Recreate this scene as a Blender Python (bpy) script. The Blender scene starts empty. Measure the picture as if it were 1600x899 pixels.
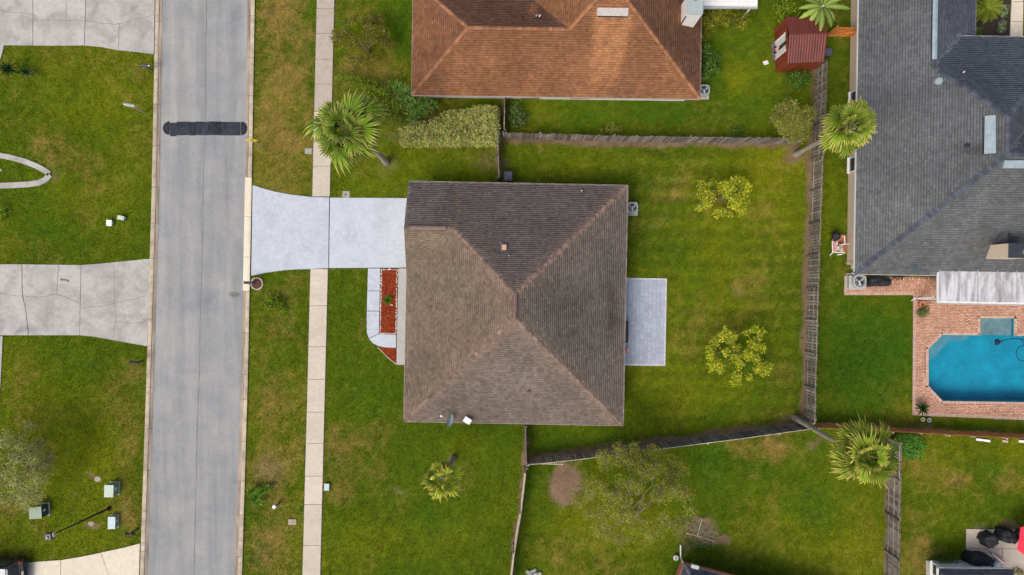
import bpy, math, random
import numpy as np
from mathutils import Vector, Matrix

random.seed(11)
rng = np.random.default_rng(11)
scene = bpy.context.scene
COL = scene.collection
R = math.radians

# ------------------------------------------------------------------ camera, sky, sun, exposure
S = 0.047            # metres per photograph pixel at ground level
H = 50.0             # flying height of the camera
cam_d = bpy.data.cameras.new("camera")
cam = bpy.data.objects.new("camera", cam_d)
COL.objects.link(cam)
cam.location = (0, 0, H)
cam.rotation_euler = (0, 0, 0)
cam_d.sensor_width = 36.0
cam_d.lens = 18.0 / (800 * S / H)
cam_d.clip_end = 2000
scene.camera = cam

world = bpy.data.worlds.new("World")
scene.world = world
world.use_nodes = True
wt = world.node_tree
wt.nodes.clear()
sky = wt.nodes.new("ShaderNodeTexSky")
sky.sky_type = 'NISHITA'
sky.sun_disc = False
sky.sun_elevation = R(56)
sky.sun_rotation = R(222)
sky.air_density = 1.0
sky.dust_density = 6.0
sky.ozone_density = 0.6
bg = wt.nodes.new("ShaderNodeBackground")
bg.inputs[1].default_value = 0.15
wo = wt.nodes.new("ShaderNodeOutputWorld")
wt.links.new(sky.outputs[0], bg.inputs[0])
wt.links.new(bg.outputs[0], wo.inputs[0])

sun_d = bpy.data.lights.new("sun", 'SUN')
sun_d.energy = 1.1
sun_d.angle = R(26)
sun_d.color = (1.0, 0.95, 0.87)
sun = bpy.data.objects.new("sun", sun_d)
COL.objects.link(sun)
sdir = Vector((math.sin(R(222)) * math.cos(R(56)), math.cos(R(222)) * math.cos(R(56)), math.sin(R(56))))
sun.rotation_euler = (-sdir).to_track_quat('-Z', 'Y').to_euler()
sun.location = (0, 0, 80)

scene.view_settings.view_transform = 'Standard'
scene.view_settings.look = 'None'
scene.view_settings.gamma = 1
scene.view_settings.use_curve_mapping = False
scene.view_settings.exposure = 0.25
scene.cycles.max_bounces = 6
scene.cycles.diffuse_bounces = 3
scene.cycles.transparent_max_bounces = 8
scene.cycles.caustics_reflective = False
scene.cycles.caustics_refractive = False


# ------------------------------------------------------------------ helpers
def W(px, py, h=0.0):
    """ground-plan point seen at photo pixel (px, py) when it stands h metres high"""
    k = S * (H - h) / H
    return Vector(((px - 800) * k, (449.5 - py) * k, h))


def W2(px, py, h=0.0):
    w = W(px, py, h)
    return (w.x, w.y)


class NG:
    """numpy value noise"""
    def __init__(self, seed, n=256):
        self.g = np.random.default_rng(seed).random((n, n))
        self.n = n

    def __call__(self, x, y, scale, octaves=3):
        x = np.asarray(x, float); y = np.asarray(y, float)
        out = np.zeros_like(x); amp = 1.0; tot = 0.0; f = scale
        for o in range(octaves):
            ct, st = math.cos(.5 + .9 * o), math.sin(.5 + .9 * o)
            u = (x * ct - y * st) * f + 37.3 * o + 1000; v = (x * st + y * ct) * f + 11.9 * o + 1000
            i = np.floor(u).astype(int); j = np.floor(v).astype(int)
            fu = u - i; fv = v - j
            fu = fu * fu * (3 - 2 * fu); fv = fv * fv * (3 - 2 * fv)
            n = self.n; g = self.g
            a = g[i % n, j % n]; b = g[(i + 1) % n, j % n]; c = g[i % n, (j + 1) % n]; d = g[(i + 1) % n, (j + 1) % n]
            out += amp * ((a * (1 - fu) + b * fu) * (1 - fv) + (c * (1 - fu) + d * fu) * fv)
            tot += amp; amp *= 0.55; f *= 2.1
        return out / tot


N1, N2, N3, N4 = NG(1), NG(2), NG(3), NG(4)


def inside(poly, x, y):
    """vectorised point in polygon"""
    x = np.asarray(x); y = np.asarray(y)
    r = np.zeros(x.shape, bool)
    n = len(poly)
    for i in range(n):
        x0, y0 = poly[i][0], poly[i][1]; x1, y1 = poly[(i + 1) % n][0], poly[(i + 1) % n][1]
        if y0 == y1:
            continue
        c = ((y0 > y) != (y1 > y)) & (x < (x1 - x0) * (y - y0) / (y1 - y0) + x0)
        r ^= c
    return r


def seg_dist(x, y, pts):
    """distance to a polyline"""
    d = np.full(np.shape(x), 1e9)
    for (x0, y0), (x1, y1) in zip(pts[:-1], pts[1:]):
        dx, dy = x1 - x0, y1 - y0
        t = np.clip(((x - x0) * dx + (y - y0) * dy) / (dx * dx + dy * dy + 1e-9), 0, 1)
        d = np.minimum(d, np.hypot(x - x0 - t * dx, y - y0 - t * dy))
    return d


class MB:
    """collects faces for one mesh"""
    def __init__(self):
        self.v = []; self.f = []; self.c = []; self.has_c = False

    def poly(self, pts, col=None):
        b = len(self.v)
        self.v += [tuple(p) for p in pts]
        self.f.append(tuple(range(b, b + len(pts))))
        if col is not None:
            self.has_c = True
        self.c += [col or (1, 1, 1)] * len(pts)
        return self

    def prism(self, pts, z0, z1, col=None, bottom=True):
        pts = [(p[0], p[1]) for p in pts]
        a = sum(pts[i][0] * pts[(i + 1) % len(pts)][1] - pts[(i + 1) % len(pts)][0] * pts[i][1] for i in range(len(pts)))
        if a < 0:
            pts = pts[::-1]
        self.poly([(x, y, z1) for x, y in pts], col)
        if bottom:
            self.poly([(x, y, z0) for x, y in pts[::-1]], col)
        n = len(pts)
        for i in range(n):
            a, b = pts[i], pts[(i + 1) % n]
            self.poly([(a[0], a[1], z0), (b[0], b[1], z0), (b[0], b[1], z1), (a[0], a[1], z1)], col)
        return self

    def box(self, c, s, rz=0, col=None, rx=0, ry=0, taper=1.0):
        M = Matrix.Translation(c) @ Matrix.Rotation(rz, 4, 'Z') @ Matrix.Rotation(ry, 4, 'Y') @ Matrix.Rotation(rx, 4, 'X')
        x, y, z = s[0] / 2, s[1] / 2, s[2] / 2
        P = [M @ Vector(p) for p in ((-x, -y, -z), (x, -y, -z), (x, y, -z), (-x, y, -z),
                                     (-x * taper, -y * taper, z), (x * taper, -y * taper, z), (x * taper, y * taper, z), (-x * taper, y * taper, z))]
        for q in ((0, 3, 2, 1), (4, 5, 6, 7), (0, 1, 5, 4), (1, 2, 6, 5), (2, 3, 7, 6), (3, 0, 4, 7)):
            self.poly([P[i] for i in q], col)
        return self

    def bbox(self, c, s, rz=0, bev=0.02, col=None):
        """box with a chamfered top rim"""
        M = Matrix.Translation(c) @ Matrix.Rotation(rz, 4, 'Z')
        x, y, z = s[0] / 2, s[1] / 2, s[2] / 2
        def ring(ax, ay, zz, cut):
            return [M @ Vector(p) for p in ((-ax + cut, -ay, zz), (ax - cut, -ay, zz), (ax, -ay + cut, zz), (ax, ay - cut, zz),
                                            (ax - cut, ay, zz), (-ax + cut, ay, zz), (-ax, ay - cut, zz), (-ax, -ay + cut, zz))]
        r0 = ring(x, y, -z, bev); r1 = ring(x, y, z - bev, bev); r2 = ring(x - bev, y - bev, z, bev)
        self.rings([r0, r1, r2], True, True, col)
        return self

    def rings(self, rs, cap0=False, cap1=True, col=None):
        b = len(self.v); n = len(rs[0])
        for r in rs:
            self.v += [tuple(p) for p in r]
            self.c += [col or (1, 1, 1)] * n
        if col is not None:
            self.has_c = True
        for k in range(len(rs) - 1):
            for i in range(n):
                j = (i + 1) % n
                self.f.append((b + k * n + i, b + k * n + j, b + (k + 1) * n + j, b + (k + 1) * n + i))
        if cap0:
            self.f.append(tuple(b + i for i in range(n))[::-1])
        if cap1:
            self.f.append(tuple(b + (len(rs) - 1) * n + i for i in range(n)))
        return self

    def tube(self, pts, rad, n=6, col=None, cap=True):
        pts = [Vector(p) for p in pts]
        if not hasattr(rad, '__len__'):
            rad = [rad] * len(pts)
        rs = []
        for i, p in enumerate(pts):
            d = (pts[min(i + 1, len(pts) - 1)] - pts[max(i - 1, 0)])
            d = d.normalized() if d.length > 1e-9 else Vector((0, 0, 1))
            a = Vector((0, 0, 1)) if abs(d.z) < .9 else Vector((1, 0, 0))
            u = d.cross(a).normalized(); w = d.cross(u)
            rs.append([p + (u * math.cos(2 * math.pi * k / n) + w * -math.sin(2 * math.pi * k / n)) * rad[i] for k in range(n)])
        self.rings(rs, cap, cap, col)
        return self

    def lathe(self, c, prof, n=16, col=None):
        rs = [[(c[0] + r * math.cos(2 * math.pi * k / n), c[1] + r * math.sin(2 * math.pi * k / n), c[2] + z) for k in range(n)] for r, z in prof]
        self.rings(rs, True, True, col)
        return self

    def mesh(self, name, off=(0, 0, 0)):
        me = bpy.data.meshes.new(name)
        o = Vector(off)
        me.from_pydata([(v[0] - o.x, v[1] - o.y, v[2] - o.z) for v in self.v], [], self.f)
        if self.has_c:
            at = me.color_attributes.new("col", 'FLOAT_COLOR', 'POINT')
            a = np.ones((len(self.v), 4), np.float32); a[:, :3] = np.array(self.c)
            at.data.foreach_set("color", a.ravel())
        me.update()
        return me


def np_mesh(name, v, f, cols=None, off=(0, 0, 0)):
    """fast mesh: f is (M,k) with one k, or a list of such arrays"""
    fs = f if isinstance(f, list) else [f]
    fs = [a for a in fs if len(a)]
    me = bpy.data.meshes.new(name)
    v = np.asarray(v, np.float32) - np.array(off, np.float32)
    me.vertices.add(len(v)); me.vertices.foreach_set("co", v.ravel())
    loops = np.concatenate([a.ravel() for a in fs]).astype(np.int32)
    tot = np.concatenate([np.full(len(a), a.shape[1]) for a in fs]).astype(np.int32)
    st = np.concatenate([[0], np.cumsum(tot)[:-1]]).astype(np.int32)
    me.loops.add(len(loops)); me.loops.foreach_set("vertex_index", loops)
    me.polygons.add(len(tot)); me.polygons.foreach_set("loop_start", st); me.polygons.foreach_set("loop_total", tot)
    if cols is not None:
        at = me.color_attributes.new("col", 'FLOAT_COLOR', 'POINT')
        a = np.ones((len(v), 4), np.float32); a[:, :3] = cols
        at.data.foreach_set("color", a.ravel())
    me.update(calc_edges=True)
    me.validate()
    return me


def tag(o, label=None, cat=None, group=None, kind=None):
    if label: o["label"] = label
    if cat: o["category"] = cat
    if group: o["group"] = group
    if kind: o["kind"] = kind
    return o


def thing(name, label, cat, loc=(0, 0, 0), group=None):
    o = bpy.data.objects.new(name, None)
    o.empty_display_size = 0.3
    COL.objects.link(o)
    o.location = loc
    return tag(o, label, cat, group)


def wloc(o):
    v = Vector((0, 0, 0))
    while o is not None:
        v = v + Vector(o.location); o = o.parent
    return v


def obj(name, mb, mat, parent=None, kind=None, smooth=False, label=None):
    """mb holds world coordinates; the object sits at its parent's spot"""
    off = wloc(parent) if parent else Vector((0, 0, 0))
    me = mb.mesh(name, off) if isinstance(mb, MB) else mb
    o = bpy.data.objects.new(name, me)
    COL.objects.link(o)
    if mat: me.materials.append(mat)
    if smooth: me.polygons.foreach_set("use_smooth", np.ones(len(me.polygons), bool))
    o.parent = parent
    if kind: o["kind"] = kind
    if label: o["label"] = label
    return o


def inst(name, me, parent, loc, rot=(0, 0, 0), scale=(1, 1, 1)):
    """an object of its own that shares mesh data; loc is local to the parent"""
    o = bpy.data.objects.new(name, me)
    COL.objects.link(o)
    o.parent = parent; o.location = loc
    o.rotation_euler = rot; o.scale = scale
    return o


# ------------------------------------------------------------------ materials
def lin(r, g, b):
    f = lambda c: (c / 255 / 12.92) if c / 255 <= 0.04045 else ((c / 255 + 0.055) / 1.055) ** 2.4
    return (f(r), f(g), f(b))


def nodes(name):
    m = bpy.data.materials.new(name)
    m.use_nodes = True
    nt = m.node_tree
    return m, nt, nt.nodes["Principled BSDF"], nt.nodes["Material Output"]


def rgba(c): return (c[0], c[1], c[2], 1)


def add_noise(nt, scale, detail=4, rough=0.6, dist=0.0, vec=None):
    n = nt.nodes.new("ShaderNodeTexNoise")
    n.inputs["Scale"].default_value = scale; n.inputs["Detail"].default_value = detail
    n.inputs["Roughness"].default_value = rough; n.inputs["Distortion"].default_value = dist
    if vec is None:
        g = nt.nodes.new("ShaderNodeNewGeometry"); vec = g.outputs["Position"]
    nt.links.new(vec, n.inputs["Vector"])
    return n.outputs["Fac"]


def ramp(nt, fac, stops):
    r = nt.nodes.new("ShaderNodeValToRGB")
    e = r.color_ramp.elements
    while len(e) < len(stops): e.new(0.5)
    for k, (p, c) in enumerate(stops):
        e[k].position = p; e[k].color = rgba(c) if len(c) == 3 else c
    nt.links.new(fac, r.inputs[0])
    return r.outputs[0]


def mix(nt, a, b, fac, mode='MIX'):
    m = nt.nodes.new("ShaderNodeMix"); m.data_type = 'RGBA'; m.blend_type = mode
    for sock, v in ((m.inputs[0], fac), (m.inputs[6], a), (m.inputs[7], b)):
        if hasattr(v, "is_linked"): nt.links.new(v, sock)
        elif isinstance(v, (int, float)): sock.default_value = v
        else: sock.default_value = rgba(v)
    return m.outputs[2]


def bump(nt, bs, fac, strength=0.3, dist=0.02):
    b = nt.nodes.new("ShaderNodeBump")
    b.inputs["Strength"].default_value = strength; b.inputs["Distance"].default_value = dist
    nt.links.new(fac, b.inputs["Height"]); nt.links.new(b.outputs[0], bs.inputs["Normal"])


def plain(name, c, rough=0.6, var=0.15, scale=6.0, metal=0.0, spec=0.4, fine=60.0, obj_var=0.0):
    """one colour with soft mottling, fine grain and, on request, variation from object to object"""
    m, nt, b, o = nodes(name)
    n = add_noise(nt, scale)
    lo = tuple(x * (1 - var) for x in c); hi = tuple(min(1, x * (1 + var)) for x in c)
    col = ramp(nt, n, [(0.3, lo), (0.7, hi)])
    n2 = add_noise(nt, fine, 2)
    col = mix(nt, col, ramp(nt, n2, [(0.3, (1 - var * .6,) * 3), (0.7, (1 + var * .4,) * 3)]), 1.0, 'MULTIPLY')
    if obj_var:
        oi = nt.nodes.new("ShaderNodeObjectInfo")
        col = mix(nt, col, ramp(nt, oi.outputs["Random"], [(0, (1 - obj_var,) * 3), (1, (1 + obj_var * .6,) * 3)]), 1.0, 'MULTIPLY')
    nt.links.new(col, b.inputs["Base Color"])
    b.inputs["Roughness"].default_value = rough; b.inputs["Metallic"].default_value = metal
    b.inputs["Specular IOR Level"].default_value = spec
    bump(nt, b, n2, 0.15, 0.01)
    return m


def attr_mat(name, rough=0.85, fine=40.0, amt=0.25, trans=0.0, obj_var=0.0, spec=0.2, bumps=0.2, mid=None):
    """colour comes from the mesh (per shingle, brick or leaf), with grain on top"""
    m, nt, b, o = nodes(name)
    a = nt.nodes.new("ShaderNodeAttribute"); a.attribute_name = "col"
    n = add_noise(nt, fine, 3)
    col = mix(nt, a.outputs["Color"], ramp(nt, n, [(0.25, (1 - amt,) * 3), (0.75, (1 + amt,) * 3)]), 1.0, 'MULTIPLY')
    if mid:
        n2 = add_noise(nt, mid[0], 4, 0.65)
        col = mix(nt, col, ramp(nt, n2, [(0.3, (1 - mid[1],) * 3), (0.7, (1 + mid[1],) * 3)]), 1.0, 'MULTIPLY')
    if obj_var:
        oi = nt.nodes.new("ShaderNodeObjectInfo")
        col = mix(nt, col, ramp(nt, oi.outputs["Random"], [(0, (1 - obj_var,) * 3), (1, (1 + obj_var,) * 3)]), 1.0, 'MULTIPLY')
    nt.links.new(col, b.inputs["Base Color"])
    b.inputs["Roughness"].default_value = rough
    b.inputs["Specular IOR Level"].default_value = spec
    if bumps: bump(nt, b, n, bumps, 0.01)
    if trans:
        t = nt.nodes.new("ShaderNodeBsdfTranslucent"); nt.links.new(col, t.inputs[0])
        ms = nt.nodes.new("ShaderNodeMixShader"); ms.inputs[0].default_value = trans
        nt.links.new(b.outputs[0], ms.inputs[1]); nt.links.new(t.outputs[0], ms.inputs[2])
        nt.links.new(ms.outputs[0], o.inputs[0])
    return m


def concrete(name, c, dirt, dirt_amt=0.5, scale=0.5, obj_var=0.06, rough=0.85, streak=None, lo=0.42):
    """cast concrete: broad tone, blotches of dirt, streaks, grain"""
    m, nt, b, o = nodes(name)
    vec = None
    if streak:
        g = nt.nodes.new("ShaderNodeNewGeometry"); mp = nt.nodes.new("ShaderNodeMapping"); mp.inputs["Scale"].default_value = streak
        nt.links.new(g.outputs["Position"], mp.inputs[0]); vec = mp.outputs[0]
    n = add_noise(nt, scale, 6, 0.65, 0.6, vec)
    n2 = add_noise(nt, scale * 6, 4, 0.7)
    n3 = add_noise(nt, 45, 3)
    base = mix(nt, c, dirt, ramp(nt, n, [(lo, (0, 0, 0)), (lo + .36, (dirt_amt,) * 3)]))
    base = mix(nt, base, ramp(nt, n2, [(0.25, (0.86,) * 3), (0.75, (1.1,) * 3)]), 1.0, 'MULTIPLY')
    base = mix(nt, base, ramp(nt, n3, [(0.2, (0.88,) * 3), (0.8, (1.1,) * 3)]), 1.0, 'MULTIPLY')
    if obj_var:
        oi = nt.nodes.new("ShaderNodeObjectInfo")
        base = mix(nt, base, ramp(nt, oi.outputs["Random"], [(0, (1 - obj_var,) * 3), (1, (1 + obj_var,) * 3)]), 1.0, 'MULTIPLY')
    nt.links.new(base, b.inputs["Base Color"])
    b.inputs["Roughness"].default_value = rough; b.inputs["Specular IOR Level"].default_value = 0.25
    bump(nt, b, n3, 0.2, 0.01)
    return m


def asphalt(name):
    m, nt, b, o = nodes(name)
    g = nt.nodes.new("ShaderNodeNewGeometry")
    mp = nt.nodes.new("ShaderNodeMapping"); mp.inputs["Scale"].default_value = (1.0, 0.06, 1.0)
    mp.inputs["Rotation"].default_value = (0, 0, R(-1.5))
    nt.links.new(g.outputs["Position"], mp.inputs[0])
    n = add_noise(nt, 1.3, 5, 0.6, 0.2, mp.outputs[0])          # long wheel streaks
    n2 = add_noise(nt, 0.35, 5, 0.65, 0.4)                       # broad patches
    n3 = add_noise(nt, 22, 4, 0.8)                               # stone chips
    c = ramp(nt, n, [(0.3, (0.222, 0.232, 0.238)), (0.7, (0.305, 0.312, 0.312))])
    c = mix(nt, c, ramp(nt, n2, [(0.3, (0.80, 0.82, 0.87)), (0.7, (1.17, 1.14, 1.08))]), 1.0, 'MULTIPLY')
    c = mix(nt, c, ramp(nt, n3, [(0.28, (0.72,) * 3), (0.72, (1.25,) * 3)]), 1.0, 'MULTIPLY')
    n4 = add_noise(nt, 2.6, 6, 0.75, 1.2)                        # scuffs and drips
    c = mix(nt, c, ramp(nt, n4, [(0.30, (0.80, 0.80, 0.80)), (0.42, (1, 1, 1)), (0.62, (1, 1, 1)), (0.75, (1.14, 1.13, 1.11))]), 1.0, 'MULTIPLY')
    nt.links.new(c, b.inputs["Base Color"])
    b.inputs["Roughness"].default_value = 0.9; b.inputs["Specular IOR Level"].default_value = 0.2
    bump(nt, b, n3, 0.4, 0.01)
    return m


def glassy(name, c, rough=0.08):
    m, nt, b, o = nodes(name)
    n = add_noise(nt, 3.0)
    nt.links.new(ramp(nt, n, [(0.3, tuple(x * .8 for x in c)), (0.7, tuple(x * 1.2 for x in c))]), b.inputs["Base Color"])
    b.inputs["Roughness"].default_value = rough; b.inputs["Specular IOR Level"].default_value = 0.8
    return m


def water_mat():
    m, nt, b, o = nodes("pool_water")
    nt.nodes.remove(b)
    t = nt.nodes.new("ShaderNodeBsdfTransparent"); t.inputs[0].default_value = (0.68, 0.89, 0.94, 1)
    gl = nt.nodes.new("ShaderNodeBsdfGlossy"); gl.inputs["Roughness"].default_value = 0.06
    fr = nt.nodes.new("ShaderNodeFresnel"); fr.inputs[0].default_value = 1.33
    n = add_noise(nt, 3.2, 3, 0.6, 0.5)
    bp = nt.nodes.new("ShaderNodeBump"); bp.inputs["Strength"].default_value = 0.25; bp.inputs["Distance"].default_value = 0.03
    nt.links.new(n, bp.inputs["Height"])
    nt.links.new(bp.outputs[0], gl.inputs["Normal"]); nt.links.new(bp.outputs[0], fr.inputs["Normal"])
    ms = nt.nodes.new("ShaderNodeMixShader")
    nt.links.new(fr.outputs[0], ms.inputs[0]); nt.links.new(t.outputs[0], ms.inputs[1]); nt.links.new(gl.outputs[0], ms.inputs[2])
    nt.links.new(ms.outputs[0], o.inputs[0])
    return m


M = {
    'asphalt': asphalt("asphalt"),
    'kerb': concrete("kerb_concrete", (0.47, 0.41, 0.31), (0.19, 0.15, 0.11), 0.85, 1.4, 0.12),
    'kerb_new': concrete("kerb_clean", (0.66, 0.59, 0.46), (0.48, 0.42, 0.33), 0.4, 1.0, 0.04),
    'gutter': concrete("gutter_concrete", (0.36, 0.30, 0.24), (0.10, 0.08, 0.065), 1.0, 1.8, 0.12, streak=(2.5, .18, 1), lo=.38),
    'walk': concrete("pavement_concrete", (0.53, 0.475, 0.385), (0.41, 0.36, 0.285), 0.6, 0.8, 0.07),
    'walkold': concrete("pavement_aged", (0.41, 0.36, 0.30), (0.29, 0.25, 0.205), 0.7, 0.9, 0.06),
    'new': concrete("new_concrete", (0.465, 0.51, 0.57), (0.345, 0.375, 0.41), 0.7, 0.9, 0.02),
    'old': concrete("old_concrete", (0.40, 0.395, 0.37), (0.19, 0.185, 0.18), 0.9, 0.6, 0.08, lo=.42),
    'porch': concrete("porch_concrete", (0.40, 0.40, 0.38), (0.30, 0.30, 0.28), 0.6, 0.7, 0.0),
    'cream': concrete("cream_concrete", (0.62, 0.56, 0.45), (0.5, 0.45, 0.36), 0.4, 0.5, 0.02),
    'tan': concrete("tan_concrete", (0.46, 0.41, 0.34), (0.33, 0.29, 0.24), 0.5, 0.8, 0.03),
    'sand': plain("joint_sand", (0.26, 0.17, 0.125), 0.95, 0.3),
    'joint': plain("joint_dirt", (0.09, 0.08, 0.065), 0.95, 0.3),
    'crack': plain("crack_dirt", (0.13, 0.12, 0.105), 0.95, 0.3),
    'seam': plain("road_seam", (0.17, 0.17, 0.17), 0.95, 0.35),
    'patch': plain("road_patch", (0.17, 0.16, 0.14), 0.95, 0.25),
    'stain': plain("tyre_stain", (0.36, 0.36, 0.36), 0.95, 0.2),
    'rubber': plain("hump_rubber", (0.034, 0.040, 0.054), 0.8, 0.4, 4, spec=0.2, fine=14, obj_var=0.4),
    'yellow': plain("yellow_sign", (0.75, 0.50, 0.03), 0.45, 0.1),
    'black': plain("black_metal", (0.012, 0.013, 0.016), 0.4, 0.2),
    'cloth': plain("black_cover", (0.014, 0.016, 0.022), 0.7, 0.35, 5),
    'galv': plain("galvanised", (0.42, 0.44, 0.44), 0.45, 0.2, metal=0.3),
    'lampgrey': plain("lamp_grey", (0.36, 0.40, 0.36), 0.5, 0.12),
    'white': plain("white_paint", (0.78, 0.78, 0.76), 0.5, 0.06),
    'offwhite': plain("offwhite_paint", (0.66, 0.66, 0.64), 0.55, 0.1),
    'beige': plain("beige_stucco", (0.60, 0.50, 0.38), 0.85, 0.08),
    'wallgrey': plain("grey_wall", (0.40, 0.38, 0.35), 0.85, 0.1),
    'utilgreen': plain("utility_green", (0.20, 0.28, 0.20), 0.5, 0.15),
    'utilpale': plain("utility_pale_green", (0.42, 0.52, 0.42), 0.5, 0.12),
    'utilblue': plain("utility_pale_blue", (0.42, 0.52, 0.55), 0.5, 0.12),
    'darkgreen': plain("dark_green_cabinet", (0.035, 0.06, 0.055), 0.5, 0.2),
    'boxgrey': plain("meter_box_grey", (0.30, 0.29, 0.26), 0.9, 0.25),
    'boxtan': plain("meter_box_tan", (0.36, 0.29, 0.22), 0.9, 0.3),
    'wood': plain("weathered_fence", (0.235, 0.205, 0.175), 0.9, 0.35, 3, fine=25, obj_var=0.55),
    'woodpale': plain("pale_weathered_fence", (0.46, 0.40, 0.31), 0.9, 0.25, 3, obj_var=0.2),
    'wooddark': plain("dark_weathered_fence", (0.13, 0.12, 0.115), 0.9, 0.35, 3, fine=25, obj_var=0.6),
    'cedar': plain("cedar_fence", (0.44, 0.175, 0.06), 0.8, 0.25, 3, obj_var=0.22),
    'gatewood': plain("gate_orange_wood", (0.55, 0.21, 0.045), 0.75, 0.2, 3, obj_var=0.12),
    'trunk': plain("palm_trunk", (0.27, 0.235, 0.19), 0.95, 0.35, 5, fine=18),
    'bark': plain("tree_bark", (0.19, 0.15, 0.10), 0.95, 0.3, 6),
    'twig': plain("grey_twig", (0.30, 0.27, 0.16), 0.95, 0.25, 6),
    'shed': plain("shed_red_metal", (0.125, 0.026, 0.017), 0.5, 0.25, 1.2),
    'shedwall': plain("shed_wall_red", (0.22, 0.042, 0.016), 0.6, 0.3, 3, obj_var=0.25),
    'acgrey': plain("cabinet_grey", (0.42, 0.44, 0.43), 0.45, 0.1, metal=0.2),
    'acblue': plain("cabinet_bluegrey", (0.36, 0.43, 0.42), 0.45, 0.1, metal=0.2),
    'fan': plain("fan_dark", (0.02, 0.024, 0.035), 0.35, 0.2),
    'steel': plain("steel", (0.5, 0.51, 0.52), 0.3, 0.1, metal=0.8),
    'bin': plain("bin_plastic", (0.055, 0.065, 0.09), 0.5, 0.2),
    'glass': glassy("window_glass", (0.03, 0.038, 0.05)),
    'carpaint': glassy("car_paint", (0.035, 0.03, 0.035), 0.15),
    'carroof': glassy("car_roof_paint", (0.21, 0.235, 0.28), 0.22),
    'carred': glassy("tail_lamp_red", (0.16, 0.008, 0.01), 0.12),
    'tyre': plain("tyre", (0.015, 0.015, 0.015), 0.9, 0.2),
    'chrome': plain("chrome", (0.6, 0.6, 0.6), 0.15, 0.05, metal=1.0),
    'red': plain("umbrella_red", (0.74, 0.022, 0.055), 0.75, 0.06),
    'pink': plain("faded_stripe_red", (0.52, 0.15, 0.14), 0.85, 0.1),
    'mulch': plain("red_mulch", (0.34, 0.062, 0.022), 0.95, 0.5, 14, fine=35),
    'mulchdark': plain("dark_mulch", (0.03, 0.022, 0.018), 0.95, 0.5, 10, fine=35),
    'brickring': plain("ring_brick", (0.56, 0.45, 0.38), 0.9, 0.2, obj_var=0.25),
    'brickwall': plain("brick_wall", (0.42, 0.17, 0.095), 0.9, 0.2, 8),
    'rocks': plain("white_stone", (0.62, 0.58, 0.54), 0.8, 0.2, obj_var=0.2),
    'ringmulch': plain("ring_mulch", (0.085, 0.040, 0.032), 0.95, 0.4, 12),
    'vent': plain("ridge_vent_grey", (0.42, 0.40, 0.37), 0.7, 0.2, 8),
    'ventblue': plain("ridge_vent_bluegrey", (0.25, 0.32, 0.35), 0.5, 0.15, 3),
    'ventbrown': plain("ridge_vent_brown", (0.16, 0.10, 0.08), 0.7, 0.3, 6),
    'clay': plain("flue_pink", (0.48, 0.27, 0.24), 0.7, 0.15),
    'flash': plain("flashing_dark", (0.03, 0.035, 0.045), 0.5, 0.2),
    'tilegrey': concrete("patio_paver", (0.355, 0.395, 0.465), (0.26, 0.285, 0.345), 0.7, 1.6, 0.075),
    'tileedge': concrete("patio_edge", (0.52, 0.52, 0.53), (0.42, 0.42, 0.44), 0.5, 1.5, 0.08),
    'lanai': concrete("coated_metal_roof", (0.56, 0.57, 0.60), (0.12, 0.10, 0.09), 1.0, 1.0, 0.08, 0.5, streak=(2.4, .5, 1), lo=.40),
    'plaster': plain("pool_plaster", (0.014, 0.35, 0.50), 0.8, 0.18, 0.9, fine=8),
    'plasterstep': plain("pool_step_plaster", (0.16, 0.34, 0.41), 0.8, 0.15, 2.0),
    'plasterspa': plain("pool_ledge_plaster", (0.30, 0.33, 0.33), 0.8, 0.25, 2.0),
    'coping': concrete("pool_coping", (0.50, 0.35, 0.27), (0.42, 0.27, 0.2), 0.4, 2.0, 0.12),
    'water': water_mat(),
    'hose': plain("hose_navy", (0.006, 0.012, 0.05), 0.4, 0.2),
    'shingle': attr_mat("shingles", 0.92, 30, 0.30, bumps=0.3, mid=(2.2, 0.13)),
    'brickpave': attr_mat("brick_pavers", 0.9, 30, 0.15, mid=(1.2, 0.12)),
    'leaf': attr_mat("leaves", 0.75, 9, 0.18, trans=0.4, bumps=0, spec=0.05),
    'frond': attr_mat("palm_fronds", 0.5, 6, 0.15, trans=0.25, obj_var=0.38, bumps=0, spec=0.12),
    'ventshingle': plain("ridge_vent_shingled", (0.20, 0.14, 0.115), 0.85, 0.3, 8),
    'patiojoint': plain("patio_joint", (0.30, 0.315, 0.355), 0.95, 0.2),
    'grass': attr_mat("grass_blades", 0.9, 5, 0.15, trans=0.25, bumps=0, spec=0.02),
    'soil': attr_mat("lawn_ground", 0.95, 26, 0.35, bumps=0.5, mid=(4.5, 0.2), spec=0.02),
}

# ------------------------------------------------------------------ lawn: what grows where
HARD = []            # plan polygons where no grass grows
SOIL_LINES = []      # (polyline, half width): bare strips under fences

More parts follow.
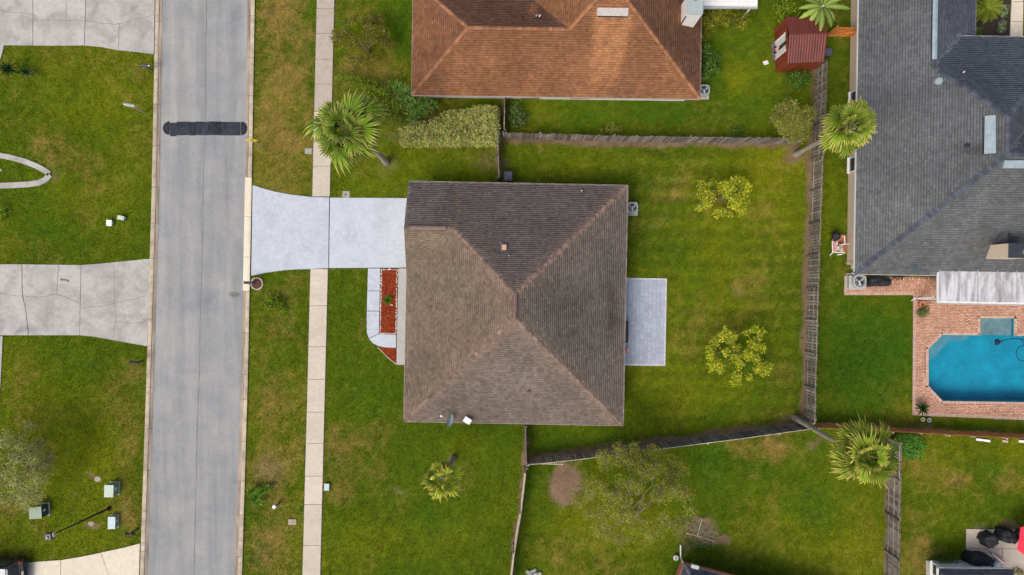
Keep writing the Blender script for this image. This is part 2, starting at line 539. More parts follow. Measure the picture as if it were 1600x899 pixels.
BLOBS = [
    (440, 140, 62, 170, 'd', .55), (425, 720, 46, 210, 'd', .42), (1120, 400, 140, 160, 'y', .4),
              # photo pixel, radii, kind, strength (kinds: d dry straw, b bare earth, l lush, y yellow-green)
    (445, 40, 48, 70, 'd', .85), (450, 125, 44, 60, 'd', .8), (420, 170, 36, 70, 'd', .65), (455, 220, 40, 45, 'd', .65), (440, 270, 45, 25, 'd', .45),
    (455, 165, 28, 22, 'y', .6), (565, 15, 40, 30, 'd', .5), (540, 110, 22, 22, 'd', .6), (600, 90, 40, 40, 'd', .3), (560, 60, 45, 45, 'y', .5), (580, 110, 45, 30, 'd', .45),
    (628, 60, 14, 70, 'l', .6), (700, 255, 70, 22, 'l', .3), (760, 258, 18, 14, 'b', .55), (560, 270, 35, 18, 'd', .35), (607, 258, 22, 14, 'b', .45),
    (620, 210, 16, 14, 'b', .6), (783, 250, 10, 30, 'b', .6), (650, 190, 30, 14, 'b', .4), (610, 160, 60, 40, 'b', .5),
    (430, 460, 35, 25, 'd', .35), (440, 520, 40, 40, 'd', .3), (455, 560, 20, 30, 'y', .3), (420, 660, 22, 90, 'd', .5), (418, 735, 24, 28, 'b', .55),
    (425, 790, 24, 22, 'd', .6), (420, 850, 34, 45, 'd', .6), (412, 870, 22, 30, 'b', .35), (465, 700, 14, 120, 'y', .4), (440, 610, 40, 40, 'd', .25),
    (540, 690, 20, 22, 'd', .45), (575, 685, 25, 12, 'd', .3), (620, 762, 12, 6, 'b', .6), (530, 760, 18, 40, 'd', .3), (600, 840, 60, 40, 'y', .5),
    (550, 520, 30, 60, 'l', .3), (560, 620, 50, 60, 'l', .35), (720, 700, 50, 30, 'y', .35), (700, 850, 70, 40, 'y', .45), (670, 810, 50, 30, 'l', .25),
    (708, 718, 12, 9, 'b', .55), (640, 820, 70, 60, 'y', .2), (740, 760, 50, 40, 'l', .2),
    (60, 130, 60, 60, 'l', .5), (150, 170, 60, 70, 'y', .35), (110, 250, 60, 35, 'd', .25), (75, 218, 30, 16, 'd', .25), (160, 300, 50, 40, 'y', .35),
    (45, 118, 16, 8, 'b', .5), (84, 272, 10, 14, 'b', .5), (60, 370, 60, 30, 'l', .55), (130, 330, 22, 16, 'd', .3), (200, 160, 28, 16, 'd', .3),
    (220, 110, 12, 8, 'd', .4), (215, 575, 16, 14, 'd', .45), (100, 560, 60, 25, 'l', .25), (200, 690, 24, 60, 'd', .45), (205, 790, 18, 40, 'd', .55),
    (30, 640, 30, 35, 'd', .4), (110, 660, 50, 60, 'l', .5), (80, 710, 18, 10, 'd', .5), (170, 700, 30, 60, 'y', .3), (60, 820, 20, 14, 'd', .5),
    (153, 748, 9, 6, 'b', .95), (143, 818, 9, 6, 'b', .95), (115, 775, 10, 6, 'b', .4), (40, 790, 60, 20, 'd', .3), (130, 840, 60, 18, 'y', .3),
    (62, 800, 22, 14, 'd', .4), (25, 590, 16, 20, 'd', .35),
    (1000, 260, 120, 20, 'y', .35), (1000, 330, 30, 40, 'd', .2), (1010, 400, 40, 40, 'l', .25), (1130, 320, 50, 30, 'd', .25), (1060, 300, 16, 16, 'd', .4),
    (1200, 260, 45, 40, 'y', .7), (1210, 360, 40, 70, 'y', .45), (1080, 480, 30, 40, 'd', .3), (1160, 440, 30, 18, 'd', .35), (1155, 455, 10, 6, 'b', .5),
    (1060, 600, 40, 60, 'y', .35), (1200, 480, 40, 50, 'y', .3), (1215, 580, 30, 40, 'd', .2), (1100, 640, 90, 18, 'l', .4), (900, 690, 70, 18, 'l', .55),
    (1080, 545, 25, 40, 'd', .25), (1140, 600, 40, 30, 'y', .35), (1050, 420, 26, 40, 'd', .15), (1130, 520, 40, 30, 'd', .18),
    (1000, 180, 200, 20, 'l', .7), (1140, 110, 50, 70, 'l', .55), (1155, 120, 20, 40, 'y', .6), (1180, 60, 30, 30, 'l', .5), (1185, 170, 40, 20, 'l', .5),
    (1310, 100, 14, 60, 'l', .5), (1318, 65, 10, 10, 'd', .4), (1310, 300, 14, 120, 'l', .8), (1360, 560, 70, 110, 'l', 1.0), (1500, 665, 120, 12, 'l', .7),
    (1420, 620, 14, 40, 'y', .4), (1370, 490, 50, 30, 'y', .25), (1225, 105, 20, 18, 'l', .4),
    (1150, 705, 40, 18, 'd', .75), (1215, 702, 34, 22, 'd', .8), (1170, 735, 20, 14, 'd', .6), (1120, 745, 18, 16, 'd', .4), (1270, 690, 14, 8, 'b', .7),
    (1240, 660, 16, 10, 'b', .85), (1250, 240, 18, 16, 'b', .9), (1245, 245, 26, 18, 'd', .6), (1205, 810, 60, 40, 'y', .3), (1190, 860, 40, 40, 'l', .5),
    (1100, 720, 30, 20, 'l', .6), (1300, 800, 70, 60, 'l', .35), (1330, 860, 50, 40, 'y', .35), (1210, 780, 14, 40, 'd', .3), (1350, 780, 30, 40, 'd', .15),
    (840, 770, 20, 60, 'l', .7), (990, 810, 100, 60, 'y', .65), (1040, 760, 40, 60, 'y', .4), (860, 860, 40, 40, 'd', .35), (900, 830, 60, 40, 'y', .4), (980, 850, 60, 40, 'y', .4), (830, 810, 14, 30, 'l', .6),
    (884, 757, 23, 34, 'b', 2.2), (1095, 828, 24, 22, 'b', 1.3), (1118, 848, 18, 8, 'b', 1.0), (1150, 840, 30, 30, 'y', .4), (1068, 852, 12, 14, 'b', .6),
    (1470, 740, 60, 40, 'y', .4), (1440, 790, 40, 60, 'd', .45), (1500, 800, 40, 40, 'y', .4), (1545, 728, 16, 13, 'l', 1.2), (1570, 745, 40, 22, 'd', .5),
    (1500, 750, 24, 14, 'd', .5), (1440, 860, 26, 40, 'd', .55), (1535, 822, 14, 6, 'b', .8), (1580, 818, 26, 8, 'b', 1.1), (1475, 870, 20, 10, 'l', .5),
    (1420, 730, 14, 40, 'd', .3), (1590, 700, 30, 14, 'y', .4), (1330, 700, 20, 12, 'l', .4), (1560, 790, 50, 20, 'l', .3), (890, 720, 24, 14, 'b', .7),
]


def lawn(x, y, pickrng=None):
    """grass colour and bareness at plan points"""
    x = np.asarray(x, float); y = np.asarray(y, float)
    wx = x + (N1(x, y, 0.9, 3) - .5) * 1.5; wy = y + (N2(x, y, 0.9, 3) - .5) * 1.5
    px = wx / S + 800; py = 449.5 - wy / S
    amt = {'d': np.zeros(x.shape), 'b': np.zeros(x.shape), 'l': np.zeros(x.shape), 'y': np.zeros(x.shape)}
    for bx, by, rx, ry, k, s in BLOBS:
        q = ((px - bx) / rx) ** 2 + ((py - by) / ry) ** 2
        g = s * np.exp(-q * 0.9) if s < 0.9 else s * np.exp(-q * q * 1.0)
        amt[k] = np.maximum(amt[k], g)
    for pts, hw in SOIL_LINES:
        d = seg_dist(wx * .35 + x * .65, wy * .35 + y * .65, pts)
        amt['b'] = np.maximum(amt['b'], 1.15 * np.exp(-(d / hw) ** 4))
    m1 = N3(x, y, 0.28, 4); m2 = N4(x, y, 1.1, 3); m3 = N1(x + 50, y, 3.2, 3); m4 = N2(x + 20, y - 40, 0.12, 3)
    m5 = N3(x - 70, y + 30, 2.0, 3)
    dry = np.clip(amt['d'] * (0.6 + 1.5 * m2) - .015 + (m1 - 0.56) * 1.2 + (m3 - .5) * .5 + (m5 - .55) * .55, 0, 1)
    yel = np.clip(amt['y'] * (0.6 + m2) + (m4 - .45) * 1.5 + (m5 - .5) * .5, 0, 1)
    lush = np.clip(amt['l'] * (.7 + .6 * m1) + (0.47 - m1) * 1.3 + (.5 - m2) * .8, 0, 1)
    bare = np.clip(amt['b'] * (.35 + 1.3 * m3) - .12, 0, 1)
    dry = dry * (1 - .75 * np.clip(amt['l'], 0, 1))
    c = np.empty(x.shape + (3,))
    base = np.array([0.088, 0.134, 0.0075]); ly = np.array([0.174, 0.202, 0.0085]); lu = np.array([0.056, 0.132, 0.0090])
    dr = np.array([0.285, 0.200, 0.055]); so = np.array([0.225, 0.155, 0.100])
    c[:] = base
    for w, t in ((lush, lu), (yel, ly)):
        c = c * (1 - w[..., None]) + t * w[..., None]
    if pickrng is not None:                                   # single blades are either green or straw
        w = (pickrng.random(x.shape) < dry * .92).astype(float)
    else:
        w = dry * .85
    c = c * (1 - w[..., None]) + dr * w[..., None]
    br = 0.70 + 0.6 * m3
    yard = ((px > 985) & (px < 1262) & (py > 225) & (py < 690))
    ang_ = y + .018 * x                                       # mowing lanes of the back lawn
    br = br * (1 + yard * .10 * np.sin(ang_ * 2 * math.pi / 1.15 + (N2(x, y, .15, 2) - .5) * 3) * (.4 + N4(x, y, .3, 2)))
    c = c * br[..., None]
    soc = so * (0.55 + .75 * m2[..., None])
    c = c * (1 - bare[..., None]) + soc * bare[..., None]
    return c, bare


# ------------------------------------------------------------------ road, kerbs
def lerp_line(knots, y):
    ys = [k[1] for k in knots]; xs = [k[0] for k in knots]
    if y < ys[0]: return xs[0] + (y - ys[0]) * (xs[1] - xs[0]) / (ys[1] - ys[0])
    if y > ys[-1]: return xs[-1] + (y - ys[-1]) * (xs[-1] - xs[-2]) / (ys[-1] - ys[-2])
    return float(np.interp(y, ys, xs))


LB = [(243, 0), (237, 300), (228.5, 599), (218.5, 899)]      # back of the left kerb
LF = [(254, 0), (249, 300), (240, 599), (230.5, 899)]        # its gutter edge
RF = [(387, 0), (382.5, 300), (376.5, 599), (366, 899)]      # gutter edge of the right kerb
RB = [(398, 0), (393, 300), (387, 599), (378, 899)]
YS = [-160, -60, 0, 100, 200, 300, 400, 500, 599, 700, 800, 899, 960, 1060]

mb = MB()
for a, b in zip(YS[:-1], YS[1:]):
    mb.poly([W(lerp_line(LF, a) - 1, a, .02), W(lerp_line(LF, b) - 1, b, .02), W(lerp_line(RF, b) + 1, b, .02), W(lerp_line(RF, a) + 1, a, .02)])
road = obj("road", mb, M['asphalt'])
tag(road, "grey asphalt street running top to bottom between concrete kerbs", "road", kind='structure')
HARD.append([W2(lerp_line(LB, y), y) for y in YS] + [W2(lerp_line(RB, y), y) for y in YS[::-1]])

SEAM = [(323.5, -60), (323, 0), (321.5, 90), (321, 190), (318.5, 250), (317, 320), (316, 400), (313, 500), (311, 599), (308, 680), (306, 770), (303, 899), (300, 980)]
mb = MB()
prev = None
for y in range(-60, 980, 12):
    x = lerp_line(SEAM, y) + random.uniform(-.35, .35); hw = random.uniform(.35, .75)
    cur = (W(x - hw, y, .024), W(x + hw, y, .024))
    if prev: mb.poly([prev[0], cur[0], cur[1], prev[1]])
    prev = cur
obj("crack", mb, M['seam'], road, label="dark seam crack along the middle of the street")


def blob_sheet(cx, cy, rx, ry, z, n=18, jit=.15):
    return [W(cx + rx * math.cos(t) * (1 + random.uniform(-jit, jit)), cy + ry * math.sin(t) * (1 + random.uniform(-jit, jit)), z) for t in [-2 * math.pi * k / n for k in range(n)]]


obj("asphalt_patch", MB().poly(blob_sheet(366, 460.5, 9, 4, .026)), M['patch'], road, label="oval dark asphalt patch by the right kerb")


def kerb(name, back, front, label, cuts, side, clean=None):
    """a low rolled kerb cast in lengths, each a part of its own"""
    root = MB()
    for a, b in zip(YS[:-1], YS[1:]):
        e = 0.8 * side
        root.poly([W(lerp_line(back, a), a, .03), W(lerp_line(back, b), b, .03), W(lerp_line(front, b), b, .03), W(lerp_line(front, a), a, .03)][::(1 if side < 0 else -1)])
    k = obj(name, root, M['joint'])
    tag(k, label, "kerb", kind='structure')
    for a, b in zip(cuts[:-1], cuts[1:]):
        ya, yb = a + .25, b - .25
        new = clean and clean[0] <= (a + b) / 2 <= clean[1]
        prof = [(0.0, .10), (.30, .115), (.52, .095), (.60, .055), (1.0, .036)]
        ga = lambda t, y: lerp_line(back, y) + (lerp_line(front, y) - lerp_line(back, y)) * t
        m1, m2 = MB(), MB()
        for i, ((t0, z0), (t1, z1)) in enumerate(zip(prof[:-1], prof[1:])):
            q = [W(ga(t0, ya), ya, z0), W(ga(t0, yb), yb, z0), W(ga(t1, yb), yb, z1), W(ga(t1, ya), ya, z1)]
            (m1 if i < 2 else m2).poly(q if side < 0 else q[::-1])
        q = [W(ga(0, ya), ya, -.05), W(ga(0, yb), yb, -.05), W(ga(0, yb), yb, .10), W(ga(0, ya), ya, .10)]
        m1.poly(q[::-1] if side < 0 else q)
        o = obj("kerb_stone", m1, M['kerb_new' if new else 'kerb'], k)
        obj("gutter_slab", m2, M['kerb_new' if new else 'gutter'], k)


kerb("kerb", LB, LF, "rolled concrete kerb along the left side of the street", [-160, -95, -30, 34, 99, 163, 228, 292, 349, 404, 450, 500, 541, 605, 670, 735, 800, 862, 925, 990, 1060], -1)
kerb("kerb", RB, RF, "rolled concrete kerb along the right side of the street, pale beside the white driveway",
     [-160, -95, -30, 25, 90, 150, 214, 277, 339, 402, 455, 520, 585, 625, 690, 752, 805, 870, 930, 990, 1060], 1, (277, 455))

# rubber speed hump
hp = W(320, 201, .02)
hump = thing("speed_hump", "black ribbed rubber speed hump with rounded ends across the street", "speed hump", hp)


def hump_prof(hw):
    return [(-hw, .0), (-hw * .97, .018), (-hw * .55, .05), (0, .06), (hw * .55, .05), (hw * .97, .018), (hw, .0)]


x0, x1 = 266, 376
nmod = 11
for i in range(nmod):
    a = x0 + (x1 - x0) * i / nmod + .25; b = x0 + (x1 - x0) * (i + 1) / nmod - .25
    dy = random.uniform(-.5, .5) + (1.2 if i == 0 else 0)
    m_ = MB()
    A, B = W(a, 201 + dy, .02), W(b, 201 + dy, .02)
    n = 5
    for k in range(n):                                   # ribs
        xa = A.x + (B.x - A.x) * k / n; xb = A.x + (B.x - A.x) * (k + .78) / n; xc = A.x + (B.x - A.x) * (k + 1) / n
        p = hump_prof(.50)
        for (u0, z0), (u1, z1) in zip(p[:-1], p[1:]):
            m_.poly([(xa, A.y + u0, .025 + z0), (xb, A.y + u0, .025 + z0), (xb, A.y + u1, .025 + z1), (xa, A.y + u1, .025 + z1)])
            m_.poly([(xb, A.y + u0, .022 + z0 * .7), (xc, A.y + u0, .022 + z0 * .7), (xc, A.y + u1, .022 + z1 * .7), (xb, A.y + u1, .022 + z1 * .7)])
    obj("rubber_module", m_, M['rubber'], hump)
for cx, sgn, dy in ((265, -1, -.4), (377, 1, 0)):
    c = W(cx, 201 + dy, .02); m_ = MB(); n = 12
    rr = [(.50, .004), (.48, .02), (.28, .05), (.0, .06)]
    for (r0, z0), (r1, z1) in zip(rr[:-1], rr[1:]):
        for k in range(n):
            t0 = math.pi / 2 + math.pi * k / n; t1 = math.pi / 2 + math.pi * (k + 1) / n
            if sgn > 0: t0, t1 = t0 - math.pi, t1 - math.pi
            P_ = lambda r, t, z: (c.x + r * math.cos(t), c.y + r * math.sin(t), .024 + z)
            m_.poly([P_(r0, t0, z0), P_(r0, t1, z0), P_(r1, t1, z1), P_(r1, t0, z1)])
    obj("end_cap", m_, M['rubber'], hump)

# ------------------------------------------------------------------ pavement (sidewalk) slabs
SL = [(495.5, 0), (488.5, 300), (481, 600), (473, 899)]
SR = [(522.5, 0), (515.5, 300), (508, 600), (500.5, 899)]
mb = MB()
for a, b in zip(YS[:-1], YS[1:]):
    mb.poly([W(lerp_line(SL, a) - 1.1, a, .016), W(lerp_line(SL, b) - 1.1, b, .016), W(lerp_line(SR, b) + 1.0, b, .016), W(lerp_line(SR, a) + 1.0, a, .016)])
pave = obj("pavement", mb, M['joint'])
tag(pave, "cream concrete pavement of square slabs running beside the verge", "pavement", kind='structure')
HARD.append([W2(lerp_line(SL, y), y) for y in YS] + [W2(lerp_line(SR, y), y) for y in YS[::-1]])
cuts = [-150, -110, -68, -26, 14, 53, 93, 132, 175, 217, 260, 307.5]
cuts2 = [420.5, 478, 542, 593, 644, 693, 744, 788, 852, 915, 960, 1010, 1060]
for cs in (cuts, cuts2):
    for a, b in zip(cs[:-1], cs[1:]):
        a_, b_ = a + .3, b - .3
        z = .06 + random.uniform(-.006, .006)
        obj("slab", MB().prism([W2(lerp_line(SL, a_), a_), W2(lerp_line(SR, a_), a_), W2(lerp_line(SR, b_), b_), W2(lerp_line(SL, b_), b_)], 0, z), M['walkold' if b < 180 else 'walk'], pave)


def flat(name, polys, mat, base_mat, label, cat, top=.06, part="slab", base_poly=None):
    """a paved area: a base sheet in the joints and each cast slab a part"""
    bp = base_poly or polys[0]
    root = obj(name, MB().prism([W2(*p) for p in bp], -.05, .012), base_mat)
    tag(root, label, cat, kind='structure')
    for p in polys:
        obj(part, MB().prism([W2(*q) for q in p], -.02, top + random.uniform(-.004, .004)), mat, root)
    HARD.append([W2(*p) for p in bp])
    return root


def crackline(parent, pts, z=.068, w=.45, mat='crack'):
    m_ = MB(); P_ = []
    for (xa, ya), (xb, yb) in zip(pts[:-1], pts[1:]):
        n = max(2, int(math.hypot(xb - xa, yb - ya) / 6))
        for k in range(n):
            P_.append((xa + (xb - xa) * k / n + random.uniform(-.8, .8), ya + (yb - ya) * k / n + random.uniform(-.8, .8)))
    P_.append(pts[-1])
    for i in range(len(P_) - 1):
        (xa, ya), (xb, yb) = P_[i], P_[i + 1]
        L = math.hypot(xb - xa, yb - ya) + 1e-6
        nx, ny = -(yb - ya) / L * w * .5, (xb - xa) / L * w * .5
        m_.poly([W(xa - nx, ya - ny, z), W(xb - nx, yb - ny, z), W(xb + nx, yb + ny, z), W(xa + nx, ya + ny, z)][::-1])
    return obj("crack", m_, M[mat], parent)


# white driveway
ap_t = [(395.2, 289.5), (410, 294.5), (430, 300), (455, 304.5), (487, 308.3), (514.6, 309)]
ap_b = [(513.2, 419.2), (486, 420.5), (460, 421.3), (440, 423), (415, 426.5), (393, 431)]
drive = flat("driveway", [ap_t + ap_b, [(516, 309.2), (636.5, 310), (636.5, 418.3), (514.4, 419)]], M['new'], M['joint'],
             "bright white concrete driveway flaring out to the street from the brown roofed house", "driveway",
             base_poly=ap_t + [(640, 310), (640, 418.3)] + ap_b)
# front walk and porch of the brown house
walk_o = [(575, 419.6), (594.6, 419.6)]
fw = [
    [(575.2, 419.8), (594.4, 419.8), (593.6, 454.4), (574.4, 454.4)],
    [(574.3, 455.2), (593.5, 455.2), (592.8, 486), (573.6, 485.6)],
    [(573.5, 486.6), (592.7, 486.8), (592, 521.5), (576.5, 528.5), (573.8, 521), (573.2, 512)],
    [(577, 529.3), (592.3, 522.2), (619.2, 523.5), (619, 543.5), (602, 543), (592, 541), (583, 536.5)],
]
front = flat("front_walk", fw, M['new'], M['joint'], "white concrete front walk curving round the red mulch bed", "walk",
             base_poly=[(575.2, 419.8), (594.4, 419.8), (592.2, 522.4), (619.2, 523.5), (619, 543.5), (602, 543), (592, 541), (583, 536.5), (576.5, 528.5), (573.2, 512)])
porch = flat("porch_slab", [[(623, 419.8), (637, 419.8), (637, 570), (619.8, 570)]], M['porch'], M['joint'],
             "narrow grey porch slab along the front of the brown roofed house", "porch", top=.14)
dr = obj("drain_cover", MB().prism([W2(535, 299), W2(546.5, 299), W2(546.5, 309), W2(535, 309)], -.02, .05), M['boxgrey'])
tag(dr, "square concrete drain cover with a dark hole beside the white driveway", "drain cover")
obj("hole", MB().lathe(W(540.5, 304, .052), [(.06, 0), (.06, .004)], 10), M['black'], dr)
HARD.append([W2(535, 299), W2(546.5, 299), W2(546.5, 309), W2(535, 309)])

# old driveways on the left side of the street
tl = [(-60, -120), (243.5, -120), (242.5, 0), (241, 85.5), (215, 82), (185, 79), (158, 74), (128, 71.5), (85, 71.5), (40, 72), (-60, 70.5)]
d1 = flat("driveway", [
    [(-60, -120), (51.8, -120), (51.8, 71.7), (-60, 70.5)], [(52.6, -120), (136.2, -120), (134.2, 13), (132, 71.6), (52.6, 71.8)],
    [(137, -120), (243.3, -120), (242.3, 0), (240.8, 85.2), (215, 82), (185, 79), (158, 74), (132.8, 71.6), (135, 13)]], M['old'], M['joint'],
    "weathered cracked grey concrete driveway in the top left corner", "driveway", base_poly=tl)
crackline(d1, [(0, 17), (25, 20), (52, 22), (56, 33), (80, 31), (105, 32), (133, 32), (143, 33), (160, 37), (186, 38), (200, 35), (220, 28), (241, 24)])
crackline(d1, [(186, 38), (185, 78)]); crackline(d1, [(103, 0), (103, 32)], w=.4)
ml = [(-60, 413), (60, 413.5), (127, 414.5), (160, 412), (235, 404.5), (230.5, 541), (190, 534), (150, 526.5), (127, 524), (60, 524), (-60, 524)]
d2 = flat("driveway", [
    [(-60, 413), (34.4, 413.3), (35, 450), (36, 465), (40, 480), (45, 524), (-60, 524)],
    [(35.4, 413.3), (127, 414.5), (124.8, 524), (46, 524), (41, 480), (37, 465), (36, 450)],
    [(127.8, 414.4), (160, 412), (235, 404.5), (230.5, 541), (190, 534), (150, 526.5), (125.6, 524)]], M['old'], M['joint'],
    "weathered cracked grey concrete driveway halfway down the left edge", "driveway", base_poly=ml)
crackline(d2, [(0, 459), (35, 463), (60, 465), (88, 460), (105, 466), (125, 474)]); crackline(d2, [(126, 482), (160, 478), (190, 472), (231, 462)])
crackline(d2, [(178, 414), (179, 470), (181, 502), (177, 529)], w=.5); crackline(d2, [(180, 502), (205, 505), (229, 503)], w=.4); crackline(d2, [(91, 415), (88, 460)], w=.4)
crackline(d2, [(95, 438), (100, 437), (108, 440)], w=3.0, mat='patch')
bl = [(-60, 890), (20, 882), (60, 877.5), (96, 875), (130, 869.5), (165, 862), (195, 855.5), (219, 849), (216, 960), (-60, 960)]
d3 = flat("driveway", [
    [(-60, 890), (20, 882), (60, 877.5), (95.6, 875), (94, 960), (-60, 960)],
    [(96.4, 875), (130, 869.5), (158, 863.5), (164, 880), (170, 899), (172, 960), (94.8, 960)],
    [(158.6, 863.3), (195, 855.5), (219, 849), (216, 960), (172.6, 960), (170.6, 899), (164.6, 880)]], M['cream'], M['joint'],
    "smooth cream concrete driveway in the bottom left corner under the parked car", "driveway", base_poly=bl)
flat("path", [[(-40, 71), (7, 71), (4.5, 82), (0, 96), (-40, 110)]], M['old'], M['joint'], "grey path corner below the top left driveway", "path")
flat("path", [[(-40, 525.5), (5, 525.5), (3.5, 560), (1.5, 600), (-2, 640), (-40, 640)]], M['old'], M['joint'], "narrow grey path running down the left edge", "path")

# curved concrete garden edging on the left lawn
edge_r = obj("garden_edging", MB().poly(blob_sheet(0, 266, 3, 2, .004)), M['old'])
tag(edge_r, "pale concrete garden edging bent in a pointed loop on the left lawn", "edging", kind='structure')
def ribbon(parent, name, pts, hw, z, mat):
    L, Rr = [], []
    for i, (x, y) in enumerate(pts):
        xa, ya = pts[max(i - 1, 0)]; xb, yb = pts[min(i + 1, len(pts) - 1)]
        l = math.hypot(xb - xa, yb - ya); nx, ny = -(yb - ya) / l * hw, (xb - xa) / l * hw
        L.append((x + nx, y + ny)); Rr.append((x - nx, y - ny))
    o = None
    for i in range(len(pts) - 1):
        q = [L[i], L[i + 1], Rr[i + 1], Rr[i]]
        o = obj(name, MB().prism([W2(*p) for p in q], -.03, z + .003 * (i % 2)), mat, parent)
        HARD.append([W2(*p) for p in q])
ribbon(edge_r, "edging_stone", [(-10, 241.5), (15, 246), (38, 252), (58, 260), (71, 267), (78, 272)], 4.2, .09, M['old'])
ribbon(edge_r, "edging_stone", [(-10, 291), (20, 290), (45, 288.5), (62, 286), (72, 281), (79, 273.5)], 4.4, .09, M['old'])

# patio behind the brown house
pt = [(976, 435.2), (1042, 435.2), (1039.5, 572), (972, 571.5)]
patio = obj("patio", MB().prism([W2(*p) for p in pt], -.05, .055), M['patiojoint'])
tag(patio, "blue grey paver patio behind the brown roofed house", "patio", kind='structure')
HARD.append([W2(*p) for p in pt])
O = W(1042, 435.2); ux = (W(1039.5, 572) - O).normalized(); uy = Vector((-ux.y, ux.x, 0)); uy = uy if uy.x < 0 else -uy
Lp = (W(1039.5, 572) - O).length; Wd = 3.15
ang = math.atan2(ux.y, ux.x)
tile_mesh = {}
def tile(l, w, mat):
    k = (round(l, 3), round(w, 3), mat)
    if k not in tile_mesh:
        tile_mesh[k] = MB().bbox((0, 0, 0), (l - .014, w - .014, .05), 0, .006).mesh("paver")
        tile_mesh[k].materials.append(M[mat])
    return tile_mesh[k]
def lay(u, v, l, w, mat='tilegrey'):
    p = O + ux * (u + l / 2) + uy * (v + w / 2)
    inst("paver", tile(l, w, mat), patio, (p.x, p.y, .043 + random.uniform(-.002, .002)), (0, 0, ang))
bw = .14
n = int(Lp // .32)
for k in range(n): lay(k * Lp / n, 0, Lp / n, bw, 'tileedge')
nv = int((Wd - bw) // .32)
for k in range(nv):
    lay(0, bw + k * .32, bw, .32, 'tileedge'); lay(Lp - bw, bw + k * .32, bw, .32, 'tileedge')
rowh = .30; rows = int((Wd - bw) / rowh); u_tot = Lp - 2 * bw
for r_ in range(rows):
    u = 0; pat = [.60, .45, .30, .60, .30, .45]
    k = r_ * 2
    u = -random.choice([.0, .15, .3])
    while u < u_tot - .02:
        l = pat[k % 6]; k += 1
        a, b = max(u, 0), min(u + l, u_tot)
        if b - a > .05: lay(bw + a, bw + r_ * rowh, round(b - a, 2), rowh)
        u += l

# ------------------------------------------------------------------ roofs
def clip_rect(poly, a0, a1, b0, b1):
    """clip a polygon (may be concave) by a rectangle"""
    def cut(ps, ins, cross):
        out = []
        for i in range(len(ps)):
            p, q = ps[i - 1], ps[i]
            if ins(q):
                if not ins(p): out.append(cross(p, q))
                out.append(q)
            elif ins(p): out.append(cross(p, q))
        return out
    def cx(v): return lambda p, q: (v, p[1] + (q[1] - p[1]) * (v - p[0]) / (q[0] - p[0]))
    def cy(v): return lambda p, q: (p[0] + (q[0] - p[0]) * (v - p[1]) / (q[1] - p[1]), v)
    for ins, cr in ((lambda p: p[0] >= a0, cx(a0)), (lambda p: p[0] <= a1, cx(a1)), (lambda p: p[1] >= b0, cy(b0)), (lambda p: p[1] <= b1, cy(b1))):
        poly = cut(poly, ins, cr)
        if len(poly) < 3: return []
    return poly


def frame_of(pts, u):
    pts = [Vector(p) for p in pts]
    n = Vector((0, 0, 0))
    for i in range(len(pts)):
        n += pts[i].cross(pts[(i + 1) % len(pts)])
    n.normalize()
    if n.z < 0: n = -n
    u = Vector(u).normalized(); u = (u - n * u.dot(n)).normalized()
    v = n.cross(u)
    if v.z < 0: u, v = -u, -v
    return pts, n, u, v


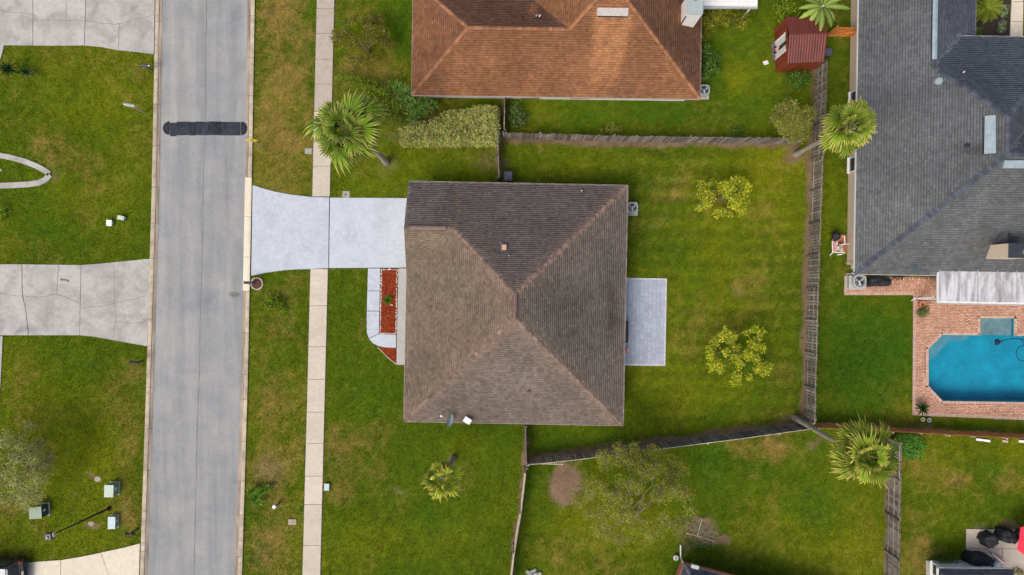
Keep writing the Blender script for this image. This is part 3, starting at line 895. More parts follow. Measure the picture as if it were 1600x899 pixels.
def shingles(parent, pts, u, colfn, expo=.15, tabw=.24, thick=.022, gap=.014, jit=.26, seed=0, band=.70):
    pts, n, u, v = frame_of(pts, u)
    rg = np.random.default_rng(seed + 5)
    o = min(pts, key=lambda p: p.dot(v))
    ab = [((p - o).dot(u), (p - o).dot(v)) for p in pts]
    amin = min(a for a, b in ab); amax = max(a for a, b in ab); bmax = max(b for a, b in ab)
    rows = int(bmax / expo) + 1
    A, B = [], []
    for r in range(rows):
        k = np.arange(amin - tabw * rg.random(), amax + tabw, tabw)
        A.append(k); B.append(np.full(len(k), r * expo))
    A = np.concatenate(A); B = np.concatenate(B)
    ca, cb = A + tabw / 2, B + expo / 2
    ins = inside(ab, ca, cb)
    d = seg_dist(ca, cb, ab + [ab[0]])
    hd = math.hypot(tabw, expo) / 2
    full = ins & (d > hd)
    edge = (d <= hd)
    t = thick * (0.6 + .9 * rg.random(len(A)))
    lum = 1 + (rg.random(len(A)) - .5) * 2 * jit * (0.4 + .6 * rg.random(len(A)))
    un, vn, nn, on = (np.array(q[:]) for q in (u, v, n, o))
    def P(a, b, h): return on + np.outer(a, un) + np.outer(b, vn) + np.outer(h, nn)
    a0, a1, b0, b1 = A[full] + gap / 2, A[full] + tabw - gap / 2, B[full], B[full] + expo + .004
    tf = t[full]; z = np.zeros(len(a0))
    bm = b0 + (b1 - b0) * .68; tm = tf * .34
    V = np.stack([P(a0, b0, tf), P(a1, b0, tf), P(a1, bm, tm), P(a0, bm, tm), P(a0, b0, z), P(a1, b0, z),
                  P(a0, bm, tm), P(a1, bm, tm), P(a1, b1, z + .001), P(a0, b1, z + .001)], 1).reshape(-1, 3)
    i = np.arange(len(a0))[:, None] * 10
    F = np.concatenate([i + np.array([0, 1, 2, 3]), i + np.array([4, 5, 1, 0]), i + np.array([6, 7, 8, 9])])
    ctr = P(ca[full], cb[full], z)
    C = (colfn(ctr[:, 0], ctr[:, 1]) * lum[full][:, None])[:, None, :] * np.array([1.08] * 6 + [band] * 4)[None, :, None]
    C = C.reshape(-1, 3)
    ev, ef, ec = [], {}, []
    base = len(V)
    for k in np.nonzero(edge)[0]:
        q = clip_rect(ab, A[k] + gap / 2, A[k] + tabw - gap / 2, B[k], B[k] + expo)
        if len(q) < 3: continue
        ar = abs(sum(q[m][0] * q[(m + 1) % len(q)][1] - q[(m + 1) % len(q)][0] * q[m][1] for m in range(len(q))))
        if ar < 1e-4: continue
        s = base + len(ev)
        ev += [tuple(o + u * a + v * b + n * (t[k] * max(0, 1 - (b - B[k]) / expo) + .001)) for a, b in q]
        c = colfn(np.array([ev[-1][0]]), np.array([ev[-1][1]]))[0] * lum[k]
        ec += [c] * len(q)
        ef.setdefault(len(q), []).append(list(range(s, s + len(q))))
    if ev:
        V = np.concatenate([V, np.array(ev)]); C = np.concatenate([C, np.array(ec)])
    me = np_mesh("shingles", V, [F] + [np.array(x) for x in ef.values()], C, wloc(parent))
    return obj("shingles", me, M['shingle'], parent, kind='stuff')


def caps(parent, A, B, colfn, w=.11, step=.2, drop=.42, lift=.035, dark=1.0):
    """ridge and hip cap shingles along a line"""
    A, B = Vector(A), Vector(B)
    L = (B - A).length; d = (B - A).normalized()
    s = Vector((d.y, -d.x, 0)).normalized()
    m_ = MB(); n = max(1, int(L / step))
    if abs(d.z) > .05: drop *= .7
    for k in range(n):
        p, q = A + d * (L * k / n), A + d * (L * (k + 1) / n + .03)
        c = tuple(colfn(np.array([p.x]), np.array([p.y]))[0] * random.uniform(.7, 1.25) * dark)
        z0, z1 = Vector((0, 0, lift + .014)), Vector((0, 0, lift))
        dn = Vector((0, 0, -w * drop))
        ww = w * random.uniform(.9, 1.1)
        m_.poly([p - s * ww + dn + z0, q - s * ww + dn + z1, q + z1, p + z0], c)
        m_.poly([p + z0, q + z1, q + s * ww + dn + z1, p + s * ww + dn + z0], c)
        m_.poly([p - s * ww + dn, p - s * ww + dn + z0, p + z0, p], c)
        m_.poly([p, p + z0, p + s * ww + dn + z0, p + s * ww + dn], c)
    return obj("ridge_caps", m_, M['shingle'], parent, kind='stuff')


def deck(parent, faces, mat, fascia=(), fmat=None, th=.16):
    m_ = MB()
    for pts, u in faces:
        P_, n, _, _ = frame_of(pts, u)
        q = [p - n * .012 for p in P_]
        a = sum(q[i].x * q[(i + 1) % len(q)].y - q[(i + 1) % len(q)].x * q[i].y for i in range(len(q)))
        m_.poly(q if a > 0 else q[::-1])
        m_.poly([p - n * th for p in (P_[::-1] if a > 0 else P_)])
    r = obj("roof", m_, mat, parent)
    for a, b in fascia:
        a, b = Vector(a), Vector(b)
        d = (b - a).normalized(); s = Vector((d.y, -d.x, 0))
        if s.dot((a + b) / 2 - wloc(parent)) < 0: s = -s
        f = MB()
        q = [a + s * .03, b + s * .03, b - s * .02, a - s * .02]
        for z0, z1 in ((-.17, .004),):
            lo = [p + Vector((0, 0, z0)) for p in q]; hi = [p + Vector((0, 0, z1)) for p in q]
            f.rings([lo, hi], True, True)
        obj("fascia", f, fmat, r)
    return r


def frame(cx, cy, deg):
    c, s = math.cos(R(deg)), math.sin(R(deg))
    def L(x, y, z=0.0): return Vector((cx + x * c - y * s, cy + x * s + y * c, z))
    return L


def window(parent, c, w, h, rz, fm='white', sill=True):
    """framed window with mullion; local x along the wall, outward is -y"""
    T = Matrix.Translation(c) @ Matrix.Rotation(rz, 4, 'Z')
    def bx(m_, x, y, z, sx, sy, sz):
        p = T @ Vector((x, y, z)); m_.box(p, (sx, sy, sz), rz)
    f = MB(); t = .07
    bx(f, -w / 2, 0, 0, t, .1, h + t); bx(f, w / 2, 0, 0, t, .1, h + t)
    bx(f, 0, 0, h / 2, w - t, .1, t); bx(f, 0, 0, -h / 2, w - t, .1, t); bx(f, 0, 0, 0, w - t, .07, .05)
    wi = obj("window", f, M[fm], parent)
    g = MB(); bx(g, 0, -.035, h / 4, w - t - .01, .02, h / 2 - t); obj("pane", g, M['glass'], wi)
    g = MB(); bx(g, 0, -.03, -h / 4, w - t - .01, .02, h / 2 - t); obj("pane", g, M['glass'], wi)
    if sill:
        g = MB(); bx(g, 0, -.07, -h / 2 - .09, w + .2, .2, .06); obj("sill", g, M[fm], wi)
    return wi


def pxy(x, y, h): return x / (S * (1 - h / H)) + 800, 449.5 - y / (S * (1 - h / H))


# ---- the brown roofed house in the middle
L = frame(0.265, -1.105, -1.1)
hx, hy, z0, zp = 7.64, 8.365, 2.6, 6.05
sN = (zp - z0) / (hy - .675); sW = (zp - z0) / (hx - .065)
gz = z0 + sN * (hy - 5.0); gx = -hx + (gz - z0) / sW
house = thing("house", "single storey house with stained brown hip roof in the middle", "house", L(0, 0, 0))
pN, pS, nd, ge = L(-.065, .675, zp), L(-.065, -.855, zp), L(gx, 5.0, gz), L(-hx, 5.0, gz)
TL, TR, BR, BL, VW = L(-hx, hy, z0), L(hx, hy, z0), L(hx, -hy, z0), L(-hx, -hy, z0), L(-hx, 5 - (gz - z0) / sN, z0)
EX, EY = L(1, 0) - L(0, 0), L(0, 1) - L(0, 0)
fN = ([TL, TR, pN, nd, ge], EX); fG = ([ge, nd, VW], EX); fW = ([BL, VW, nd, pN, pS], EY); fE = ([BR, TR, pN, pS], EY); fS = ([BL, BR, pS], EX)
HIPS = [(TR, pN), (BR, pS), (BL, pS), (nd, pN)]


def brown(kind):
    base = {'N': (.142, .117, .107), 'W': (.152, .116, .086), 'G': (.154, .118, .086), 'E': (.172, .145, .118), 'S': (.142, .116, .098)}[kind]
    def f(x, y):
        px, py = pxy(x, y, 4.0)
        n1 = N1(x, y, .35, 4); n2 = N2(x * 1.0, y * 1.0, 1.6, 3)
        c = np.array(base) * (.72 + .56 * n1)[:, None] * (.88 + .24 * n2)[:, None]
        hip = np.full(x.shape, 9.)
        for a, b in HIPS: hip = np.minimum(hip, seg_dist(x, y, [(a.x, a.y), (b.x, b.y)]))
        w = np.exp(-(hip / .55) ** 2) * (.35 + .7 * n2)
        c = c * (1 - w[:, None] * .75) + np.array([.225, .155, .118]) * w[:, None] * .75
        if kind == 'E':                                   # algae along the back eave, moss towards the ridge
            q = np.exp(-(((px - 958) / 9) ** 2 + ((py - 492) / 48) ** 4)) * (.3 + .8 * N3(x * .3, y * 3, .8, 3))
            c = c * (1 - .55 * q[:, None])
            q = np.exp(-(((px - 880) / 40) ** 2 + ((py - 480) / 40) ** 2)) * .4
            c = c * (1 - q[:, None]) + np.array([.075, .082, .062]) * q[:, None]
        if kind == 'N':
            q = np.clip((N4(x, y, .5, 3) - .5) * 3, 0, 1) * .5
            c = c * (1 - q[:, None]) + np.array([.105, .095, .070]) * q[:, None]
            q = np.exp(-((px - 714) / 3) ** 2) * (np.abs(py - 310) < 22) * .5
            c = c * (1 - q[:, None]) + np.array([.19, .14, .085]) * q[:, None]
        if kind in 'WG':
            q = np.exp(-(np.abs(py - 372) / 8) ** 2) * (px < 705) * .45 * N3(x * 4, y * .5, 1., 2)
            c = c * (1 - q[:, None]) + np.array([.26, .19, .13]) * q[:, None]
            q = np.clip((N4(x + 9, y, .45, 3) - .5) * 2.4, 0, 1) * .4
            c = c * (1 - q[:, None]) + np.array([.120, .118, .078]) * q[:, None]
        return c
    return f


pink = lambda x, y: np.tile(np.array([.200, .142, .110]), (len(x), 1)) * (.55 + .8 * N2(x, y, 2.0, 2))[:, None]
obj("wall", MB().prism([L(-hx + .5, hy - .5), L(hx - .45, hy - .5), L(hx - .45, -hy + .5), L(-hx + .5, -hy + .5)], 0, 2.5), M['wallgrey'], house)
obj("gable_wall", MB().poly([L(-hx + .3, hy - .5, 2.46), L(-hx + .3, 1.8, 2.46), L(-hx + .3, 5, gz - .2)]), M['wallgrey'], house)
rf = deck(house, [fN, fG, fW, fE, fS], M['ventbrown'], [(TL, TR), (TR, BR), (BR, BL), (BL, VW)], M['wallgrey'])
for k, (f, kd) in enumerate(((fN, 'N'), (fG, 'G'), (fW, 'W'), (fE, 'E'), (fS, 'S'))):
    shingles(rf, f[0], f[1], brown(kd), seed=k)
for a, b in HIPS: caps(rf, a, b, pink)
caps(rf, ge, nd, pink); caps(rf, pN, pS, pink)


def ridge_vent(parent, A, B, mat, w=.14, h=.06, flap=None):
    A, B = Vector(A), Vector(B); d = (B - A).normalized(); s = Vector((d.y, -d.x, 0)).normalized()
    m_ = MB(); up = Vector((0, 0, 1))
    rs = [[A + s * a + up * z for a, z in ((-w, .015), (-w, h), (0, h + .05), (w, h), (w, .015))], [B + s * a + up * z for a, z in ((-w, .015), (-w, h), (0, h + .05), (w, h), (w, .015))]]
    m_.rings([rs[0], rs[1]], True, True)
    v = obj("ridge_vent", m_, M[mat], parent)
    e = MB()
    for sg in (-1, 1):
        e.box((A + B) / 2 + s * sg * (w + .02) + up * (h * .5), ((B - A).length, .03, h * .6), math.atan2(d.y, d.x))
    obj("vent_slot", e, M['black'], v)
    return v


ridge_vent(rf, ge.lerp(nd, .12) + Vector((0, 0, .03)), ge.lerp(nd, .86) + Vector((0, 0, .03)), 'ventshingle', .13)
ridge_vent(rf, pN.lerp(pS, -.05) + Vector((0, 0, .04)), pN.lerp(pS, 1.0) + Vector((0, 0, .04)), 'ventbrown', .11)


def on_roof(f, px, py):
    """point of a roof face seen at a photo pixel"""
    P_, n, _, _ = frame_of(*f)
    d = W(px, py, 0) - Vector((0, 0, H))
    t = n.dot(P_[0] - Vector((0, 0, H))) / n.dot(d)
    return Vector((0, 0, H)) + d * t


def pipe(parent, p, r=.05, h=.4, mat='offwhite', boot='flash', name="vent_pipe"):
    v = obj(name, MB().lathe(p - Vector((0, 0, .1)), [(r, 0), (r, h + .1), (r * .7, h + .1), (r * .7, h)], 10), M[mat], parent)
    obj("boot", MB().lathe(p - Vector((0, 0, .08)), [(r * 2.2, 0), (r * 2.0, .10), (r * 1.1, .22)], 10), M[boot], v)
    return v


p = on_roof(fN, 788, 387)
fl = obj("flue", MB().bbox(p + Vector((0, 0, .12)), (.30, .38, .4), R(-1), .03), M['clay'], rf)
obj("flue_base", MB().bbox(p + Vector((0, 0, .02)), (.46, .54, .12), R(-1), .02), M['ventbrown'], fl)
pipe(rf, on_roof(fN, 795, 400), .05, .35); pipe(rf, on_roof(fN, 908, 299), .045, .35); pipe(rf, on_roof(fS, 826, 612), .05, .35, 'clay')
# dish and flat antenna fixed near the front corner of the south slope
p = on_roof(fS, 701, 654)
dish = thing("satellite_dish", "oval grey satellite dish on the bottom edge of the brown roof", "dish", p)
m_ = MB(); T = Matrix.Translation(p + Vector((.06, 0, .75))) @ Matrix.Rotation(R(-14), 4, 'Z') @ Matrix.Rotation(R(62), 4, 'Y')
rs = [[T @ Vector((r * .36 * math.cos(t), r * .46 * math.sin(t), .13 * r * r)) for t in [2 * math.pi * k / 20 for k in range(20)]] for r in (.05, .4, .75, 1.0)]
m_.rings(rs, True, False); m_.rings([[Vector(q) - (T.to_3x3() @ Vector((0, 0, .02))) for q in r] for r in rs][::-1], False, True)
obj("reflector", m_, M['acblue'], dish, smooth=True)
obj("mast", MB().tube([p, p + Vector((.02, 0, .55)), p + Vector((.05, 0, .72))], .03), M['galv'], dish)
e = p + Vector((-.45, .28, .62))
obj("feed_arm", MB().tube([p + Vector((.03, 0, .5)), e], .02), M['galv'], dish)
obj("feed_horn", MB().box(e, (.16, .1, .1), R(-30)), M['offwhite'], dish)
p = on_roof(fS, 731, 656)
pan = thing("flat_antenna", "white square flat antenna beside the satellite dish on the brown roof", "antenna", p)
obj("panel", MB().bbox(p + Vector((0, .02, .42)), (.52, .40, .05), R(-32), .02), M['white'], pan)
obj("mast", MB().tube([p - Vector((0, 0, .05)), p + Vector((0, .02, .41))], .03), M['galv'], pan)
obj("foot", MB().bbox(p + Vector((0, 0, .04)), (.3, .3, .1), R(-32), .02), M['flash'], pan)
# back door light and tap below the south eave
obj("flood_light", MB().box(L(2.95, -hy + .02, 2.36), (.16, .12, .12)), M['white'], house)
obj("meter_box", MB().bbox(L(3.55, -hy + .20, 1.5), (.4, .35, .6), 0, .03), M['acblue'], house)
door = obj("sliding_door", MB().box(L(hx - .42, .8, 1.07), (.06, 2.6, 2.1), R(-1.1)), M['white'], house)
obj("pane", MB().box(L(hx - .385, .2, 1.07), (.03, 1.1, 1.9), R(-1.1)), M['glass'], door); obj("pane", MB().box(L(hx - .385, 1.42, 1.07), (.03, 1.1, 1.9), R(-1.1)), M['glass'], door)
obj("garage_door", MB().box(L(-hx + .47, 5.0, 1.07), (.08, 4.9, 2.14), R(-1.1)), M['white'], house)
fd = obj("front_door", MB().box(L(-hx + .47, -1.2, 1.03), (.08, .95, 2.06), R(-1.1)), M['clay'], house)
obj("handle", MB().box(L(-hx + .41, -.85, 1.0), (.08, .12, .04)), M['steel'], fd)
for yy in (-4.0, -6.4): window(house, L(-hx + .48, yy, 1.4), 1.3, 1.2, R(-90 - 1.1))

# ---- the orange brown house at the top
L = frame(3.0, 16.0, -0.8)
q = lambda x, y, z: L(x - 3.0, y - 16.0, z)
nh = thing("house", "house with rusty orange shingle roof and white walls at the top", "house", q(3, 22, 0))
A, B, a1, a2 = q(-6.95, 13.26, 2.6), q(13.14, 13.26, 2.6), q(-2.96, 17.25, 4.595), q(3.84, 17.25, 4.595)
ap, ap2, ee, wn, vn_, vn2 = q(6.49, 19.91, 5.925), q(6.49, 34, 5.925), q(13.14, 34, 2.6), q(-6.95, 21.24, 2.6), q(-.15, 21.24, 2.6), q(-.15, 34, 2.6)
EX, EY = L(1, 0) - L(0, 0), L(0, 1) - L(0, 0)
oS = ([A, B, ap, a2, a1], EX); oW = ([A, wn, a1], EY); oN = ([wn, vn_, a2, a1], EX); oEW = ([vn_, vn2, ap2, ap, a2], EY); oE = ([B, ee, ap2, ap], EY)


def orange(kind):
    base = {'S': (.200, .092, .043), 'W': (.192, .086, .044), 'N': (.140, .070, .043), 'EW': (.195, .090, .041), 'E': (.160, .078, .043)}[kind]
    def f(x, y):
        px, py = pxy(x, y, 4.0)
        n1 = N2(x, y, .4, 4); n2 = N3(x, y, 1.7, 3)
        c = np.array(base) * (.66 + .68 * n1)[:, None] * (.86 + .28 * n2)[:, None]
        q_ = np.clip((N4(x * 1.0, y * .6, .38, 3) - .45) * 3.2, 0, 1) * .65
        c = c * (1 - q_[:, None]) + np.array([.145, .070, .044]) * q_[:, None]
        if kind == 'S':                                  # washed clean below the metal vent
            wgl = (N1(x, y, .9, 3) - .5) * 9
            q_ = 1 / (1 + np.exp(-(px - 925 - (py - 20) * -.03 + wgl * .3) / 1.6)) / (1 + np.exp((px - 984 + (py - 30) * .17 + wgl) / 2.0)) / (1 + np.exp((py - 122 + wgl * 2.4) / 7)) / (1 + np.exp((24 - py) / 2.0))
            c = c * (1 - q_[:, None]) + (np.array([.315, .150, .068]) * (.8 + .4 * n2)[:, None]) * q_[:, None]
        if kind == 'E':
            q_ = np.exp(-(((px - 1066) / 5) ** 2 + ((py - 24) / 8) ** 2))
            c = c * (1 - q_[:, None]) + np.array([.36, .15, .06]) * q_[:, None]
        if kind == 'N':
            q_ = np.exp(-(((px - 833) / 7) ** 2 + ((py - 12) / 14) ** 4)) * .8
            c = c * (1 - q_[:, None]) + np.array([.30, .13, .06]) * q_[:, None]
        return c
    return f


ocap = lambda x, y: np.tile(np.array([.275, .130, .066]), (len(x), 1)) * (.85 + .3 * N2(x, y, 2.0, 2))[:, None]
obj("wall", MB().prism([q(-6.4, 13.82, 0), q(12.65, 13.82, 0), q(12.65, 33.4, 0), q(.4, 33.4, 0), q(.4, 20.7, 0), q(-6.4, 20.7, 0)], 0, 2.5), M['white'], nh)
rf2 = deck(nh, [oS, oW, oN, oEW, oE], M['ventbrown'], [(A, B), (B, ee), (A, wn)], M['wallgrey'])
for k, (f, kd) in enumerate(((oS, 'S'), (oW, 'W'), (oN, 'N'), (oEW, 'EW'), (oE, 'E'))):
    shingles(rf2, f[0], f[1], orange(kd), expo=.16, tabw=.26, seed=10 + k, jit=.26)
for a, b in ((A, a1), (B, ap), (a2, ap)): caps(rf2, a, b, ocap)
caps(rf2, wn, a1, ocap); caps(rf2, a1, a2, ocap); caps(rf2, ap, ap2, ocap)
p = on_roof(oS, 957, 20)
sv = obj("roof_vent", MB().box(p + Vector((0, 0, .10)), (2.05, .50, .10), R(-.8), rx=R(15)), M['vent'], rf2)
obj("vent_slot", MB().box(p + Vector((0, -.27, .00)), (2.0, .05, .1), R(-.8)), M['black'], sv)
pp = pipe(rf2, on_roof(oN, 838, 27), .06, .35, 'galv'); pipe(rf2, on_roof(oN, 843, 27), .06, .30, 'white')
ch = obj("chimney", MB().box((12.05, 18.65, 4.1), (.95, 1.35, 2.3), R(-.8)), M['white'], rf2)
obj("chimney_cap", MB().bbox((12.05, 18.65, 5.30), (1.0, 1.4, .1), R(-.8), .02), M['acblue'], ch)
fl = obj("flue", MB().lathe((11.95, 18.98, 5.34), [(.20, 0), (.20, .18), (.15, .18), (.15, .05)], 16), M['clay'], ch)
obj("flue_cowl", MB().lathe((11.95, 18.98, 5.44), [(.10, 0), (.10, .02)], 12), M['ventbrown'], ch)
for sx in (-.5, .5): obj("flashing", MB().box((12.05 + sx, 17.99, 4.0), (.06, .06, 1.6)), M['flash'], ch)
for x_ in (830, 909, 1056): window(nh, Vector((W(x_, 150, 2).x, 13.80, 1.5)), 1.15, 1.2, R(-.8), 'ventbrown')
# flat white patio cover on its east side
pc = obj("patio_cover", MB().prism([(13.2, 19.55), (17.05, 19.5), (17.05, 28), (13.2, 28)], 2.62, 2.74), M['offwhite'], nh)
for k in range(14): obj("rib", MB().box((15.12, 19.75 + k * .3, 2.755), (3.8, .05, .03)), M['white'], pc)
obj("edge_gutter", MB().box((15.12, 19.44, 2.62), (3.9, .1, .14)), M['galv'], pc)
for x_ in (13.6, 16.9): obj("post", MB().box((x_, 19.8, 1.31), (.1, .1, 2.6)), M['white'], pc)

# ---- the grey house on the right
L = frame(28.0, 9.0, -0.9)
q = lambda x, y, z: L(x - 28.0, y - 9.0, z)
gh = thing("house", "large house with slate grey shingle roof and beige walls on the right", "house", q(34, 9, 0))
rA, rB, rC = q(31.72, 8.62, 6.475), q(31.72, 11.0, 6.475), q(28.0, 14.72, 4.615)
SW, SE, NWc, rN = q(23.97, .87, 2.6), q(46, .87, 2.6), q(23.97, 30, 2.6), q(28.0, 30, 4.615)
iV, iE, hN = q(30.58, 17.3, 3.325), q(32.2, 17.3, 2.515), q(38.02, 17.3, 3.325)
EX, EY = L(1, 0) - L(0, 0), L(0, 1) - L(0, 0)
gW = ([SW, NWc, rN, rC, rB, rA], EY); gS = ([SW, SE, q(46, 8.62, 6.475), rA], EX); gN = ([iV, hN, rB, rC], EX)
gE = ([rB, hN, q(38.02, 14.92, 3.325), rA], EY); gNS = ([q(38.02, 14.92, 3.325), q(46, 14.92, 3.325), q(46, 8.62, 6.475), rA], EX)
gWE = ([iE, q(32.2, 30, 2.515), rN, rC, iV], EY)


def slate(kind):
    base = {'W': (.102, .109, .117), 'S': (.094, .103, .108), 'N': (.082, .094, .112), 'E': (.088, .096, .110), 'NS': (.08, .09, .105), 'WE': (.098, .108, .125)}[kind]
    def f(x, y):
        px, py = pxy(x, y, 4.0)
        n1 = N3(x, y, .3, 4); n2 = N1(x, y, 1.5, 3)
        c = np.array(base) * (.74 + .52 * n1)[:, None] * (.9 + .2 * n2)[:, None]
        if kind in ('W', 'S'):
            q_ = np.clip((N4(x, y, .35, 3) - .5) * 2.5, 0, 1) * .4
            c = c * (1 - q_[:, None]) + np.array([.125, .120, .108]) * q_[:, None]
        if kind == 'S':
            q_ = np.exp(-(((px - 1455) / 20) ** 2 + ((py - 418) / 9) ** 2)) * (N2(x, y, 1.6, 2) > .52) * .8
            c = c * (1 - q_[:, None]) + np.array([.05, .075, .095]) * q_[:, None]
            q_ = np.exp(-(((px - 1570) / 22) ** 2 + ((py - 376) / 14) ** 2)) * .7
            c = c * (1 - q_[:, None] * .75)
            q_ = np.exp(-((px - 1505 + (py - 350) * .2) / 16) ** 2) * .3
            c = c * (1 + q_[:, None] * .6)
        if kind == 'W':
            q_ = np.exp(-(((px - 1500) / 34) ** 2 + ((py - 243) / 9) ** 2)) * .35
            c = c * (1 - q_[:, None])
        return c
    return f


gcap = lambda x, y: np.tile(np.array([.070, .080, .100]), (len(x), 1)) * (.85 + .3 * N2(x, y, 2.0, 2))[:, None]
obj("wall", MB().prism([q(24.70, 1.6, 0), q(45.4, 1.6, 0), q(45.4, 16.7, 0), q(31.6, 16.7, 0), q(31.6, 29.5, 0), q(24.70, 29.5, 0)], 0, 2.42), M['beige'], gh)
rf3 = deck(gh, [gW, gS, gN, gE, gNS, gWE], M['flash'], [(SW, NWc), (SW, SE), (iV, hN), (iE, q(32.2, 30, 2.515))], M['offwhite'])
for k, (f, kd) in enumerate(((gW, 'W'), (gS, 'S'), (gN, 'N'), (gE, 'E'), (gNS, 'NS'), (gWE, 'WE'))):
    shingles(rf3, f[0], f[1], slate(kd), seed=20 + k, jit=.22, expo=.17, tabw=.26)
for a, b in ((SW, rA), (rC, rB), (hN, rB)): caps(rf3, a, b, gcap, w=.17)
caps(rf3, rB, rA, gcap, w=.17); caps(rf3, rA, q(46, 8.62, 6.475), gcap, w=.17); caps(rf3, rC, rN, gcap, w=.17)
ridge_vent(rf3, rC.lerp(rN, .03) + Vector((0, 0, .05)), rC.lerp(rN, .8) + Vector((0, 0, .05)), 'ventblue', .17, .07)


def slope_vent(f, px, py, lx, ly, mat):
    p = on_roof(f, px, py); P_, n, u, v = frame_of(*f)
    up = Vector((0, 0, 1))
    m_ = MB()
    lo = [p + Vector((sx * lx / 2, sy * ly / 2, 0)) for sx, sy in ((-1, -1), (1, -1), (1, 1), (-1, 1))]
    lo = [Vector((a.x, a.y, P_[0].z - (n.x * (a.x - P_[0].x) + n.y * (a.y - P_[0].y)) / n.z)) for a in lo]
    m_.rings([lo, [a + n * .16 for a in lo]], False, True)
    o = obj("roof_vent", m_, M[mat], rf3)
    s = MB(); c = sum(lo, Vector()) / 4
    if lx < ly: s.box(c - Vector((lx / 2 + .03, 0, .08)), (.05, ly * .98, .2))
    else: s.box(c - Vector((0, ly / 2 + .03, .08)), (lx * .98, .05, .2))
    obj("vent_slot", s, M['black'], o)


slope_vent(gW, 1546, 211, .56, 2.45, 'ventblue'); slope_vent(gS, 1597, 256, 2.5, .46, 'ventblue')
p = on_roof(gW, 1511, 228); pipe(rf3, p, .08, .22, 'flash', 'flash')
p = on_roof(gN, 1503, 114); pipe(rf3, p, .05, .25, 'white', 'flash')
p = on_roof(gW, 1466, 127); obj("round_vent", MB().lathe(p - Vector((0, 0, .1)), [(.26, 0), (.26, .22), (.18, .32), (.05, .34)], 16), M['ventblue'], rf3)
# chimney through the south slope
gc = obj("chimney", MB().box((33.42, 2.42, 4.0), (1.72, .92, 2.7), R(-.9)), M['beige'], rf3)
obj("chimney_cap", MB().bbox((33.44, 2.42, 5.38), (1.78, .98, .08), R(-.9), .02), M['flash'], gc)
obj("flue", MB().lathe((33.62, 2.36, 5.41), [(.24, 0), (.24, .10), (.17, .30), (.17, .34), (.09, .34)], 16), M['steel'], gc)
obj("cricket", MB().poly([(32.5, 2.86, 3.62), (33.4, 2.88, 4.1), (33.4, 3.9, 4.14)]).poly([(33.4, 2.88, 4.1), (34.3, 2.86, 3.62), (33.4, 3.9, 4.14)]), M['flash'], gc)
for y_ in (149, 254): window(gh, Vector((24.70 - (449.5 - y_) * .0000, W(0, y_, 1.5).y, 1.15)) + Vector((-.02 + (W(0, y_, 1.5).y - 9) * math.sin(R(.9)), 0, 0)), 1.0, 1.7, R(-90 - .9), 'white')
for a, b, m_ in (((1325.5, 431), (1331, 427), 'white'), ((1424, 470), (1430, 466), 'white')):
    A_, B_ = W(*a, .08), W(*b, .25)
    obj("downspout", MB().tube([A_, B_, B_ + Vector((.02, .02, .5)), B_ + Vector((.05, .1, 2.1))], .045), M[m_], gh)
mbx = obj("meter_box", MB().bbox(Vector((24.52, W(0, 416, 1.2).y, 1.35)), (.22, .42, .8), 0, .03), M['beige'], gh)
obj("conduit", MB().tube([(24.55, W(0, 410, 1).y, .0), (24.55, W(0, 410, 1).y, 2.3)], .03), M['white'], gh)
obj("tap", MB().box((24.58, W(0, 422, 1).y, .6), (.2, .06, .06)), M['black'], gh)
# coated metal lanai roof on posts
e0, e1, e2, e3 = W(1467.5, 401, 2.75), W(1640, 401, 2.75), W(1640, 477, 2.65), W(1466.5, 473.5, 2.65)
lan = obj("lanai_roof", MB().prism([e0, e1, e2, e3], 2.55, 2.68), M['offwhite'], gh)
xs = [1467.2, 1498, 1527.5, 1559, 1589, 1620, 1640]
for i, (a, b) in enumerate(zip(xs[:-1], xs[1:])):
    P_ = [W(a + .6, 409, 2.78), W(b - .6, 409, 2.78), W(b - .6, 471 + (a - 1467) * .018, 2.72), W(a + .6, 471 + (a - 1467) * .018, 2.72)]
    m_ = MB(); m_.rings([[p_ - Vector((0, 0, .05)) for p_ in P_], P_], False, True); obj("roof_panel", m_, M['lanai'], lan)
    if i: obj("seam", MB().tube([W(a, 410, 2.80), W(a, 472, 2.74)], .03), M['galv'], lan)
obj("upper_flashing", MB().prism([W(1467.4, 401.2, 2.78), W(1640, 401.2, 2.78), W(1640, 408.6, 2.78), W(1467.4, 408.6, 2.78)], 2.69, 2.79), M['lanai'], lan)
obj("gutter", MB().prism([W(1466, 473.6, 2.7), W(1640, 477.2, 2.7), W(1640, 478.6, 2.7), W(1466, 475, 2.7)], 2.58, 2.70), M['galv'], lan)
obj("gutter", MB().prism([W(1464.6, 401, 2.7), W(1466.8, 401, 2.7), W(1466, 474, 2.7), W(1464, 474, 2.7)], 2.58, 2.72), M['offwhite'], lan)
for a in (1470, 1552, 1636): obj("post", MB().box(W(a, 468, 2.6) - Vector((0, 0, 1.31)), (.12, .12, 2.58)), M['white'], lan)

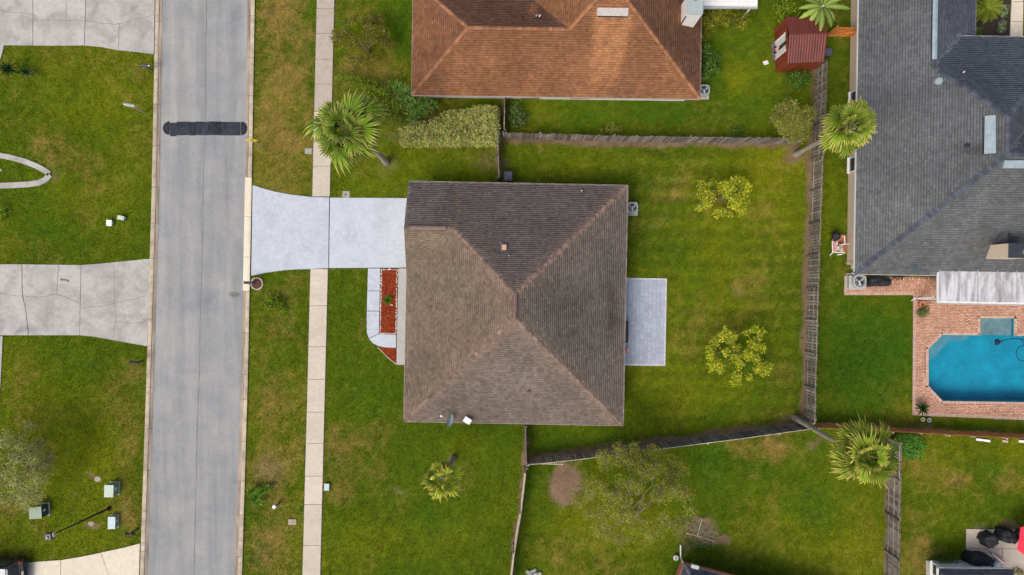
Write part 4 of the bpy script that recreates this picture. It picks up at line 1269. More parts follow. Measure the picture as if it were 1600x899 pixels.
# ---- roof corners cut by the bottom edge
sh = thing("house", "brick house with dark blue grey roof corner at the bottom edge", "house", W(1110, 930))
c0 = W(1064, 876); dx = (W(1146, 897) - c0).normalized(); dy = (W(1054, 902) - c0).normalized()
C_ = lambda a, b, z: Vector((c0.x + dx.x * a + dy.x * b, c0.y + dx.y * a + dy.y * b, z))
obj("wall", MB().prism([C_(0, 0, 0), C_(11, 0, 0), C_(11, 9, 0), C_(0, 9, 0)], 0, 2.45), M['brickwall'], sh)
o_ = .62
k0, k1, k2, k3 = C_(-o_, -o_, 2.45), C_(11, -o_, 2.45), C_(11, 9, 2.45), C_(-o_, 9, 2.45); rr1, rr2 = C_(4.2, 4.2, 4.7), C_(11, 4.2, 4.7)
sf1, sf2 = ([k0, k1, rr2, rr1], dx), ([k0, k3, C_(4.2, 9, 4.7), rr1], dy)
rf4 = deck(sh, [sf1, sf2], M['flash'], [(k0, k1), (k0, k3)], M['brickwall'])
dark = lambda x, y: np.tile(np.array([.045, .052, .066]), (len(x), 1)) * (.8 + .4 * N2(x, y, 1.0, 3))[:, None]
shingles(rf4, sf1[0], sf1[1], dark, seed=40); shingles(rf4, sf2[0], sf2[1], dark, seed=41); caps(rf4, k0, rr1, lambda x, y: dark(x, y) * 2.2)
p = on_roof(sf1, 1085.5, 885); obj("roof_vent", MB().bbox(p + Vector((0, 0, .05)), (.55, .28, .22), R(-15), .03), M['acgrey'], rf4)
p = W(1070, 883, 2.4)
obj("downspout", MB().tube([W(1063.5, 852, .1), W(1063.5, 866, .1), W(1064, 872.5, .25), Vector((p.x, p.y, 1.6)), p], .055), M['white'], sh)

eh = thing("house", "white walled house with charcoal roof in the bottom right corner", "house", W(1515, 920))
z_ = 2.5
e_x0, e_x1, e_y1 = W(1466, 888, z_).x, W(1582, 888, z_).x, W(1466, 888, z_).y
obj("wall", MB().prism([W2(1447, 875.5), (e_x1 - .5, W(0, 876).y), (e_x1 - .5, W(0, 990).y), W2(1447, 990)], 0, 2.4), M['offwhite'], eh)
j0, j1 = Vector((e_x0, e_y1, z_)), Vector((e_x1, e_y1 - .05, z_)); my = e_y1 - 3.6
j2, j3 = Vector((e_x1, my, 4.2)), Vector((e_x0, my, 4.2))
ef = ([j0, j1, j2, j3], (1, 0, 0))
rf5 = deck(eh, [ef], M['flash'], [(j0, j1)], M['offwhite'])
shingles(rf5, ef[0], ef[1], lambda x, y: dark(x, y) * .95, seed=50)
obj("fascia", MB().prism([(e_x0 - .06, e_y1), (e_x0, e_y1), (e_x0, my), (e_x0 - .06, my)], 2.35, 2.55), M['white'], rf5)
obj("gable_wall", MB().poly([(W(1447, 0).x, e_y1, 2.39), (W(1447, 0).x, my, 4.1), (W(1447, 0).x, my, 2.39)]), M['offwhite'], eh)
window(eh, Vector((W(1447, 0).x - .02, W(0, 893, 1.4).y, 1.4)), .8, 1.1, R(-90), 'white')

# ------------------------------------------------------------------ fences
plank_cache = {}
def plank_mesh(w, h, mat, dog=True):
    k = (round(w, 3), round(h, 2), mat)
    if k not in plank_cache:
        m_ = MB()
        c = .03 if dog else 0.001
        pr = [(-w / 2, 0), (w / 2, 0), (w / 2, h - c), (w / 2 - c, h), (-w / 2 + c, h), (-w / 2, h - c)]
        m_.rings([[(x, -.01, z) for x, z in pr], [(x, .01, z) for x, z in pr]][::-1], True, True)
        me = m_.mesh("plank"); me.materials.append(M[mat]); plank_cache[k] = me
    return plank_cache[k]


def fence(name, label, pts, h=1.8, mat='wood', pitch=.15, w=.126, rail_side=1, rail_mat=None, group=None, soil=.22, wob=.0, rails=(.3, 1.0, 1.62), posts=2.4, cat="fence"):
    """board fence on a pixel polyline of its foot; every board, post and rail is a part"""
    P_ = [W(*p) for p in pts]
    t = thing(name, label, cat, P_[0], group)
    rail_mat = rail_mat or mat
    for a, b in zip(P_[:-1], P_[1:]):
        d = b - a; Ln = d.length; d.normalize(); ang = math.atan2(d.y, d.x); nrm = Vector((-d.y, d.x, 0)) * rail_side
        n = max(1, int(Ln / pitch))
        for k in range(n):
            p = a + d * ((k + .5) * Ln / n) - P_[0]
            hh = h + random.uniform(-.02, .02)
            o = inst("plank", plank_mesh(w, h, mat), t, (p.x, p.y, random.uniform(.01, .04)),
                     (R(random.uniform(-wob, wob)), R(random.uniform(-.5, .5)), ang + R(random.uniform(-2, 2))))
        for z in rails:
            m_ = MB(); c = (a + b) / 2 + nrm * .035 + Vector((0, 0, z)); m_.box(c, (Ln, .04, .09), ang)
            obj("rail", m_, M[rail_mat], t)
        np_ = max(1, round(Ln / posts))
        for k in range(np_ + 1):
            c = a + d * (Ln * k / np_) + nrm * .10
            obj("post", MB().box(c + Vector((0, 0, (h - .02) / 2)), (.09, .09, h - .02), ang, taper=.98), M[rail_mat], t)
    if soil: SOIL_LINES.append(([(p.x, p.y) for p in P_], soil))
    return t


fence("fence", "weathered grey board fence below the orange roofed house, between the two lawns", [(786, 216.5), (900, 220), (1010, 222.5), (1130, 224), (1246, 225)], wob=2.0, soil=.34)
fence("fence", "long weathered fence between the back lawn and the grey house's green strip", [(1275.5, 108), (1274, 150), (1269, 250), (1265.5, 350), (1262, 450), (1259.5, 550), (1257, 655)], rail_side=-1, wob=1.5,
      rails=(.4, 1.1, 1.74), mat='wood', rail_mat='wood', soil=.34, pitch=.205, w=.15)
fence("fence", "dark weathered fence slanting behind the brown house, below the back lawn", [(824, 716), (900, 708), (970, 699), (1040, 690), (1150, 676), (1256, 661)], rail_side=-1, mat='wooddark', rail_mat='woodpale', soil=.36, rails=(.4, 1.05, 1.77))
fence("fence", "pale narrow fence running down from the brown house to the bottom edge", [(821, 731), (814, 790), (804, 850), (796, 920)], mat='woodpale', rail_side=-1, soil=.15)
fence("fence", "short side fence between the brown house and the slanting fence", [(819.5, 660), (820.5, 690), (821.5, 724)], h=1.7, soil=.2)
fence("fence", "short grey side fence between the brown house and the fence above it", [(781, 283), (779.5, 250), (779, 217)], h=1.7, soil=.2)
fence("fence", "brown side fence beside the hedge at the orange roofed house", [(788.5, 158), (788, 180), (787.5, 211)], h=1.6, mat='wood', soil=.15)
fence("fence", "orange cedar fence below the swimming pool", [(1262, 661), (1330, 664), (1420, 669), (1500, 673.5), (1640, 680)], rail_side=-1, mat='cedar', rail_mat='woodpale', soil=.1, rails=(.4, 1.05))
fence("fence", "weathered fence of wide boards dividing the two bottom right lawns", [(1387, 684), (1386, 740), (1385, 800), (1384, 860), (1383, 940)], rail_side=-1, mat='wood', soil=.12)
gate = fence("gate", "orange wooden gate with diagonal braces between the red shed and the grey house", [(1291, 57.5), (1334, 58.5)], rail_side=1, mat='gatewood', soil=0, cat="gate")
ga, gb = W(1292, 58.2), W(1333, 59.2)
for za, zb in ((.25, 1.6), (1.6, .25)):
    obj("brace", MB().tube([ga + Vector((0, -.02, za)), gb + Vector((0, -.02, zb))], .045, 4), M['gatewood'], gate)
obj("brace", MB().tube([ga + Vector((.9, -.04, .2)), gb + Vector((-.1, -.04, 1.75))], .05, 4), M['gatewood'], gate)
bd = thing("loose_board", "long pale board lying level where the slanting fence meets the side fence", "board", W(852, 724))
obj("board", MB().tube([W(822, 723.5, 1.25), W(880, 725.5, 1.15)], .05, 4), M['woodpale'], bd)
obj("support", MB().box(W(824, 722, .62), (.07, .07, 1.24)), M['woodpale'], bd); obj("support", MB().box(W(878, 718, .57), (.07, .07, 1.14)), M['woodpale'], bd)

# ------------------------------------------------------------------ pool and brick paving
POOL = [(1450.5, 545), (1472.5, 523.5), (1531, 524), (1531, 497.5), (1584, 497.5), (1584, 525), (1650, 525.5), (1672, 547), (1672, 607), (1650, 629), (1472.5, 626.5), (1450.5, 603)]
DECK = [(1427.5, 466.5), (1700, 466.5), (1700, 660), (1426, 648)]
LANE = [(1320, 431), (1700, 431), (1700, 467), (1427.5, 466.8), (1427.5, 460.5), (1319.5, 460.5)]
pool_w = [W2(*p) for p in POOL]
deck_w = [W2(*p) for p in DECK]; lane_w = [W2(*p) for p in LANE]
HARD += [deck_w, lane_w]
m_ = MB()
def grid_base(poly, hole, z, step=.2):
    xs = [p[0] for p in poly]; ys = [p[1] for p in poly]
    X, Y = np.meshgrid(np.arange(min(xs), max(xs), step), np.arange(min(ys), max(ys), step))
    cx, cy = X + step / 2, Y + step / 2
    ok = inside(poly, cx, cy)
    if hole is not None: ok &= ~inside(hole, cx, cy)
    for x, y in zip(X[ok], Y[ok]): m_.poly([(x, y, z), (x + step, y, z), (x + step, y + step, z), (x, y + step, z)])
big = [((x - 34.2) * 1.05 + 34.2, (y + 5.9) * 1.05 - 5.9) for x, y in pool_w]
grid_base(deck_w, big, .012); grid_base(lane_w, None, .010)
pdeck = obj("pool_deck", m_, M['sand'])
tag(pdeck, "pinkish brick paver deck around the swimming pool and along the grey house", "pool deck", kind='structure')
brick_c = np.array([[.40, .205, .135], [.44, .245, .16], [.36, .175, .12], [.47, .29, .20], [.41, .20, .15], [.50, .335, .22]])
def bricks(poly, hole, ang, seed):
    rg = np.random.default_rng(seed)
    bl_, bw_, g = .225, .115, .010
    ca, sa = math.cos(ang), math.sin(ang)
    cx = sum(p[0] for p in poly) / len(poly); cy = sum(p[1] for p in poly) / len(poly)
    n = int(16 / bw_)
    pos = []
    for r in range(-n, n):                                  # basket of running bond with soldier patches
        for k in range(-int(16 / bl_), int(16 / bl_)):
            pos.append((k * bl_ + (r % 2) * bl_ / 2, r * bw_))
    pos = np.array(pos)
    x = cx + pos[:, 0] * ca - pos[:, 1] * sa; y = cy + pos[:, 0] * sa + pos[:, 1] * ca
    ok = inside(poly, x, y)
    if hole is not None:
        ok &= ~inside(hole, x, y) & (seg_dist(x, y, hole + [hole[0]]) > .22)
    ok &= seg_dist(x, y, poly + [poly[0]]) > .14
    x, y = x[ok], y[ok]; k = len(x)
    l, w = bl_ / 2 - g / 2, bw_ / 2 - g / 2; z = .045 + rg.random(k) * .006
    cs = [(-l, -w), (l, -w), (l, w), (-l, w)]
    V = np.zeros((k, 8, 3))
    for i, (a, b) in enumerate(cs):
        for j, zz in ((0, np.zeros(k)), (4, z)):
            V[:, i + j, 0] = x + a * ca - b * sa; V[:, i + j, 1] = y + a * sa + b * ca; V[:, i + j, 2] = zz
    i = np.arange(k)[:, None] * 8
    F = np.concatenate([i + np.array(f) for f in ((4, 5, 6, 7), (0, 1, 5, 4), (1, 2, 6, 5), (2, 3, 7, 6), (3, 0, 4, 7))])
    n1 = N1(x, y, .5, 3)
    C = (brick_c[rg.integers(0, 6, k)] * .5 + np.array([.46, .272, .195]) * .5) * (.92 + .3 * rg.random(k))[:, None] * (.95 + .3 * n1)[:, None]
    me = np_mesh("bricks", V.reshape(-1, 3), F, np.repeat(C, 8, 0))
    return obj("bricks", me, M['brickpave'], pdeck, kind='stuff')
bricks(deck_w, pool_w, R(-.6), 3); bricks(lane_w, None, R(89.4), 4)
# coping stones
cop = []
n = len(pool_w)
area = sum(pool_w[i][0] * pool_w[(i + 1) % n][1] - pool_w[(i + 1) % n][0] * pool_w[i][1] for i in range(n))
for i in range(n):
    a, b = Vector(pool_w[i]), Vector(pool_w[(i + 1) % n])
    d = (b - a); Ln = d.length; d.normalize(); nr = Vector((d.y, -d.x)) * (1 if area > 0 else -1)
    k = max(1, int(Ln / .3))
    for j in range(k):
        c = a + d * (Ln * (j + .5) / k) + nr * .10
        cop.append((c, d, Ln / k))
cm = {}
for c, d, l in cop:
    kk = round(l, 3)
    if kk not in cm:
        cm[kk] = MB().bbox((0, 0, 0), (l - .012, .2, .07), 0, .012).mesh("coping_stone"); cm[kk].materials.append(M['coping'])
    inst("coping_stone", cm[kk], pdeck, (c.x, c.y, .031), (0, 0, math.atan2(d.y, d.x)))
em = {}
for pts in ([(1700, 648 + 274 * 12 / 274), (1426, 648), (1427.5, 466.5), (1427.5, 460.5), (1319.5, 460.5), (1320, 431)],):
    for (xa, ya), (xb, yb) in zip(pts[:-1], pts[1:]):
        a, b = W(xa, ya), W(xb, yb); d = b - a; Ln = d.length; d.normalize(); nr = Vector((d.y, -d.x, 0)); k = max(1, round(Ln / .12))
        kk = round(Ln / k, 3)
        if kk not in em:
            em[kk] = MB().bbox((0, 0, 0), (Ln / k - .01, .22, .07), 0, .01).mesh("edge_brick"); em[kk].materials.append(M['coping'])
        for j in range(k):
            c = a + d * (Ln * (j + .5) / k) + nr * .07
            inst("edge_brick", em[kk], pdeck, (c.x, c.y, .02), (0, 0, math.atan2(d.y, d.x)))
pool = thing("swimming_pool", "blue swimming pool with chamfered corners and a grey ledge", "pool", W(1560, 570, -1.5))
def walls(poly, z0, z1, mat, nm, floor=True):
    m_ = MB(); pp = poly if area < 0 else poly[::-1]; k = len(pp)
    for i in range(k):
        a, b = pp[i], pp[(i + 1) % k]
        m_.poly([(a[0], a[1], z1), (b[0], b[1], z1), (b[0], b[1], z0), (a[0], a[1], z0)][::-1])
    obj(nm, m_, M[mat], pool)
walls(pool_w, -1.6, .0, 'plaster', "pool_wall")
obj("pool_floor", MB().poly([(x, y, -1.5) for x, y in (pool_w if area > 0 else pool_w[::-1])]), M['plaster'], pool)
stp = lambda pts, z, mat: obj("pool_step", MB().prism([W2(*p) for p in pts], -1.55, z), M[mat], pool)
stp([(1531.2, 497.7), (1583.8, 497.7), (1583.8, 524.5), (1531.2, 523.8)], -.24, 'plasterspa')
stp([(1450.8, 545.3), (1472.6, 523.8), (1520, 524.2), (1515, 531.5), (1489.5, 532.5), (1463.5, 560), (1450.8, 561)], -.38, 'plasterstep')
stp([(1450.9, 561.2), (1463.6, 560.2), (1489.6, 532.7), (1515, 531.7), (1515, 534), (1492, 534.5), (1466, 562.5), (1450.9, 569)], -.75, 'plasterstep')
obj("pool_water", MB().poly([(x, y, -.09) for x, y in (pool_w if area > 0 else pool_w[::-1])]), M['water'], pool)
cl = thing("pool_cleaner", "dark pool cleaner with a looping navy hose floating in the blue water", "pool cleaner", W(1558, 535, -.06))
c = W(1558.5, 534.5, -.05)
obj("cleaner_head", MB().lathe(c - Vector((0, 0, .05)), [(.16, 0), (.22, .05), (.16, .14), (.05, .17)], 12), M['hose'], cl)
for a in range(3): obj("fin", MB().box(c + Vector((.22 * math.cos(a * 2.1), .16 * math.sin(a * 2.1), 0)), (.2, .06, .05), a * 2.1), M['hose'], cl)
hp_ = [(1561, 534), (1570, 531.5), (1580, 529.8), (1592, 529.7), (1602, 531), (1612, 536), (1616, 546), (1610, 558), (1602, 564), (1595, 563.5), (1589, 558), (1588, 550), (1592, 543), (1600, 538), (1592, 527)]
sm = []
for i in range(len(hp_) - 1):
    p0, p1, p2, p3 = (Vector(hp_[max(0, min(len(hp_) - 1, i + k))]) for k in (-1, 0, 1, 2))
    for t in (0, .25, .5, .75):
        v = .5 * ((2 * p1) + (p2 - p0) * t + (2 * p0 - 5 * p1 + 4 * p2 - p3) * t * t + (3 * p1 - p0 - 3 * p2 + p3) * t ** 3)
        sm.append(W(v.x, v.y, -.085))
obj("hose", MB().tube(sm, .028, 6), M['hose'], cl, smooth=True)

# ------------------------------------------------------------------ red shed
s0, s1, s2, s3 = W(1228, 27, 2.25), W(1287.5, 25.5, 2.25), W(1288, 97, 2.25), W(1230.5, 99, 2.25)
shed = thing("shed", "red metal garden shed with an open front beside the fence", "shed", W(1235, 75))
xm0, xm1 = s0.lerp(s3, .43) + Vector((0, 0, .5)), s1.lerp(s2, .43) + Vector((0, 0, .5))
def corrug(a, b, c, d, parent):
    """a-b ridge, d-c eave"""
    n = 14
    for k in range(n):
        m_ = MB()
        p, q_, r_, s_ = a.lerp(b, k / n), a.lerp(b, (k + .97) / n), d.lerp(c, (k + .97) / n), d.lerp(c, k / n)
        up = Vector((0, 0, .028))
        m_.poly([p, s_, s_.lerp(r_, .5) + up, p.lerp(q_, .5) + up]); m_.poly([p.lerp(q_, .5) + up, s_.lerp(r_, .5) + up, r_, q_])
        obj("roof_sheet", m_, M['shed'], parent)
rfs = obj("roof", MB().poly([xm0 - Vector((0, 0, .03)), s0 - Vector((0, 0, .03)), s1 - Vector((0, 0, .03)), xm1 - Vector((0, 0, .03))]).poly([xm0 - Vector((0, 0, .03)), xm1 - Vector((0, 0, .03)), s2 - Vector((0, 0, .03)), s3 - Vector((0, 0, .03))]), M['shed'], shed)
corrug(xm0, xm1, s1, s0, rfs); corrug(xm0, xm1, s2, s3, rfs)
obj("ridge_cap", MB().tube([xm0, xm1], .05, 6), M['shed'], rfs)
a, b, c_, d_ = (Vector((p.x, p.y, 0)) for p in (s0, s1, s2, s3))
ins_ = .06
def wallq(p, q_, name, t0=0, t1=1, z0=0, z1=2.2, mat='shedwall', off=(0, 0)):
    A_, B_ = p.lerp(q_, t0), p.lerp(q_, t1); o_ = Vector((off[0], off[1], 0))
    d = (B_ - A_).normalized(); nr = Vector((d.y, -d.x, 0)) * .02
    obj(name, MB().prism([A_ + o_ + nr, B_ + o_ + nr, B_ + o_ - nr, A_ + o_ - nr], z0, z1), M[mat], shed)
for k in range(9):
    wallq(d_, c_, "wall_board", k / 9 + .004, (k + 1) / 9 - .004, 0, 2.15, off=(0, .06)); wallq(a, b, "wall_board", k / 9 + .004, (k + 1) / 9 - .004, 0, 2.15, off=(0, -.06))
    wallq(b, c_, "wall_board", k / 9 + .004, (k + 1) / 9 - .004, 0, 2.2, off=(-.06, 0))
for k in range(3):
    wallq(a, d_, "wall_board", k * .1 + .01, k * .1 + .105, 0, 2.2, off=(.06, 0)); wallq(a, d_, "wall_board", .7 + k * .1, .795 + k * .1, 0, 2.2, off=(.06, 0))
wallq(a, d_, "lintel", .30, .70, 1.95, 2.2, 'shedwall', (.06, 0))
for t in (.31, .69): wallq(a, d_, "door_frame", t - .012, t + .012, 0, 2.0, 'white', (.03, 0))
for t0_, t1_ in ((.32, .46), (.56, .68)):
    wallq(a, d_, "door", t0_, t1_, .05, 1.95, 'offwhite', (.07, 0))
obj("floor", MB().prism([a + Vector((.1, -.1, 0)), b + Vector((-.1, -.1, 0)), c_ + Vector((-.1, .1, 0)), d_ + Vector((.1, .1, 0))], 0, .08), M['wooddark'], shed)
HARD.append([(p.x, p.y) for p in (a, b, c_, d_)])
mw = thing("lawn_mower", "cluttered dark garden machine inside the open red shed", "mower", a.lerp(d_, .5) + Vector((.35, 0, .08)))
p = a.lerp(d_, .5) + Vector((.3, 0, .08))
obj("deck", MB().bbox(p + Vector((0, 0, .25)), (.6, .5, .22), .3, .05), M['clay'], mw); obj("engine", MB().lathe(p + Vector((0, 0, .35)), [(.16, 0), (.16, .18), (.08, .22)], 12), M['black'], mw)
for dx_, dy_ in ((-.3, .2), (-.3, -.2), (.3, .2), (.3, -.2)): obj("wheel", MB().tube([p + Vector((dx_, dy_, .12)), p + Vector((dx_, dy_ + .06, .12))], .12, 10), M['tyre'], mw)
obj("handlebar", MB().tube([p + Vector((.2, .2, .3)), p + Vector((.7, .2, .95)), p + Vector((.7, -.2, .95)), p + Vector((.2, -.2, .3))], .02), M['black'], mw)
rmp = flat("shed_ramp", [[(1204.5, 70), (1208, 66), (1211, 96), (1207.5, 97)], [(1208.5, 66), (1213, 64), (1216, 97), (1211.6, 96.5)]], M['wooddark'], M['joint'], "small weathered wooden ramp in front of the red shed", "ramp", part="plank",
           base_poly=[(1204.5, 69), (1213, 64), (1216, 97), (1207, 97.5)])
pv = obj("stepping_stone", MB().prism([W2(1191, 97), W2(1199, 94.5), W2(1201, 100), W2(1194, 102.5)], 0, .05), M['offwhite']); tag(pv, "single pale stepping stone on the grass left of the red shed", "stepping stone")

# ------------------------------------------------------------------ air conditioners, bins, furniture
def ac_round(px, py, label, r=.40, h=.85, mat='acblue', sq=True):
    p = W(px, py, h); t = thing("air_conditioner", label, "air conditioner", (p.x, p.y, 0))
    obj("pad", MB().box((p.x, p.y, .05), (r * 2.5, r * 2.5, .1)), M['porch'], t)
    n = 24
    def ring(rr, z): 
        return [(p.x + rr * math.copysign(abs(math.cos(t_)) ** .6, math.cos(t_)), p.y + rr * math.copysign(abs(math.sin(t_)) ** .6, math.sin(t_)), z) for t_ in [2 * math.pi * k / n for k in range(n)]]
    obj("casing", MB().rings([ring(r, .1), ring(r, h - .06), ring(r * .96, h), ring(r * .78, h), ring(r * .76, h - .14)], True, True), M[mat], t)
    obj("fan_well", MB().lathe((p.x, p.y, h - .13), [(r * .74, 0), (r * .74, .01)], 24), M['fan'], t)
    f = obj("fan", MB().lathe((p.x, p.y, h - .12), [(.07, 0), (.07, .08), (.03, .1)], 12), M['steel'], t)
    for k in range(3):
        a_ = 2 * math.pi * k / 3 + .6; m_ = MB()
        P_ = lambda rr, da, z: (p.x + rr * math.cos(a_ + da), p.y + rr * math.sin(a_ + da), h - .09 + z)
        m_.poly([P_(.05, -.4, .0), P_(r * .68, -.30, -.02), P_(r * .7, .34, .04), P_(.05, .4, .03)]); obj("blade", m_, M['acgrey'], f)
    g = MB()
    for rr in (.25, .45, .65, .82): 
        pts_ = [(p.x + r * rr * math.cos(2 * math.pi * k / 24), p.y + r * rr * math.sin(2 * math.pi * k / 24), h + .01) for k in range(25)]
        g.tube(pts_, .005, 3, cap=False)
    obj("grille", g, M['galv'], t)
    return t
ac_round(988.5, 324.5, "round topped air conditioner at the back corner of the brown house", .40)
ac_round(1101, 140.5, "square air conditioner beside the orange roofed house", .40, .75, 'acgrey')
ac_round(1344, 440, "large air conditioner at the lower left corner of the grey house", .48, .85, 'acgrey')
pd = obj("equipment_box", MB().bbox(W(1330.5, 440.5, .25), (.55, .95, .5), 0, .04), M['acgrey']); tag(pd, "low grey equipment box beside the air conditioner of the grey house", "equipment box")
sl = obj("paver_slab", MB().prism([W2(1320, 431), W2(1352, 431), W2(1352, 453), W2(1320, 453)], .046, .09), M['tan']); tag(sl, "tan concrete pad under the air conditioner of the grey house", "slab")

def wheelie(px, py, label, rz=0, mat='bin', w=.6, l=.68, h=1.0):
    p = W(px, py, h); t = thing("wheelie_bin", label, "bin", (p.x, p.y, 0)); T = Matrix.Translation((p.x, p.y, 0)) @ Matrix.Rotation(rz, 4, 'Z')
    m_ = MB(); m_.rings([[T @ Vector((sx * w / 2 * k, sy * l / 2 * k, z)) for sx, sy in ((-1, -1), (1, -1), (1, 1), (-1, 1))] for k, z in ((.78, .06), (.95, h - .08), (1.0, h - .06))], True, True)
    obj("body", m_, M[mat], t)
    m_ = MB(); m_.rings([[T @ Vector((sx * w / 2 * k, sy * l / 2 * k, z)) for sx, sy in ((-1, -1), (1, -1), (1, 1), (-1, 1))] for k, z in ((1.06, h - .05), (1.06, h), (.9, h + .05))], True, True)
    ld = obj("lid", m_, M[mat], t)
    obj("handle", MB().tube([T @ Vector((-w * .4, l * .56, h - .06)), T @ Vector((-w * .4, l * .64, h - .03)), T @ Vector((w * .4, l * .64, h - .03)), T @ Vector((w * .4, l * .56, h - .06))], .018), M['black'], t)
    for s_ in (-1, 1): obj("wheel", MB().tube([T @ Vector((s_ * w * .42, l * .36, .1)), T @ Vector((s_ * w * .5, l * .36, .1))], .1, 12), M['tyre'], t)
wheelie(794, 275.5, "dark grey wheelie bin by the brown house wall and side fence", 0)
wheelie(1293.5, 81, "blue grey wheelie bin behind the red shed", R(90), 'bin', .55, .6, .95)

def crumple(px, py, lx, ly, h, label, name, cat, rz=0, mat='cloth', lumps=(), seed=0, zb=0.045):
    """a fabric cover thrown over something: sagging, folded, touching the ground"""
    rg = np.random.default_rng(seed); p = W(px, py, h * .7); n, rings_ = 36, 9
    t = thing(name, label, cat, (p.x, p.y, zb)); m_ = MB(); rs = []
    for k in range(rings_):
        f = k / (rings_ - 1)
        r_ = []
        for i in range(n):
            a_ = 2 * math.pi * i / n
            ex = .62
            cx_ = math.copysign(abs(math.cos(a_)) ** ex, math.cos(a_)); cy_ = math.copysign(abs(math.sin(a_)) ** ex, math.sin(a_))
            fold = 1 + .07 * math.sin(a_ * 7 + seed) * (1 - f) + .05 * math.sin(a_ * 11 + 2 * f + seed * 2)
            rad = (1.0 - .10 * f) * fold if f < .7 else (1.0 - .07) * fold * (1 - ((f - .7) / .3) ** 1.2 * .98)
            z = zb + h * min(1, f / .7) + (.04 * math.sin(i * 1.3 + k) if 0 < f else 0)
            x_, y_ = cx_ * lx / 2 * rad, cy_ * ly / 2 * rad
            for (bx, by, br, bh) in lumps:
                z += bh * min(1, f / .7) * math.exp(-((x_ / lx * 2 - bx) ** 2 + (y_ / ly * 2 - by) ** 2) / br ** 2)
            c_, s_ = math.cos(rz), math.sin(rz)
            r_.append((p.x + x_ * c_ - y_ * s_, p.y + x_ * s_ + y_ * c_, z))
        rs.append(r_)
    m_.rings(rs, True, True)
    obj("cover", m_, M[mat], t, smooth=True)
    for sx in (-.25, .25): obj("strap", MB().tube([(p.x + lx * sx * math.cos(rz) - ly * .53 * math.sin(-rz) * 0, p.y - ly * .50, zb + h * .25), (p.x + lx * sx * math.cos(rz), p.y - ly * .52, zb + h * .12)], .015), M['black'], t)
    return t
crumple(1373, 440.5, 1.65, .70, 1.05, "long black covered grill on the brick pavers by the grey house", "covered_grill", "grill", 0, lumps=((.5, 0, .5, .1),), seed=2)
crumple(1532, 876, 1.85, .92, 1.0, "big black covered grill beside the charcoal roof in the bottom right corner", "covered_grill", "grill", R(-8), lumps=((-.6, .3, .5, .12),), seed=5)
crumple(1546, 844, 1.0, .95, .85, "black covered chair beside the closed striped umbrella", "covered_chair", "chair", R(25), lumps=((.4, .5, .4, .3), (-.5, -.6, .3, .1)), seed=7)
crumple(1575, 838, 1.35, .95, .85, "black covered chair next to the red umbrella", "covered_chair", "chair", R(-12), lumps=((.5, .2, .4, .3), (-.7, -.2, .35, .15)), seed=9)

# patio in the bottom right corner
crn = flat("patio", [[(1509, 826.5), (1700, 829), (1700, 859.5), (1509, 856)], [(1509, 856.8), (1565, 857.5), (1563, 990), (1509, 990)], [(1566, 857.6), (1700, 860.3), (1700, 990), (1564, 990)]], M['tan'], M['joint'],
           "tan concrete patio slab with covered furniture in the bottom right corner", "patio", base_poly=[(1509, 826.5), (1700, 829), (1700, 990), (1509, 990)], top=.05)
# red parasol
p = W(1628, 850, 2.3); um = thing("parasol", "bright red parasol at the right edge over the tan patio", "parasol", (p.x, p.y, .05))
m_ = MB(); n = 6
for k in range(n):
    a0_, a1_ = R(60 * k + 20), R(60 * k + 80)
    E0, E1 = p + Vector((1.55 * math.cos(a0_), 1.55 * math.sin(a0_), -.42)), p + Vector((1.55 * math.cos(a1_), 1.55 * math.sin(a1_), -.42))
    m_ = MB(); mid0, mid1 = p.lerp(E0, .55) + Vector((0, 0, .05)), p.lerp(E1, .55) + Vector((0, 0, .05))
    m_.poly([p, mid0, mid1]); m_.poly([mid0, E0, E0.lerp(E1, .5) + Vector((0, 0, .06)), E1, mid1]); obj("canopy_panel", m_, M['red'], um)
    obj("rib", MB().tube([p - Vector((0, 0, .04)), E0 - Vector((0, 0, .03))], .012, 4), M['galv'], um)
obj("pole", MB().tube([(p.x, p.y, .1), (p.x, p.y, 2.4)], .025), M['galv'], um); obj("base", MB().lathe((p.x, p.y, .055), [(.28, 0), (.26, .06), (.05, .1)], 16), M['black'], um)
# closed striped umbrella leaning on the chair
t = thing("closed_umbrella", "closed red and white striped umbrella lying across the tan patio", "umbrella", W(1558, 870, .05))
a_, b_ = W(1539, 857, .75), W(1566, 877.5, .25)
obj("pole", MB().tube([a_, b_.lerp(a_, -.05)], .02), M['black'], t)
for k in range(8):
    an = 2 * math.pi * k / 8; d = (b_ - a_).normalized(); u = d.cross(Vector((0, 0, 1))).normalized(); v = d.cross(u)
    o1 = (u * math.cos(an) + v * math.sin(an)); o2 = (u * math.cos(an + .785) + v * math.sin(an + .785))
    S0, S1 = a_.lerp(b_, .38), b_
    obj("canopy_fold", MB().poly([S0 + o1 * .06, S0 + o2 * .06, S1 + o2 * .17, S1 + o1 * .17]).poly([S1 + o1 * .17, S1 + o2 * .17, S1 + d * .1]), M['pink' if k % 2 else 'offwhite'], t)
gb_ = thing("plastic_bag", "crumpled pale plastic bag by the covered grill in the bottom right corner", "bag", W(1556, 882, .05))
rg = np.random.default_rng(3); p = W(1556, 882, .1)
obj("bag", MB().rings([[(p.x + (.22 * r_ + rg.random() * .06) * math.cos(2 * math.pi * k / 12), p.y + (.3 * r_ + rg.random() * .06) * math.sin(2 * math.pi * k / 12), .05 + z + rg.random() * .05) for k in range(12)] for r_, z in ((1, 0), (1.05, .1), (.6, .24), (.1, .27))], True, True), M['utilblue'], gb_)

